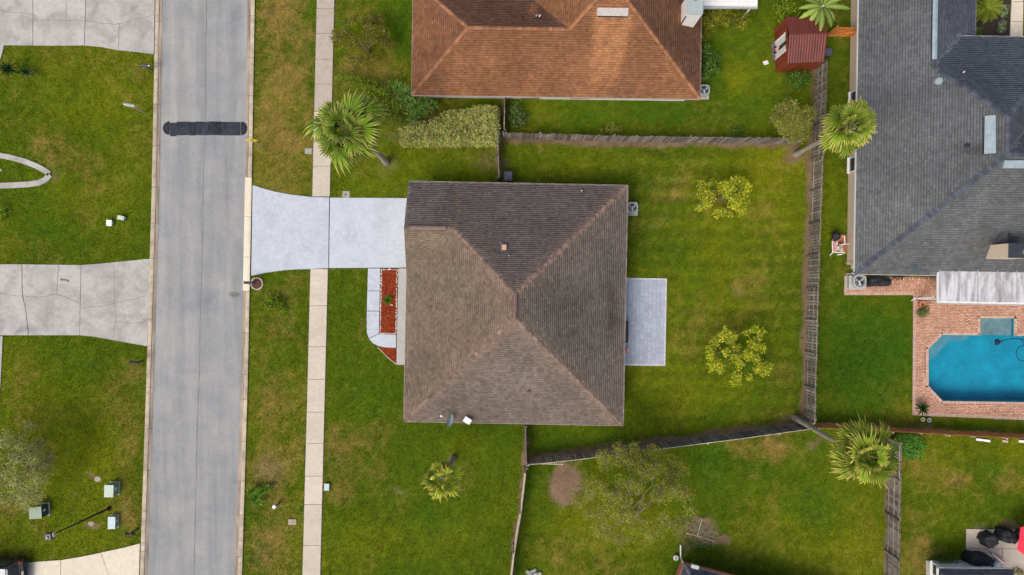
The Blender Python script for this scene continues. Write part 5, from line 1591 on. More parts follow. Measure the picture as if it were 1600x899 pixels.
# white tube frame trolley with trays beside the grey house
p = W(1310, 382); tr = thing("garden_trolley", "white tube framed garden trolley with brown trays beside the grey house wall", "trolley", p)
F_ = lambda px, py, z: W(px, py, z)
for pts_ in ([(1300.5, 377), (1301, 395), (1296.5, 399.5)], [(1301, 394), (1316, 395), (1320, 396)], [(1308, 377), (1308.5, 383)], [(1316, 369), (1319.5, 369.5), (1320, 381)], [(1314, 382.5), (1326.5, 381)], [(1308, 398.5), (1316, 397.5)]):
    obj("tube", MB().tube([F_(a, b, .62) for a, b in pts_], .035, 8), M['white'], tr)
for a, b in ((1302, 378), (1302, 394), (1319, 394), (1319, 371)): obj("leg", MB().tube([F_(a, b, 0.02), F_(a, b, .62)], .03, 8), M['white'], tr)
for cx_, cy_, lx, ly in ((1305, 386, .30, .72), (1314, 388, .34, .6)): obj("tray", MB().bbox(F_(cx_, cy_, .5), (lx, ly, .12), 0, .02), M['boxtan' if cx_ > 1310 else 'clay'], tr)
for cx_, cy_ in ((1309, 388), (1315.5, 390.5)): obj("brick", MB().bbox(F_(cx_, cy_, .6), (.16, .26, .12), 0, .01), M['brickring'], tr)
pb = thing("paver_pad", "dark brick pad under the white garden trolley", "pad", W(1311, 382)); obj("pad", MB().prism([W2(1300, 367), W2(1322.5, 367), W2(1322.5, 396), W2(1300, 396)], -.02, .03), M['brickwall'], pb)
HARD.append([W2(1300, 367), W2(1322.5, 367), W2(1322.5, 396), W2(1300, 396)])
kt = thing("kettle_barbecue", "round black kettle barbecue at the top end of the white garden trolley", "barbecue", W(1307, 369.5)); p = W(1306.5, 369, .7)
obj("bowl", MB().lathe((p.x, p.y, .42), [(.06, 0), (.24, .08), (.31, .25), (.31, .28)], 20), M['black'], kt, smooth=True)
ld = obj("lid", MB().lathe((p.x, p.y, .70), [(.32, 0), (.30, .10), (.2, .2), (.04, .25)], 20), M['cloth'], kt, smooth=True); obj("handle", MB().tube([(p.x - .06, p.y, .95), (p.x - .06, p.y, 1.0), (p.x + .06, p.y, 1.0), (p.x + .06, p.y, .95)], .015), M['steel'], ld)
for k in range(3): a_ = k * 2.1; obj("leg", MB().tube([(p.x + .12 * math.cos(a_), p.y + .12 * math.sin(a_), .5), (p.x + .3 * math.cos(a_), p.y + .3 * math.sin(a_), 0)], .015), M['black'], kt)
# folded chair under the eave of the grey house
fc = thing("folded_chair", "dark folded lattice chair under the eave of the grey house", "chair", W(1406, 434)); A_, B_ = W(1397, 434, .5), W(1413, 432, .5)
for k in range(5): obj("slat", MB().box(A_.lerp(B_, k / 4) + Vector((0, -.04 * k * (k - 4) * -.5, -.1)), (.05, .4, .03), .5 * (1 if k % 2 else -1)), M['black'], fc)
obj("frame", MB().tube([A_, B_, B_ - Vector((.3, .25, .1)), A_ + Vector((.12, -.2, -.1)), A_], .02), M['black'], fc)
for a in (A_, B_): obj("leg", MB().tube([a, (a.x, a.y - .15, .05)], .02), M['black'], fc)
# storage bench and small chair by the back door of the brown house
bn = thing("storage_bench", "black storage bench against the brown house on the grey patio", "bench", W(973, 519)); p = W(976.5, 519, .8)
obj("body", MB().box((p.x, p.y, .40), (.42, 1.5, .66), R(-1)), M['cloth'], bn); obj("lid", MB().bbox((p.x, p.y, .77), (.5, 1.56, .07), R(-1), .02), M['black'], bn)
cc = thing("side_chair", "small white framed chair with a red seat by the back eave of the brown house", "chair", W(976, 548)); p = W(976, 548, .5)
obj("seat", MB().bbox((p.x, p.y, .48), (.42, .42, .05), 0, .02), M['pink'], cc); obj("seat_frame", MB().tube([(p.x + .23 * math.cos(a), p.y + .23 * math.sin(a), .46) for a in [2 * math.pi * k / 10 for k in range(11)]], .018), M['white'], cc)
for dx_, dy_ in ((-.18, .18), (-.18, -.18), (.18, .18), (.18, -.18)): obj("leg", MB().tube([(p.x + dx_, p.y + dy_, .06), (p.x + dx_, p.y + dy_, .47)], .016), M['white'], cc)
obj("backrest", MB().tube([(p.x - .2, p.y - .2, .48), (p.x - .24, p.y - .18, .9), (p.x - .24, p.y + .18, .9), (p.x - .2, p.y + .2, .48)], .018), M['white'], cc)

# ------------------------------------------------------------------ street furniture
def mailbox(px, py, rz, label, mat='black', L_=.52, post_to=None):
    p = W(px, py, 1.15); t = thing("mailbox", label, "mailbox", (p.x, p.y, 0)); T = Matrix.Translation((p.x, p.y, 1.05)) @ Matrix.Rotation(rz, 4, 'Z')
    pr = [(-.10, 0), (.10, 0), (.10, .12), (.07, .19), (0, .22), (-.07, .19), (-.10, .12)]
    m_ = MB(); m_.rings([[T @ Vector((-L_ / 2, a, z)) for a, z in pr], [T @ Vector((L_ / 2, a, z)) for a, z in pr]], True, True); obj("box", m_, M[mat], t)
    d = MB(); d.rings([[T @ Vector((L_ / 2 + .001, a * .95, z * .95 + .005)) for a, z in pr], [T @ Vector((L_ / 2 + .02, a * .95, z * .95 + .005)) for a, z in pr]], True, True); obj("door", d, M['steel' if mat != 'black' else 'black'], t)
    q_ = post_to or (T @ Vector((-.05, 0, 0))); obj("post", MB().box((q_[0], q_[1], .55), (.1, .1, 1.1), rz), M[mat], t)
    if post_to: obj("arm", MB().tube([(q_[0], q_[1], 1.05), tuple(T @ Vector((0, 0, .02)))], .045, 4), M[mat], t)
    obj("flag", MB().box(T @ Vector((.05, .115, .16)), (.14, .01, .1), rz), M['carred'], t)
    return t
mailbox(226.5, 102.5, R(-4), "dark green mailbox near the top left driveway and kerb", 'darkgreen', .6)
mailbox(210, 567, R(-3), "black mailbox on the lawn below the middle left driveway", L_=.62)
mailbox(203, 835, R(0), "black mailbox above the cream driveway at bottom left", L_=.62)
q_ = W(400, 443)
mailbox(389.5, 442, R(178), "black mailbox on an arm over the kerb beside the round brick ring", L_=.72, post_to=(q_.x - .15, q_.y, 0))
br = thing("brick_ring", "round ring of pale bricks filled with brown mulch around the mailbox post", "planter ring", W(402, 443.5)); p = W(402, 443.5)
n = 16
for k in range(n):
    a_ = 2 * math.pi * k / n; obj("brick", MB().bbox((p.x + .42 * math.cos(a_), p.y + .42 * math.sin(a_), .06), (.10, .145, .12), a_, .012), M['brickring'], br)
obj("mulch", MB().lathe((p.x, p.y, 0), [(.38, 0), (.36, .06), (.1, .09)], 16), M['ringmulch'], br)
HARD.append([(p.x + .5 * math.cos(k * .4), p.y + .5 * math.sin(k * .4)) for k in range(16)])

# yellow speed hump sign on the verge
p = W(393.5, 219.5, 2.1); t = thing("road_sign", "yellow diamond warning sign beside the speed hump", "sign", (p.x, p.y, 0))
obj("post", MB().box((p.x, p.y - .03, 1.2), (.05, .05, 2.4)), M['galv'], t)
pl = MB(); pl.rings([[(p.x + a, p.y + dy_ + (z - 2.1) * .05, z) for a, z in ((0, 1.65), (.45, 2.1), (0, 2.55), (-.45, 2.1))] for dy_ in (-.015, .015)], True, True); obj("plate", pl, M['yellow'], t)
# pale cobra head lamp on the left lawn
A_, B_ = W(227, 176.5, 0), W(212, 166, 2.7); t = thing("street_lamp", "pale grey flat headed street lamp on the upper left lawn", "street lamp", A_)
obj("post", MB().tube([A_, (A_.x, A_.y, 1.6), B_], [.05, .045, .035]), M['lampgrey'], t)
C_l = W(192, 162.5, 2.9); d = (C_l - B_)
m_ = MB(); rs = []
for f, w_, h_ in ((0, .06, .05), (.15, .11, .08), (.6, .13, .09), (.9, .09, .07), (1, .03, .03)):
    c = B_ + d * f; s_ = Vector((-d.y, d.x, 0)).normalized()
    rs.append([c + s_ * (w_ * math.cos(a)) + Vector((0, 0, h_ * math.sin(a))) for a in [2 * math.pi * k / 10 for k in range(10)]])
hd = obj("lamp_head", m_.rings(rs, True, True), M['lampgrey'], t, smooth=True); obj("photocell", MB().lathe(B_ + d * .12 + Vector((0, 0, .08)), [(.05, 0), (.05, .06), (.03, .08)], 10), M['white'], hd)
# black lamp post
A_, B_ = W(170.5, 794.5, 0), W(84, 835, 6.0); t = thing("lamp_post", "tall black lamp post with a square lantern on the lower left lawn", "lamp post", A_)
obj("post", MB().tube([A_, A_.lerp(B_, .5), B_], [.085, .065, .045], 10), M['black'], t); obj("base_collar", MB().lathe(A_, [(.16, 0), (.14, .15), (.10, .3)], 12), M['black'], t)
hd = obj("lantern", MB().bbox(B_ + Vector((-.22, -.1, .1)), (.46, .46, .3), R(8), .04), M['fan'], t); obj("lantern_cap", MB().bbox(B_ + Vector((-.24, -.12, .29)), (.12, .12, .1), R(8), .03), M['galv'], hd)
obj("bracket", MB().bbox(B_ + Vector((.02, 0, .05)), (.12, .3, .2), R(8), .02), M['acgrey'], t)

def cabinet(px, py, lx, ly, h, rz, mat, top, label, name="utility_cabinet", cat="cabinet", pad=True):
    p = W(px, py, h * .5); t = thing(name, label, cat, (p.x, p.y, 0))
    if pad: obj("pad", MB().bbox((p.x, p.y, .04), (lx * 1.15, ly * 1.15, .08), rz, .02), M['porch'], t)
    obj("body", MB().bbox((p.x, p.y, h / 2 + .06), (lx, ly, h - .06), rz, .03), M[mat], t)
    T = Matrix.Translation((p.x, p.y, h)) @ Matrix.Rotation(rz, 4, 'Z')
    m_ = MB(); m_.rings([[T @ Vector((sx * lx * .52, sy * ly * .52, .031)) for sx, sy in ((-1, -1), (1, -1), (1, 1), (-1, 1))], [T @ Vector((sx * lx * .52, sy * ly * .52, .08 if sx < 0 else .05)) for sx, sy in ((-1, -1), (1, -1), (1, 1), (-1, 1))]], True, True)
    obj("lid", m_, M[top], t)
    obj("label_plate", MB().box(T @ Vector((lx * .505, ly * .1, -h * .35)), (.02, .16, .2), rz), M['white'], t)
    return t
cabinet(175.5, 765, .62, .85, .75, R(-2), 'utilgreen', 'utilpale', "pale green utility cabinet nearer the street on the lower left lawn")
cabinet(62, 798.5, .85, .82, .8, R(3), 'darkgreen', 'utilgreen', "dull green utility cabinet with a dark side near the left tree")
cabinet(177.5, 815.5, .5, .85, .4, R(-1), 'utilgreen', 'utilblue', "low pale blue utility box near the lower left mailbox")
cabinet(172.5, 349, .36, .42, .25, 0, 'utilblue', 'white', "small white utility box left of its twin on the left lawn", pad=False)
cabinet(191, 341, .45, .3, .3, R(-12), 'utilgreen', 'utilpale', "small tilted pale green utility box on the left lawn", pad=False)
cabinet(511, 760.5, .34, .48, .16, R(-2), 'darkgreen', 'utilblue', "low pale blue box against the pavement slabs", pad=False)
def ground_box(px, py, lx, ly, rz, mat, label):
    p = W(px, py); o = thing("valve_box", label, "valve box", (p.x, p.y, 0))
    if 'cover' in label:
        el = lambda k, z: [(p.x + lx * .5 * k * math.cos(t), p.y + ly * .5 * k * math.sin(t), z) for t in [2 * math.pi * j / 16 for j in range(16)]]
        obj("frame", MB().rings([el(1, -.02), el(1, .03), el(.8, .045)], True, True), M[mat], o); obj("lid", MB().rings([el(.6, .04), el(.55, .055)], True, True), M['boxgrey'], o)
    else:
        obj("frame", MB().bbox((p.x, p.y, .035), (lx, ly, .07), rz, .012), M[mat], o); obj("lid", MB().bbox((p.x, p.y, .06), (lx * .8, ly * .75, .04), rz, .01), M[mat], o)
    HARD.append([(p.x + sx * lx * .5, p.y + sy * ly * .5) for sx, sy in ((-1, -1), (1, -1), (1, 1), (-1, 1))])
ground_box(482.5, 236.5, .55, .42, 0, 'boxgrey', "grey concrete valve box left of the pavement near the tall palm")
ground_box(457, 815.5, .60, .42, 0, 'boxtan', "worn tan valve box in the lower verge")
ground_box(153, 748.5, .5, .4, .3, 'boxtan', "worn round valve cover above the green cabinet"); ground_box(143, 818.5, .45, .35, .1, 'boxtan', "worn valve cover beside the black lamp post")
# fallen pipe end on the verge
t = thing("vent_pipe", "short pale capped pipe sticking up beside the small verge palm", "pipe", W(434, 789))
obj("pipe", MB().tube([W(435, 788, 0), W(428.5, 792, .75)], .10, 12), M['utilgreen'], t); obj("cap", MB().lathe(W(428.5, 792, .75), [(.14, 0), (.14, .05), (.08, .08)], 14), M['white'], t)
# hose reel by the brick house
p = W(1056.5, 872.5, .3); t = thing("hose_reel", "round white hose reel beside the brick house corner", "hose reel", (p.x, p.y, 0))
obj("stand", MB().lathe((p.x, p.y, 0), [(.15, 0), (.12, .22)], 12), M['galv'], t); obj("rim", MB().lathe((p.x, p.y, .2), [(.18, 0), (.19, .06), (.17, .10), (.13, .10), (.12, .04)], 20), M['white'], t); obj("coil", MB().lathe((p.x, p.y, .2), [(.12, 0), (.10, .08), (.03, .08)], 16), M['boxgrey'], t)
t = thing("garden_rubble", "small heap of broken pale stones at the bottom beside the pale fence", "rubble", W(836, 895))
for px, py, a, b in ((825, 894, .35, .25), (833, 892, .5, .2), (843, 897, .3, .3), (838, 899, .5, .35), (828, 899, .4, .3)): obj("stone", MB().bbox(W(px, py, .08), (a, b, .16), random.uniform(-.6, .6), .04), M['boxgrey'], t)
# poles on the brush heap
t = thing("loose_pole", "long pale pole lying across the brush heap", "pole", W(1096, 840)); obj("pole", MB().tube([W(1072, 833, .12), W(1117, 846, .18)], .035), M['woodpale'], t)
t = thing("loose_pole", "shorter pale pole leaning from the brush heap onto the longer one", "pole", W(1093, 825)); obj("pole", MB().tube([W(1097, 811, .3), W(1090, 837.5, .24)], .03), M['woodpale'], t)
# white boards along the cedar fence
for a, b, nm in (((1525, 686.5), (1547, 689.5), "white board lying along the foot of the cedar fence"), ((1566, 689), (1575, 690.5), "short tan board lying along the foot of the cedar fence"), ((1592, 689.5), (1606, 690.5), "white board at the right edge by the cedar fence")):
    A_, B_ = W(*a, .08), W(*b, .08); d = (B_ - A_); o = obj("loose_board", MB().bbox((A_ + B_) / 2, (d.length, .17, .07), math.atan2(d.y, d.x), .012), M['white' if 'white' in nm else 'woodpale']); tag(o, nm, "board")

# ------------------------------------------------------------------ the parked car (only its tail is in the frame)
cz = .06
cb = W(44, 891, .3)             # rear bumper, middle
car = thing("parked_car", "dark car with a grey roof and red tail lamps on the cream driveway", "car", (cb.x - 2.3, cb.y, cz))
cxr, cyc = cb.x, cb.y
prof = [(0, .38), (.0, .55), (-.06, .80), (-.10, .98), (-.30, 1.42), (-.48, 1.60), (-.75, 1.66), (-1.8, 1.68), (-2.6, 1.60), (-3.25, 1.12), (-4.2, .98), (-4.55, .80), (-4.62, .45), (-4.5, .28), (-.15, .28)]
def car_w(z): return .93 if z < .95 else .93 - (z - .95) * .30
m_ = MB()
outl = [[(cxr + x + (0 if abs(s_) < 1 else 0), cyc + s_ * car_w(z), cz + z) for x, z in prof] for s_ in (-1, -.82, 0, .82, 1)]
bow = {-1: -.16, -.82: -.03, 0: 0.0, .82: -.03, 1: -.16}
rows_ = []
for s_, r_ in zip((-1, -.82, 0, .82, 1), outl):
    rows_.append([(x + (bow[s_] if x > cxr - 1 else (-bow[s_] if x < cxr - 4 else 0)), y, z - (.05 if abs(s_) == 1 and z > cz + 1.5 else 0)) for x, y, z in r_])
m_.rings(rows_, True, True)
obj("body", m_, M['carpaint'], car, smooth=False)
def skin(name, pts, mat): obj(name, MB().poly([(cxr + x, cyc + y, cz + z) for x, y, z in pts]), M[mat], car)
skin("roof_panel", [(-.62, -.66, 1.665), (-.62, .66, 1.665), (-2.5, .62, 1.66), (-2.5, -.62, 1.66)], 'carroof')
skin("rear_window", [(-.115, -.66, 1.05), (-.115, .66, 1.05), (-.40, .60, 1.565), (-.40, -.60, 1.565)], 'glass')
skin("windscreen", [(-2.62, -.64, 1.61), (-2.62, .64, 1.61), (-3.22, .7, 1.16), (-3.22, -.7, 1.16)], 'glass')
for s_ in (-1, 1):
    w0 = car_w(1.0) + .006; w1 = car_w(1.5) + .01
    q_ = [(-.6, s_ * w0, 1.0), (-2.9, s_ * w0, 1.05), (-2.5, s_ * w1, 1.5), (-.8, s_ * w1, 1.5)]
    skin("side_window", q_ if s_ < 0 else q_[::-1], 'glass')
    obj("tail_light", MB().bbox((cxr - .14, cyc + s_ * .80, cz + .88), (.22, .26, .26), 0, .05), M['carred'], car)
    obj("mirror", MB().bbox((cxr - 2.95, cyc + s_ * 1.0, cz + 1.08), (.14, .2, .14), 0, .04), M['carpaint'], car)
    obj("roof_rail", MB().tube([(cxr - .7, cyc + s_ * .62, cz + 1.72), (cxr - 2.3, cyc + s_ * .60, cz + 1.74)], .022), M['chrome'], car)
    for x in (-.85, -3.7):
        wl = obj("wheel", MB().tube([(cxr + x, cyc + s_ * .74, cz + .34), (cxr + x, cyc + s_ * .95, cz + .34)], .34, 20), M['tyre'], car)
        obj("rim", MB().tube([(cxr + x, cyc + s_ * .945, cz + .34), (cxr + x, cyc + s_ * .958, cz + .34)], .22, 16), M['chrome'], wl)
obj("bumper", MB().bbox((cxr + .01, cyc, cz + .52), (.18, 1.62, .22), 0, .05), M['cloth'], car)
obj("number_plate", MB().box((cxr - .0, cyc, cz + .80), (.05, .32, .16)), M['offwhite'], car)

# ------------------------------------------------------------------ plants
def leaf_mesh(name, C, size, cols, rg, up=1.2, asp=.45, off=(0, 0, 0), dirs=None, droop=0.0, nrm=None):
    """one small pointed leaf (two triangles, folded on the rib) at every point"""
    n = len(C)
    nv = rg.normal(size=(n, 3)); nv[:, 2] = np.abs(nv[:, 2]) + up
    if nrm is not None: nv = nrm * 1.1 + rg.normal(size=(n, 3)) * .38 + np.array([0, 0, .45])
    nv[:, 2] = np.abs(nv[:, 2]); nv /= np.linalg.norm(nv, axis=1)[:, None]
    d = rg.normal(size=(n, 3)) if dirs is None else dirs + rg.normal(size=(n, 3)) * .35
    d -= nv * np.sum(d * nv, 1)[:, None]; d /= np.linalg.norm(d, axis=1)[:, None] + 1e-9
    d[:, 2] -= droop
    s = np.cross(nv, d); L_ = size[:, None]
    V = np.stack([C - d * L_ * .5, C + s * L_ * asp * .5 - d * L_ * .05, C + d * L_ * .5, C - s * L_ * asp * .5 - d * L_ * .05], 1).reshape(-1, 3)
    i = np.arange(n)[:, None] * 4
    F = np.concatenate([i + np.array([0, 1, 2]), i + np.array([0, 2, 3])])
    return np_mesh(name, V, F, np.repeat(cols, 4, 0), off)


def pick(pal, n, rg, jit=.18):
    pal = np.array(pal); c = pal[rg.integers(0, len(pal), n)]
    return c * (1 + (rg.random((n, 1)) - .5) * 2 * jit)


OLIVE = [(.21, .26, .022), (.28, .30, .028), (.16, .215, .018), (.31, .31, .045), (.34, .31, .10)]
CITRUS = [(.40, .46, .025), (.54, .54, .035), (.28, .37, .022), (.17, .25, .016), (.68, .62, .06)]
GREEN = [(.085, .18, .024), (.13, .24, .034), (.06, .125, .018), (.18, .28, .045)]
DARKG = [(.15, .25, .018), (.22, .31, .022), (.30, .36, .028), (.09, .16, .012)]
VARI = [(.46, .49, .17), (.33, .40, .10), (.56, .54, .22), (.20, .28, .06), (.40, .41, .12), (.46, .36, .09)]
YELLOWB = [(.34, .34, .03), (.18, .24, .025), (.44, .38, .05), (.12, .17, .02)]
PALEY = [(.22, .29, .04), (.34, .37, .05), (.16, .21, .03), (.30, .25, .08)]


def shrub_cloud(clumps, per, size, pal, rg, shell=.55, flat=.75):
    """points through the clumps, denser towards their skins; clump = centre, radius"""
    P_, Cc, Nn = [], [], []
    for c, r in clumps:
        k = int(per * (r ** 2) * 4) + 6
        v = rg.normal(size=(k, 3)); v /= np.linalg.norm(v, axis=1)[:, None]
        rr = r * (shell + (1 - shell) * rg.random(k) ** .5) * (1 + .18 * rg.normal(size=k))
        p = np.array(c[:]) + v * rr[:, None] * np.array([1, 1, flat])
        p[:, 2] = np.maximum(p[:, 2], .03)
        tone = .8 + .4 * rg.random()
        P_.append(p); Nn.append(v); Cc.append(pick(pal, k, rg) * tone)
    P_ = np.concatenate(P_); Cc = np.concatenate(Cc)
    return P_, size * (.6 + .8 * rg.random(len(P_))), Cc, np.concatenate(Nn)


def limb(m_, a, b, r0, r1, rg, n=4, wob=.12):
    a, b = Vector(a), Vector(b); pts = []
    for k in range(n + 1):
        t = k / n; p = a.lerp(b, t) + Vector((0, 0, math.sin(t * math.pi) * (b - a).length * .06))
        if 0 < k < n: p += Vector(rg.normal(size=3)) * wob * (b - a).length * .25
        pts.append(p)
    m_.tube(pts, [r0 + (r1 - r0) * k / n for k in range(n + 1)], 5)
    return pts


def tree(name, label, base, clumps, per, size, pal, seed, bark='bark', trunk_r=.12, fork=.4, asp=.45, cat="tree", group=None, twigs=0, shell=.35, flat=.8, twig_mat='twig', up=1.3, low=None):
    rg = np.random.default_rng(seed); b = W(*base); t = thing(name, label, cat, b, group)
    top = sum((Vector(c) for c, r in clumps), Vector()) / len(clumps)
    f = Vector((b.x, b.y, 0)).lerp(Vector((b.x * .6 + top.x * .4, b.y * .6 + top.y * .4, top.z)), fork); f.z = top.z * fork
    m_ = MB(); limb(m_, b, f, trunk_r * 1.25, trunk_r, rg, 3, .05); obj("trunk", m_, M[bark], t)
    m_ = MB(); ends = []
    order = sorted(clumps, key=lambda q: -(Vector(q[0]) - f).length)
    main = order[::max(1, len(order) // 9)][:9]
    for c, r in main:
        ends += limb(m_, f, c, trunk_r * .36, .010, rg, 6, .14)[1:]
    for c, r in clumps:
        if any(c is q[0] for q in main): continue
        near = min(ends, key=lambda e_: (e_ - Vector(c)).length)
        ends += limb(m_, near, c, .022, .010, rg, 3, .35)[2:]
    tw = MB()
    for k in range(twigs):
        c, r = clumps[int(rg.integers(0, len(clumps)))]
        v = Vector(rg.normal(size=3)); v.z = abs(v.z) * .4; v.normalize()
        limb(tw, Vector(c), Vector(c) + v * r * 1.1, .009, .004, rg, 3, .35)
    obj("branches", m_, M[bark], t)
    if twigs: obj("twigs", tw, M[twig_mat], t, kind='stuff')
    P_, sz, Cc, Nn = shrub_cloud(clumps, per, size, pal, rg, shell, flat)
    me = leaf_mesh("crown", P_, sz, Cc, rg, up=up, asp=asp, off=wloc(t), nrm=Nn if shell > .3 else None); obj("crown", me, M['leaf'], t)
    return t


def shrub(name, label, base, clumps, per, size, pal, seed, cat="shrub", group=None, asp=.45, shell=.7, up=1.1, flat=.9):
    rg = np.random.default_rng(seed); b = W(*base); t = thing(name, label, cat, b, group)
    m_ = MB()
    for c, r in clumps: limb(m_, (b.x * .6 + c[0] * .4, b.y * .6 + c[1] * .4, 0), (c[0], c[1], max(.05, c[2] * .9)), .03, .012, rg, 3)
    obj("stems", m_, M['bark'], t)
    P_, sz, Cc, Nn = shrub_cloud(clumps, per, size, pal, rg, shell, flat)
    obj("foliage", leaf_mesh("foliage", P_, sz, Cc, rg, up=up, asp=asp, off=wloc(t), nrm=Nn), M['leaf'], t)
    return t


def pc(px, py, h, rpx):
    k = S * (H - h) / H; return (W(px, py, h), rpx * k)


def scatter(cx, cy, rx, ry, n, h0, h1, r0, r1, seed, dome=True):
    """clumps over an oval, in photo pixels, higher in the middle"""
    rg = np.random.default_rng(seed); out = []
    while len(out) < n:
        a, b = rg.uniform(-1, 1, 2)
        q = a * a + b * b
        if q > 1: continue
        h = h0 + (h1 - h0) * ((1 - q) ** .6 if dome else rg.random()) * rg.uniform(.8, 1.1)
        out.append(pc(cx + a * rx, cy + b * ry, h, rg.uniform(r0, r1)))
    return out


# citrus trees on the back lawn
cit = [(1100, 303, 2.2, 12), (1097, 290, 1.8, 9), (1104, 318, 2.0, 10), (1133, 288, 2.5, 8), (1140, 294, 2.7, 9), (1148, 283, 2.4, 9), (1160, 284, 2.3, 10), (1167, 292, 2.2, 9), (1152, 313, 2.6, 11), (1164, 302, 2.3, 9),
       (1145, 318, 2.2, 9), (1158, 329, 2.1, 9), (1128, 332, 1.7, 8), (1120, 335, 1.5, 7), (1135, 305, 2.4, 7), (1092, 325, 1.4, 7), (1113, 285, 1.6, 6), (1127, 298, 2.2, 6)]
tree("citrus_tree", "yellow green citrus tree in the upper part of the back lawn", (1118, 312), [pc(*c) for c in cit] + scatter(1130, 308, 38, 28, 11, 1.2, 2.2, 5, 8, 21), 210, .13, CITRUS, 101, trunk_r=.07, fork=.3, asp=.6, shell=.15, twigs=90, flat=.7, up=1.0)
cit = [(1134, 519, 2.3, 8), (1141, 524, 2.4, 9), (1128, 527, 2.2, 8), (1118, 535, 2.1, 9), (1110, 545, 1.9, 8), (1110, 556, 1.7, 8), (1120, 570, 1.9, 10), (1112, 573, 1.7, 8), (1126, 577, 1.8, 8), (1135, 552, 2.3, 8), (1149, 562, 2.4, 9), (1156, 570, 2.2, 8), (1150, 585, 1.9, 8),
       (1148, 597, 1.7, 8), (1154, 592, 1.7, 6), (1180, 515, 2.2, 8), (1190, 519, 2.0, 8), (1188, 527, 2.0, 7), (1176, 538, 2.3, 10), (1190, 544, 2.0, 9), (1170, 556, 2.3, 9), (1181, 560, 2.2, 8), (1190, 573, 2.0, 10), (1200, 575, 1.8, 9), (1192, 583, 1.8, 8), (1184, 577, 2.0, 8)]
tree("citrus_tree", "yellow green citrus tree in the lower part of the back lawn", (1150, 545), [pc(*c) for c in cit] + scatter(1153, 556, 46, 38, 13, 1.2, 2.1, 5, 8, 22), 210, .13, CITRUS, 102, trunk_r=.07, fork=.3, asp=.6, shell=.15, twigs=90, flat=.7, up=1.0)
# broad sparse tree below the slanting fence
cl_ = scatter(992, 775, 92, 76, 120, 2.2, 6.4, 6, 16, 5) + [pc(x, y, 4.6, 12) for x, y in ((965, 702), (990, 700), (1020, 705), (940, 715), (1010, 712), (975, 712))]
tree("tree", "broad thin leaved tree with grey twigs below the slanting fence", (988, 808), cl_, 120, .15, OLIVE, 103, trunk_r=.16, fork=.35, asp=.32, shell=.1, twigs=620, flat=.8)
cl_ = scatter(18, 735, 66, 62, 70, 1.8, 4.6, 8, 16, 6) + [pc(70, 725, 3.0, 10), pc(45, 665, 2.5, 12), pc(60, 690, 2.6, 10)]
tree("tree", "thin leaved tree with bare grey branches at the left edge", (60, 728), cl_, 105, .15, OLIVE + [(.40, .44, .22), (.32, .38, .2), (.46, .48, .28)], 104, trunk_r=.14, fork=.3, asp=.32, shell=.1, twigs=320, flat=.8)
cl_ = scatter(565, 62, 42, 42, 34, 1.0, 2.6, 6, 11, 7)
tree("small_tree", "sparse young tree left of the orange roofed house", (577, 83), cl_, 200, .12, [(.30, .30, .03), (.24, .26, .025), (.20, .12, .02), (.085, .10, .02), (.13, .125, .03), (.07, .085, .018)], 105, trunk_r=.06, fork=.3, asp=.4, shell=.1, twigs=70)

# clipped dark shrubs between the pavement and the hedge
sp = [(531, 121, 1.0, 8), (548, 121, 1.2, 11), (560, 125, 1.2, 10), (570, 132, 1.2, 9), (583, 130, 1.2, 10), (590, 138, 1.2, 9), (601, 142, 1.2, 9), (553, 133, 1.0, 8), (612, 128, 1.1, 8)]
shrub("clipped_shrub", "row of clipped dark green shrub lobes above the tall front palm", (570, 128), [pc(*c) for c in sp], 430, .10, DARKG + [(.09, .13, .02)], 110, asp=.6)
sp = [(577, 148, .9, 10), (592, 155, 1.0, 10), (565, 152, .9, 9), (560, 160, .8, 8), (580, 165, .9, 9)]
shrub("clipped_shrub", "low dark shrub between the tall front palm and the clipped row", (575, 157), [pc(*c) for c in sp], 380, .11, DARKG + [(.09, .10, .03)], 111, asp=.6)
sp = [(600, 170, 1.1, 12), (612, 180, 1.1, 13), (607, 160, 1.1, 10), (620, 165, 1.1, 11), (597, 185, 1.0, 11), (625, 185, 1.0, 10), (635, 172, 1.0, 9), (590, 172, 1.0, 9)]
shrub("rounded_shrub", "rounded olive green shrub between the tall front palm and the hedge", (610, 175), [pc(*c) for c in sp], 380, .11, DARKG + [(.10, .12, .025), (.12, .13, .03)], 112, asp=.6)
# variegated hedge: a trimmed block of foliage
hb = thing("hedge", "pale variegated hedge trimmed to a block below the orange roofed house", "hedge", W(700, 195)); rg = np.random.default_rng(120)
hx0, hx1, hy0, hy1, hz = W(624, 0, 1.5).x, W(776, 0, 1.5).x, W(0, 221, 1.5).y, W(0, 165, 1.5).y, 1.55
n = 8000
x = rg.uniform(hx0, hx1, n); y = rg.uniform(hy0, hy1, n); z = hz + .10 * rg.normal(size=n) + (N1(x, y, 1.6, 3) - .5) * .6
fpx = x / (S * .97) + 800; fpy = 449.5 - y / (S * .97)
topedge = 203 - 38 * np.clip((fpx - 640) / 118, 0, 1) ** .8 - 3 * np.sin(fpx * .11)
k_ = fpy > topedge + 14 * (rg.random(n) - .5); x, y, z = x[k_], y[k_], z[k_]
ns = 5000; xs_ = rg.uniform(hx0, hx1, ns); ys_ = hy0 + .08 * rg.normal(size=ns); zs_ = rg.uniform(.1, hz, ns)
ne = 1800; xe = hx1 + .08 * rg.normal(size=ne); ye = rg.uniform(hy0, hy1, ne); ze = rg.uniform(.1, hz, ne)
PH = np.stack([np.concatenate([x, xs_, xe]), np.concatenate([y, ys_, ye]), np.concatenate([z, zs_, ze])], 1)
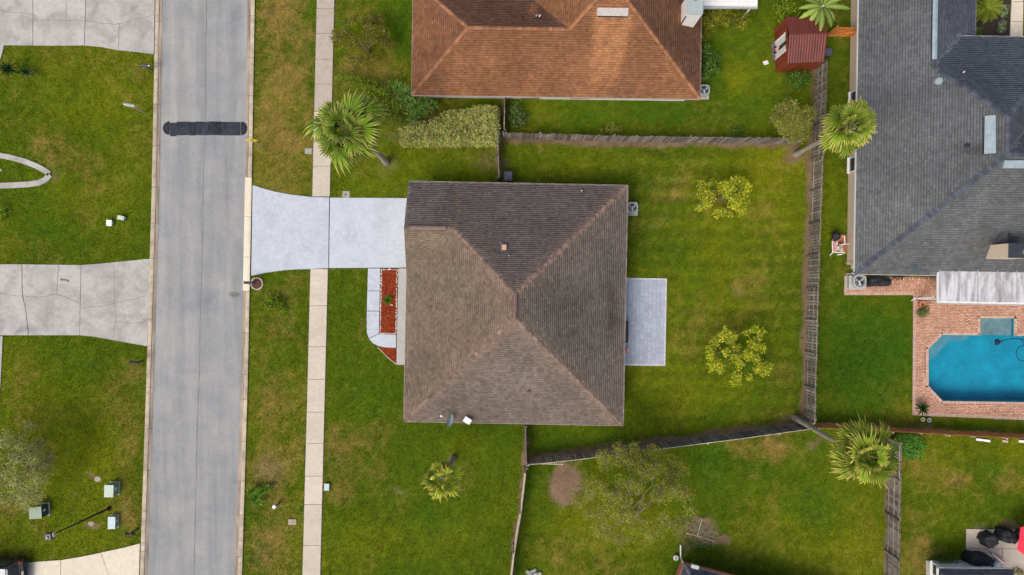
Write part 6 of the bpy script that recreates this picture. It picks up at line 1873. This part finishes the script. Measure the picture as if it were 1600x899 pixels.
obj("foliage", leaf_mesh("foliage", PH, .21 * (.6 + .8 * rg.random(len(PH))), pick(VARI, len(PH), rg, .25) * (.7 + .6 * N3(PH[:, 0], PH[:, 1], 2.5, 2))[:, None], rg, up=.8, asp=.36, off=wloc(hb)), M['leaf'], hb)
m_ = MB()
for k in range(10): limb(m_, (hx0 + (hx1 - hx0) * (k + .5) / 10, hy0 + .7, 0), (hx0 + (hx1 - hx0) * (k + .5) / 10, hy0 + .75, 1.4), .04, .02, rg, 3)
obj("stems", m_, M['bark'], hb)


def blades(c, n, L0, L1, w, pal, rg, e0=10, e1=80, droop=.25, seg=3):
    """arching sword leaves from one point"""
    V, F, C = [], [], []
    for k in range(n):
        az = k * 2.39996 + rg.uniform(-.2, .2); el = R(e0 + (e1 - e0) * ((k + .5) / n) ** .9 + rg.uniform(-6, 6)); Ln = rg.uniform(L0, L1)
        d = Vector((math.cos(az) * math.cos(el), math.sin(az) * math.cos(el), math.sin(el))); s = Vector((-math.sin(az), math.cos(az), 0))
        col = np.array(pal[int(rg.integers(0, len(pal)))]) * rg.uniform(.75, 1.25); p = Vector(c); base = len(V)
        for j in range(seg + 1):
            t = j / seg; ww = w * (.55 + .9 * t * (1 - t) * 2) * (1 - t ** 3 * .95)
            V += [tuple(p - s * ww / 2), tuple(p + s * ww / 2)]; C += [col, col]
            p = p + d * Ln / seg; d = (d + Vector((0, 0, -droop))).normalized()
        for j in range(seg): F.append([base + 2 * j, base + 2 * j + 1, base + 2 * j + 3, base + 2 * j + 2])
    return V, F, C


def rosette(name, label, spots, pal, seed, cat="plant", n=34, L0=.35, L1=.6, w=.05, h=0.0, stem=.06, group=None, **kw):
    """a plant of one or more sword leaf heads on stems"""
    rg = np.random.default_rng(seed); b = W(spots[0][0], spots[0][1], spots[0][2]); t = thing(name, label, cat, (b.x, b.y, 0), group)
    for px, py, hh, sc in spots:
        c = W(px, py, hh)
        V, F, C = blades(c, n, L0 * sc, L1 * sc, w * (.6 + .4 * sc), pal, rg, **kw)
        obj("leaf_head", np_mesh("leaf_head", np.array(V), np.array(F), np.array(C), wloc(t)), M['leaf'], t)
        obj("stem", MB().tube([(c.x, c.y, 0), c], [stem, stem * .7], 6), M['bark'], t)
    return t


YUC = [(.14, .30, .045), (.22, .38, .07), (.09, .19, .03), (.28, .36, .10)]
rosette("yucca", "cluster of spiky yucca heads at the corner of the orange roofed house", [(622, 138, 1.8, 1), (634, 147, 1.9, 1.1), (640, 160, 1.6, 1), (650, 166, 1.6, 1.1), (663, 157, 1.5, .9), (667, 170, 1.4, 1), (645, 185, 1.2, 1), (652, 178, 1.2, .9), (625, 160, 1.2, .9), (676, 165, 1.2, .8)], YUC, 130, n=40, L0=.5, L1=.85, w=.075)
rosette("yucca", "yellowish yucca head between the spiky cluster and the hedge", [(671, 178, 1.3, 1), (662, 187, 1.1, .8)], [(.17, .19, .03), (.10, .15, .03), (.22, .20, .05)], 131, n=40, L0=.4, L1=.6, w=.045)
DKR = [(.022, .055, .018), (.03, .075, .022), (.015, .04, .014)]
rosette("cycad", "dark spiky cycad at the upper left edge of the lawn", [(14, 109, .9, 1)], DKR, 132, n=46, L0=.6, L1=.85, w=.10, e0=-5, e1=75)
rosette("cycad", "small dark spiky cycad beside the larger one on the upper left lawn", [(42, 113, .6, .8)], DKR, 133, n=34, L0=.45, L1=.6, w=.09)
rosette("agave", "dark green spiky plant at the lower left corner of the pool deck", [(1440, 638, .5, 1)], [(.03, .085, .02), (.05, .12, .03), (.025, .06, .018)], 134, n=44, L0=.5, L1=.75, w=.09)
rosette("yucca", "low green spiky palm clump on the lower verge by the kerb", [(400, 777, .5, 1), (408, 768, .5, .8), (394, 766, .5, .8), (418, 763, .4, .7), (404, 785, .4, .8)], [(.13, .28, .03), (.22, .38, .045), (.08, .18, .022)], 135, n=30, L0=.45, L1=.75, w=.09)
rosette("sedge", "round bright green tuft in the red mulch bed", [(606.5, 469, .15, 1)], [(.11, .22, .015), (.16, .28, .02), (.07, .15, .012)], 136, n=170, L0=.35, L1=.58, w=.022, e0=12, e1=88, droop=.3)
rosette("seedling", "tiny sprout in the lower half of the red mulch bed", [(607, 494, .05, 1)], [(.2, .3, .08), (.3, .35, .15)], 137, n=10, L0=.06, L1=.12, w=.02, stem=.01)


# fan palms
def fan_frond(nseg, L_, petiole, droop, seed, spread=150, tint=(1, 1, 1)):
    rg = np.random.default_rng(seed); V, F, C = [], [], []
    def add(p, c): V.append(p); C.append(c); return len(V) - 1
    pw = .022
    for j in range(4):
        t = j / 3; x = petiole * t; z = .05 * math.sin(t * 2) - .02 * t
        add((x, -pw, z), (.20, .23, .055)); add((x, pw, z), (.20, .23, .055))
    for j in range(3): F.append([2 * j, 2 * j + 1, 2 * j + 3, 2 * j + 2])
    joined = .72
    for k in range(nseg):
        a = R(-spread + 2 * spread * (k + .5) / nseg); da = R(spread / nseg) * 1.02
        ln = L_ * (1 - .22 * abs(a / math.pi)) * rg.uniform(.8, 1.12); tipd = rg.uniform(.4, 1.8) * droop
        rows = []
        for r_, wf in ((.06, 1), (.35, 1), (joined, 1), (.9, .6), (1.05, .06)):
            wd = da * min(r_, joined) * wf * ln
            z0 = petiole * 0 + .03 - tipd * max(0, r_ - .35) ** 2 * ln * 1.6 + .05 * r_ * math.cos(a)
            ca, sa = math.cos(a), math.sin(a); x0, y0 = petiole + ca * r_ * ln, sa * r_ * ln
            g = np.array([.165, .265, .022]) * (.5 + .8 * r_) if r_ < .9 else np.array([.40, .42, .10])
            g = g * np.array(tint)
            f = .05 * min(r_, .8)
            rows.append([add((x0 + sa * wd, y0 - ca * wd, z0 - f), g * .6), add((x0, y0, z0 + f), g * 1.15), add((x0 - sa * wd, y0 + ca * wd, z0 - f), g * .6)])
        for u, v in zip(rows[:-1], rows[1:]):
            F.append([u[0], v[0], v[1], u[1]]); F.append([u[1], v[1], v[2], u[2]])
    me = np_mesh("frond", np.array(V), np.array(F), np.array(C)); me.materials.append(M['frond'])
    return me


def fan_palm(label, base, crown, hc, size, n, seed, trunk_r=.17, group="fan palms", yellow=0.0, boots=True):
    rg = np.random.default_rng(seed); b = W(*base); c = W(*crown, hc); t = thing("fan_palm", label, "palm", b)
    m_ = MB(); k = int(hc / .22); pts, rad = [], []
    for j in range(k + 1):
        f = j / k; pts.append(b.lerp(c, f) + Vector((.10 * math.sin(f * 3 + seed), .08 * math.sin(f * 2.2 + seed), 0)) * math.sin(math.pi * f))
        rad.append(trunk_r * (1.45 - .45 * min(1, f * 6)) * (1 - .25 * f) * (1.05 if j % 2 else .94))
    m_.tube(pts, rad, 10); obj("trunk", m_, M['trunk'], t)
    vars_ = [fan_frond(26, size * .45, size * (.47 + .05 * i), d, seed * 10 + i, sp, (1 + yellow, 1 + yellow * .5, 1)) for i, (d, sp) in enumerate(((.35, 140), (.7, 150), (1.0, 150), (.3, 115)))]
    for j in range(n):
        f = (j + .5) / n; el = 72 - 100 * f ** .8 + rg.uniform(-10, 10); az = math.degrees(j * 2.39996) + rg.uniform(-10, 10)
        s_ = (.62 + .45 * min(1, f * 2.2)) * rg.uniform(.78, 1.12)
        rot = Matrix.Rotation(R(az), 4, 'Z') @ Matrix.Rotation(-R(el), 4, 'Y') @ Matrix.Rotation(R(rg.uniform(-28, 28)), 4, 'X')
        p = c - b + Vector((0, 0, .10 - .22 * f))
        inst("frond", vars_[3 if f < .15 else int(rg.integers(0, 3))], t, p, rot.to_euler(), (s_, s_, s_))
    # spent leaf bases and dry strands under the crown
    V, F, C = blades(c - Vector((0, 0, .25)), 26, size * .16, size * .34, .03, [(.30, .22, .12), (.36, .29, .17), (.2, .14, .08)], rg, e0=-40, e1=25, droop=.25)
    obj("dry_skirt", np_mesh("dry_skirt", np.array(V), np.array(F), np.array(C), wloc(t)), M['leaf'], t)
    V, F, C = blades(c + Vector((0, 0, .15)), 12, size * .06, size * .15, .03, [(.22, .13, .06), (.30, .24, .10)], rg, e0=20, e1=80, droop=.1)
    obj("spear_leaves", np_mesh("spear_leaves", np.array(V), np.array(F), np.array(C), wloc(t)), M['leaf'], t)
    return t


fan_palm("tall fan palm leaning over the pavement in the front yard", (604, 254), (541, 204), 10.2, 2.15, 34, 1, .19)
fan_palm("fan palm whose crown hangs over the grey roof's left eave", (1243, 242), (1327, 197), 8.4, 1.78, 25, 2, .17, yellow=.15)
fan_palm("large fan palm leaning over the fence corner at lower right", (1241, 653), (1351, 710), 10.3, 1.95, 31, 3, .18, yellow=.25)
fan_palm("small fan palm on the lawn below the brown roof", (709, 717), (691, 748), 6.0, 1.4, 12, 4, .17, yellow=.45)

# banana plant by the shed
bp = W(1284, 10, 2.5); bp.z = 0; ban = thing("banana_plant", "banana plant with long ragged leaves hanging over the red shed", "plant", (bp.x, bp.y, 0)); rg = np.random.default_rng(140)
obj("pseudostem", MB().tube([(bp.x, bp.y, 0), (bp.x, bp.y, 1.6), (bp.x + .05, bp.y, 2.6)], [.14, .11, .07], 10), M['woodpale'], ban)
def banana_leaf(Ln, wd, droop, seed):
    rg = np.random.default_rng(seed); V, F, C = [], [], []; n = 14; x, z, el = 0., 0., R(48)
    for j in range(n + 1):
        t = j / n; ww = wd * (0 if t < .12 else math.sin(math.pi * min(1, (t - .08) / .92)) ** .6) / 2
        for s_ in (-1, -.12, .12, 1):
            rag = rg.uniform(.85, 1.08) if abs(s_) == 1 else 1
            C.append(np.array([.30, .36, .09]) if abs(s_) < .5 else np.array([.10, .20, .025]) * rg.uniform(.8, 1.25)); V.append((x, s_ * (ww if abs(s_) == 1 else max(.02, .03)) * rag, z - abs(s_) * ww * .35 + (.015 if abs(s_) < .5 else 0)))
        x += math.cos(el) * Ln / n; z += math.sin(el) * Ln / n; el -= droop / n
    for j in range(n):
        for k in range(3): F.append([4 * j + k, 4 * (j + 1) + k, 4 * (j + 1) + k + 1, 4 * j + k + 1])
    me = np_mesh("leaf", np.array(V), np.array(F), np.array(C)); me.materials.append(M['frond']); return me
bl_ = [banana_leaf(1.9, .42, 1.6, 1), banana_leaf(1.6, .38, 1.9, 2), banana_leaf(2.1, .40, 1.3, 3)]
for k, az in enumerate((-152, -128, -96, -70, -38, -8, 22, 60, 95, 130, 160, 188, -110)):
    inst("leaf", bl_[k % 3], ban, (0, 0, 2.3 + .06 * (k % 4)), (0, R(rg.uniform(-8, 12)), R(az)), (1, 1, 1) if k < 8 else (.9, .9, .9))

# sago palm in the dark bed at the top right
def sago_frond(seed):
    rg = np.random.default_rng(seed); V, F, C = [], [], []; n = 22; x, z, el = 0., 0., R(40)
    for j in range(n):
        t = j / (n - 1); lw = .20 * math.sin(math.pi * (t * .9 + .08)) ** .7 + .01; b_ = len(V); g = np.array([.17, .22, .02]) * rg.uniform(.8, 1.2)
        for s_ in (-1, 1):
            V.extend([(x, 0, z), (x + .045, 0, z), (x + .06 + lw * .35, s_ * lw, z - .04)]); C.extend([g * 1.2, g, g * .8])
        F.append([b_, b_ + 1, b_ + 2]); F.append([b_ + 3, b_ + 4, b_ + 5])
        x += math.cos(el) * 1.15 / n; z += math.sin(el) * 1.15 / n; el -= 1.5 / n
    me = np_mesh("frond", np.array(V), np.array(F), np.array(C)); me.materials.append(M['frond']); return me
p = W(1549, 9, 1.2); sg = thing("sago_palm", "bright green sago palm in the dark bed beside the grey roof", "palm", (p.x, p.y, 0)); sv_ = [sago_frond(1), sago_frond(2)]; rg = np.random.default_rng(150)
obj("trunk", MB().tube([(p.x, p.y, 0), (p.x, p.y, .75)], [.2, .16], 10), M['trunk'], sg)
for k in range(46): inst("frond", sv_[k % 2], sg, (0, 0, .72), (0, R(30 - 62 * (1 - k / 46) + rg.uniform(-5, 5)), k * 2.39996), (1, 1, 1))
bed = obj("garden_bed", MB().prism([W2(1512, -60), W2(1581, -60), W2(1577, 57), W2(1512, 57)], -.02, .03), M['mulchdark']); tag(bed, "dark mulch bed between the grey roof wings", "garden bed", kind='structure')
HARD.append([W2(1512, -60), W2(1581, -60), W2(1577, 60), W2(1512, 60)])
flat("path", [[(1580, -60), (1598, -60), (1598, 3), (1580, 3)], [(1580, 3.8), (1598, 3.8), (1597.5, 34), (1578.5, 34)], [(1578.4, 34.8), (1597.4, 34.8), (1597, 62), (1577.5, 62)]], M['cream'], M['joint'], "cream slab path beside the dark bed in the top right corner", "path")
for x_, y_, lab, sd in ((1570, 18, "white flowering plant beside the sago palm", 1), (1566, 43, "lower white flowering plant in the dark bed", 2), (1528, 52, "small yellowish plant in the corner of the dark bed", 3)):
    shrub("flowering_plant", lab, (x_, y_), [pc(x_ + a, y_ + b, .35, 4.5) for a, b in ((-2, -5), (2, 0), (0, 5), (3, -7), (-3, 3))], 900, .07, GREEN + ([(.55, .58, .50), (.6, .62, .55)] if sd < 3 else [(.3, .28, .05)]), 160 + sd, cat="plant", asp=.6)
# red mulch bed with white stones
mb_ = obj("mulch_bed", MB().prism([W2(595.5, 420), W2(621.5, 420), W2(619.3, 522.6), W2(593.2, 521.6)], -.02, .05), M['mulch']); tag(mb_, "red mulch bed edged with pale stones beside the porch", "garden bed", kind='structure')
mb2 = obj("mulch_bed", MB().prism([W2(590, 542.4), W2(602, 544), W2(619, 544.4), W2(619.3, 569)], -.02, .05), M['mulch']); tag(mb2, "small red mulch triangle below the front walk", "garden bed", kind='structure')
HARD += [[W2(595.5, 420), W2(621.5, 420), W2(619.3, 522.6), W2(593.2, 521.6)], [W2(590, 542.4), W2(602, 544), W2(619, 544.4), W2(619.3, 569)]]
obj("bed_edging", MB().tube([W(590, 542.6, .05), W(604, 557, .05), W(619, 569.2, .05)], .035), M['tan'], mb2)
chips = []; rg = np.random.default_rng(170)
n = 5200; pts_ = np.concatenate([np.stack([rg.uniform(593, 622, n), rg.uniform(420, 523, n)], 1), np.stack([rg.uniform(590, 620, 1200), rg.uniform(543, 569, 1200)], 1)])
xx = (pts_[:, 0] - 800) * S; yy = (449.5 - pts_[:, 1]) * S
ok = inside(HARD[-2], xx, yy) | inside(HARD[-1], xx, yy); xx, yy = xx[ok], yy[ok]
me = leaf_mesh("mulch_chips", np.stack([xx, yy, .055 + .02 * rg.random(len(xx))], 1), .10 * (.6 + .8 * rg.random(len(xx))), pick([(.38, .07, .022), (.28, .045, .016), (.46, .11, .04), (.20, .035, .016)], len(xx), rg, .3), rg, up=.8, asp=.35)
obj("mulch_chips", me, M['leaf'], mb_, kind='stuff')
st_m = [MB().lathe((0, 0, 0), [(.05, 0), (.06, .03), (.035, .06), (.01, .07)], 7).mesh("stone") for _ in range(2)]
for s_ in st_m: s_.materials.append(M['rocks'])
def stones(a, b, n, jit=1.0):
    for k in range(n):
        t = (k + .5) / n; p = W(a[0] + (b[0] - a[0]) * t + rg.uniform(-jit, jit), a[1] + (b[1] - a[1]) * t + rg.uniform(-jit, jit), .05)
        sc = rg.uniform(.6, 1.15); inst("stone", st_m[k % 2], mb_, p, (0, 0, rg.uniform(0, 6)), (sc, sc * rg.uniform(.6, 1), sc))
stones((596.3, 421), (594.2, 521), 62, .7); stones((620.8, 421), (618.6, 522), 46, .7); stones((596, 421.2), (621, 421.2), 14, .6); stones((594, 520.8), (619, 521.6), 15, .7); stones((611, 477), (613, 478), 3, 1.5)

# shrubs by the orange house and shed
sp = scatter(1130, 28, 34, 14, 18, .6, 1.3, 6, 10, 8) + [pc(1108, 45, .8, 9), pc(1105, 35, 1.0, 9), pc(1100, 58, .7, 7), pc(1165, 30, 1.0, 10), pc(1160, 40, .7, 8)]
shrub("border_shrub", "yellow green border shrub under the white patio cover", (1125, 28), sp, 330, .11, YELLOWB, 180, asp=.5)
sp = [pc(*c) for c in ((1103, 76, .9, 9), (1110, 86, .9, 10), (1104, 97, 1.0, 10), (1116, 98, .8, 9), (1122, 90, .6, 7), (1108, 110, .9, 10), (1120, 108, .6, 7), (1102, 120, .7, 7))]
shrub("border_shrub", "dark glossy green shrub along the orange house's right wall", (1108, 98), sp, 300, .15, GREEN + [(.12, .20, .06)], 181, asp=.55)
sp = [pc(*c) for c in ((805, 172, .7, 9), (812, 182, .7, 10), (818, 192, .6, 8), (806, 193, .6, 8), (800, 182, .7, 8), (822, 180, .4, 6), (808, 164, .6, 7))]
shrub("border_shrub", "green shrub with pale flowers inside the corner by the hedge's fence", (810, 182), sp, 380, .10, GREEN + [(.30, .33, .26)], 182, asp=.55)
sp = [pc(*c) for c in ((945, 203, .35, 7), (955, 199, .45, 8), (966, 202, .35, 7), (957, 206, .3, 7))]
shrub("low_shrub", "low light green shrub along the weathered grey fence", (955, 203), sp, 420, .10, PALEY, 183, asp=.5)
sp = [pc(1156, 204, .35, 8), pc(1147, 206, .3, 6)]
shrub("low_shrub", "small dark shrub along the right part of the weathered grey fence", (1154, 205), sp, 420, .10, GREEN, 184, asp=.5)
sp = [pc(*c) for c in ((1243, 118, .7, 9), (1252, 124, .7, 9), (1238, 128, .6, 8), (1248, 134, .6, 8), (1258, 116, .5, 7), (1265, 126, .5, 7), (1232, 120, .5, 7))]
shrub("border_shrub", "dark leafy shrub below the red shed", (1246, 124), sp, 380, .11, GREEN, 185, asp=.55)
sp = [pc(*c) for c in ((1225, 15, 1.2, 14), (1235, 8, 1.2, 12), (1222, 30, .8, 8), (1215, 10, .8, 9), (1245, 20, 1.2, 9))]
shrub("border_shrub", "dark bush above the red shed under the banana leaves", (1230, 14), sp, 300, .13, DARKG, 186, asp=.5)
sp = scatter(1240, 188, 34, 27, 34, 1.4, 3.0, 7, 12, 9)
tree("fruit_tree", "small yellow green fruit tree at the fence corner beside the leaning palm", (1243, 205), sp, 190, .14, PALEY + [(.26, .24, .05)], 187, trunk_r=.05, fork=.2, asp=.5, shell=.3, twigs=260)
sp = [pc(*c) for c in ((1412, 690, 1.3, 12), (1425, 688, 1.3, 12), (1436, 695, 1.2, 11), (1420, 700, 1.4, 13), (1432, 706, 1.2, 11), (1408, 701, 1.2, 10), (1420, 711, 1.0, 9))]
shrub("round_bush", "dense dark green round bush at the top of the wide board fence", (1422, 699), sp, 620, .12, [(.08, .24, .03), (.12, .30, .04), (.05, .16, .02), (.17, .36, .06)], 188, asp=.5, shell=.75)
sp = [pc(*c) for c in ((425, 468, .35, 8), (436, 472, .4, 8), (430, 480, .4, 9), (441, 481, .3, 7), (420, 478, .3, 7), (433, 463, .3, 6))]
shrub("low_shrub", "low dark shrub on the verge below the white driveway", (430, 475), sp, 260, .13, DARKG + [(.09, .11, .03)], 189, asp=.4)
sp = [pc(1470, 877, .4, 8), pc(1482, 874, .35, 8), pc(1492, 878, .4, 7), pc(1476, 880, .4, 7)]
shrub("low_shrub", "green weeds along the white wall in the bottom right corner", (1480, 877), sp, 320, .12, GREEN, 190, asp=.45)
sp = [pc(1590, 893, .3, 7), pc(1598, 897, .3, 7)]
shrub("low_shrub", "small yellowish shrub at the bottom right corner of the tan patio", (1594, 895), sp, 320, .12, PALEY, 191, asp=.45)
sp = [pc(8, 327, .3, 9), pc(2, 335, .3, 8)]
shrub("low_shrub", "small dark shrub at the left edge of the lawn", (5, 331), sp, 260, .12, DARKG, 192, asp=.45)
for x_, y_, sd in ((1439, 655, 1), (1449, 656, 2)):
    pp_ = W(x_, y_); t = thing("flower_pot", "cream flower pot under the spiky plant by the pool" if sd == 1 else "small grey flower pot beside the cream one by the pool", "pot", pp_)
    obj("pot", MB().lathe(pp_, [(.08, 0), (.14, .22), (.15, .24), (.11, .24), (.10, .18)], 14), M['cream' if sd == 1 else 'utilblue'], t); obj("earth", MB().lathe(pp_ + Vector((0, 0, .17)), [(.10, 0), (.02, .03)], 10), M['mulchdark'], t)
# planter on the pool deck
p = W(1441, 476, .3); t = thing("planter", "brown clay pot beside the flowering plant at the deck corner", "planter", (p.x, p.y, .05))
obj("pot", MB().lathe((p.x, p.y, .05), [(.16, 0), (.27, .32), (.29, .36), (.24, .36), (.22, .28)], 18), M['brickwall'], t); obj("earth", MB().lathe((p.x, p.y, .30), [(.22, 0), (.05, .04)], 14), M['mulchdark'], t)
sp = [pc(1443, 486, .5, 5), pc(1447, 483, .5, 5), pc(1438, 489, .4, 5), pc(1446, 490, .4, 5), pc(1442, 492, .3, 5)]
shrub("flowering_plant", "potted plant with yellow green leaves at the deck corner", (1443, 488), sp, 900, .10, [(.20, .28, .03), (.11, .19, .025), (.28, .33, .04), (.14, .11, .19)], 193, cat="plant", asp=.45)
# brush heap
br_ = thing("brush_heap", "heap of grey dead twigs on the bare earth beside the broad tree", "brush", W(1096, 830)); rg = np.random.default_rng(200); m_ = MB()
for k in range(240):
    a = rg.normal(size=2) * np.array([11, 9]); c = W(1096 + a[0], 832 + a[1] + .25 * a[0], .05 + .25 * rg.random() * math.exp(-(a[0] ** 2 + a[1] ** 2) / 160)); an = rg.uniform(0, 6.3); l = rg.uniform(.2, .6); d = Vector((math.cos(an), math.sin(an), rg.uniform(-.2, .2))) * l
    m_.tube([c, c + d * .5 + Vector((0, 0, .03)), c + d], [.014, .011, .005], 4)
obj("twigs", m_, M['twig'], br_, kind='stuff')

# ------------------------------------------------------------------ ground sheet and grass
HARD.append([W2(*p) for p in POOL])
fx = np.arange(-42, 42.01, .2); fy = np.arange(-25, 25.01, .2)
gxs = np.concatenate([[-400, -160, -80, -55], fx, [55, 80, 160, 400]]); gys = np.concatenate([[-400, -160, -80, -40], fy, [40, 80, 160, 400]])
X, Y = np.meshgrid(gxs, gys); nx, ny = len(gxs), len(gys)
c_l, bare = lawn(X.ravel(), Y.ravel())
Z = (N1(X, Y, .8, 3) - .5) * .02 * ((np.abs(X) < 45) & (np.abs(Y) < 28)) - .008
V = np.stack([X.ravel(), Y.ravel(), Z.ravel()], 1)
ii, jj = np.meshgrid(np.arange(nx - 1), np.arange(ny - 1)); i0 = (jj * nx + ii).ravel()
F = np.stack([i0, i0 + 1, i0 + nx + 1, i0 + nx], 1)
cxm = (X[:-1, :-1] + X[1:, 1:]).ravel() / 2; cym = (Y[:-1, :-1] + Y[1:, 1:]).ravel() / 2
pool_grow = pool_w
F = F[~(inside(pool_grow, cxm, cym) | (seg_dist(cxm, cym, pool_grow + [pool_grow[0]]) < .16))]
ground = obj("ground", np_mesh("ground", V, F, c_l * .80), M['soil'])  # sheet colour darkened: painted shade for the gaps between the blades
tag(ground, "lawn ground of mixed green and dry grass reaching past the frame", "ground", kind='structure')

ng = 1050000
x = rng.uniform(-39.5, 39.5, ng); y = rng.uniform(-22.8, 22.8, ng)
res = .05; gw, gh_ = int(80 / res), int(46 / res)
mask = np.zeros((gh_, gw), bool)
for poly in HARD:
    xs_ = [p[0] for p in poly]; ys_ = [p[1] for p in poly]
    a0, a1 = max(0, int((min(xs_) + 40) / res)), min(gw, int((max(xs_) + 40) / res) + 2); b0, b1 = max(0, int((min(ys_) + 23) / res)), min(gh_, int((max(ys_) + 23) / res) + 2)
    if a1 <= a0 or b1 <= b0: continue
    GX, GY = np.meshgrid((np.arange(a0, a1) + .5) * res - 40, (np.arange(b0, b1) + .5) * res - 23)
    mask[b0:b1, a0:a1] |= inside(poly, GX, GY)
walls_px = [[L_ for L_ in ((-6.8, 6.9), (7.4, 6.6), (7.2, -9.1), (-7.1, -8.8))], [(-6.3, 14), (12.5, 13.9), (12.5, 30), (-6.3, 30)], [(24.7, 1.7), (46, 1.6), (46, 30), (25, 30)]]
ok = ~mask[np.clip(((y + 23) / res).astype(int), 0, gh_ - 1), np.clip(((x + 40) / res).astype(int), 0, gw - 1)]
for wp in walls_px: ok &= ~inside(wp, x, y)
x, y = x[ok], y[ok]
gc_, bare = lawn(x, y, rng)
keep = rng.random(len(x)) > bare * .97
x, y, gc_ = x[keep], y[keep], gc_[keep]
n = len(x)
az = rng.uniform(0, 2 * math.pi, n); lean = rng.uniform(.25, 1.1, n); ln = (.045 + .05 * rng.random(n)) * (.75 + .6 * N3(x, y, .6, 2)); wd = .013 + .014 * rng.random(n)
dx_, dy_ = np.cos(az), np.sin(az)
z0_ = np.full(n, -.005)
V = np.stack([np.stack([x - dy_ * wd, y + dx_ * wd, z0_], 1), np.stack([x + dy_ * wd, y - dx_ * wd, z0_], 1),
              np.stack([x + dx_ * ln * np.sin(lean), y + dy_ * ln * np.sin(lean), ln * np.cos(lean)], 1)], 1).reshape(-1, 3)
C = gc_ * (.55 + 1.1 * rng.random((n, 1))) * (1 + (rng.random((n, 3)) - .5) * .16)
gr = obj("grass", np_mesh("grass", V, np.arange(3 * n).reshape(-1, 3), np.repeat(C, 3, 0)), M['grass'])
tag(gr, "short lawn grass of all the yards and verges", "grass", kind='stuff')
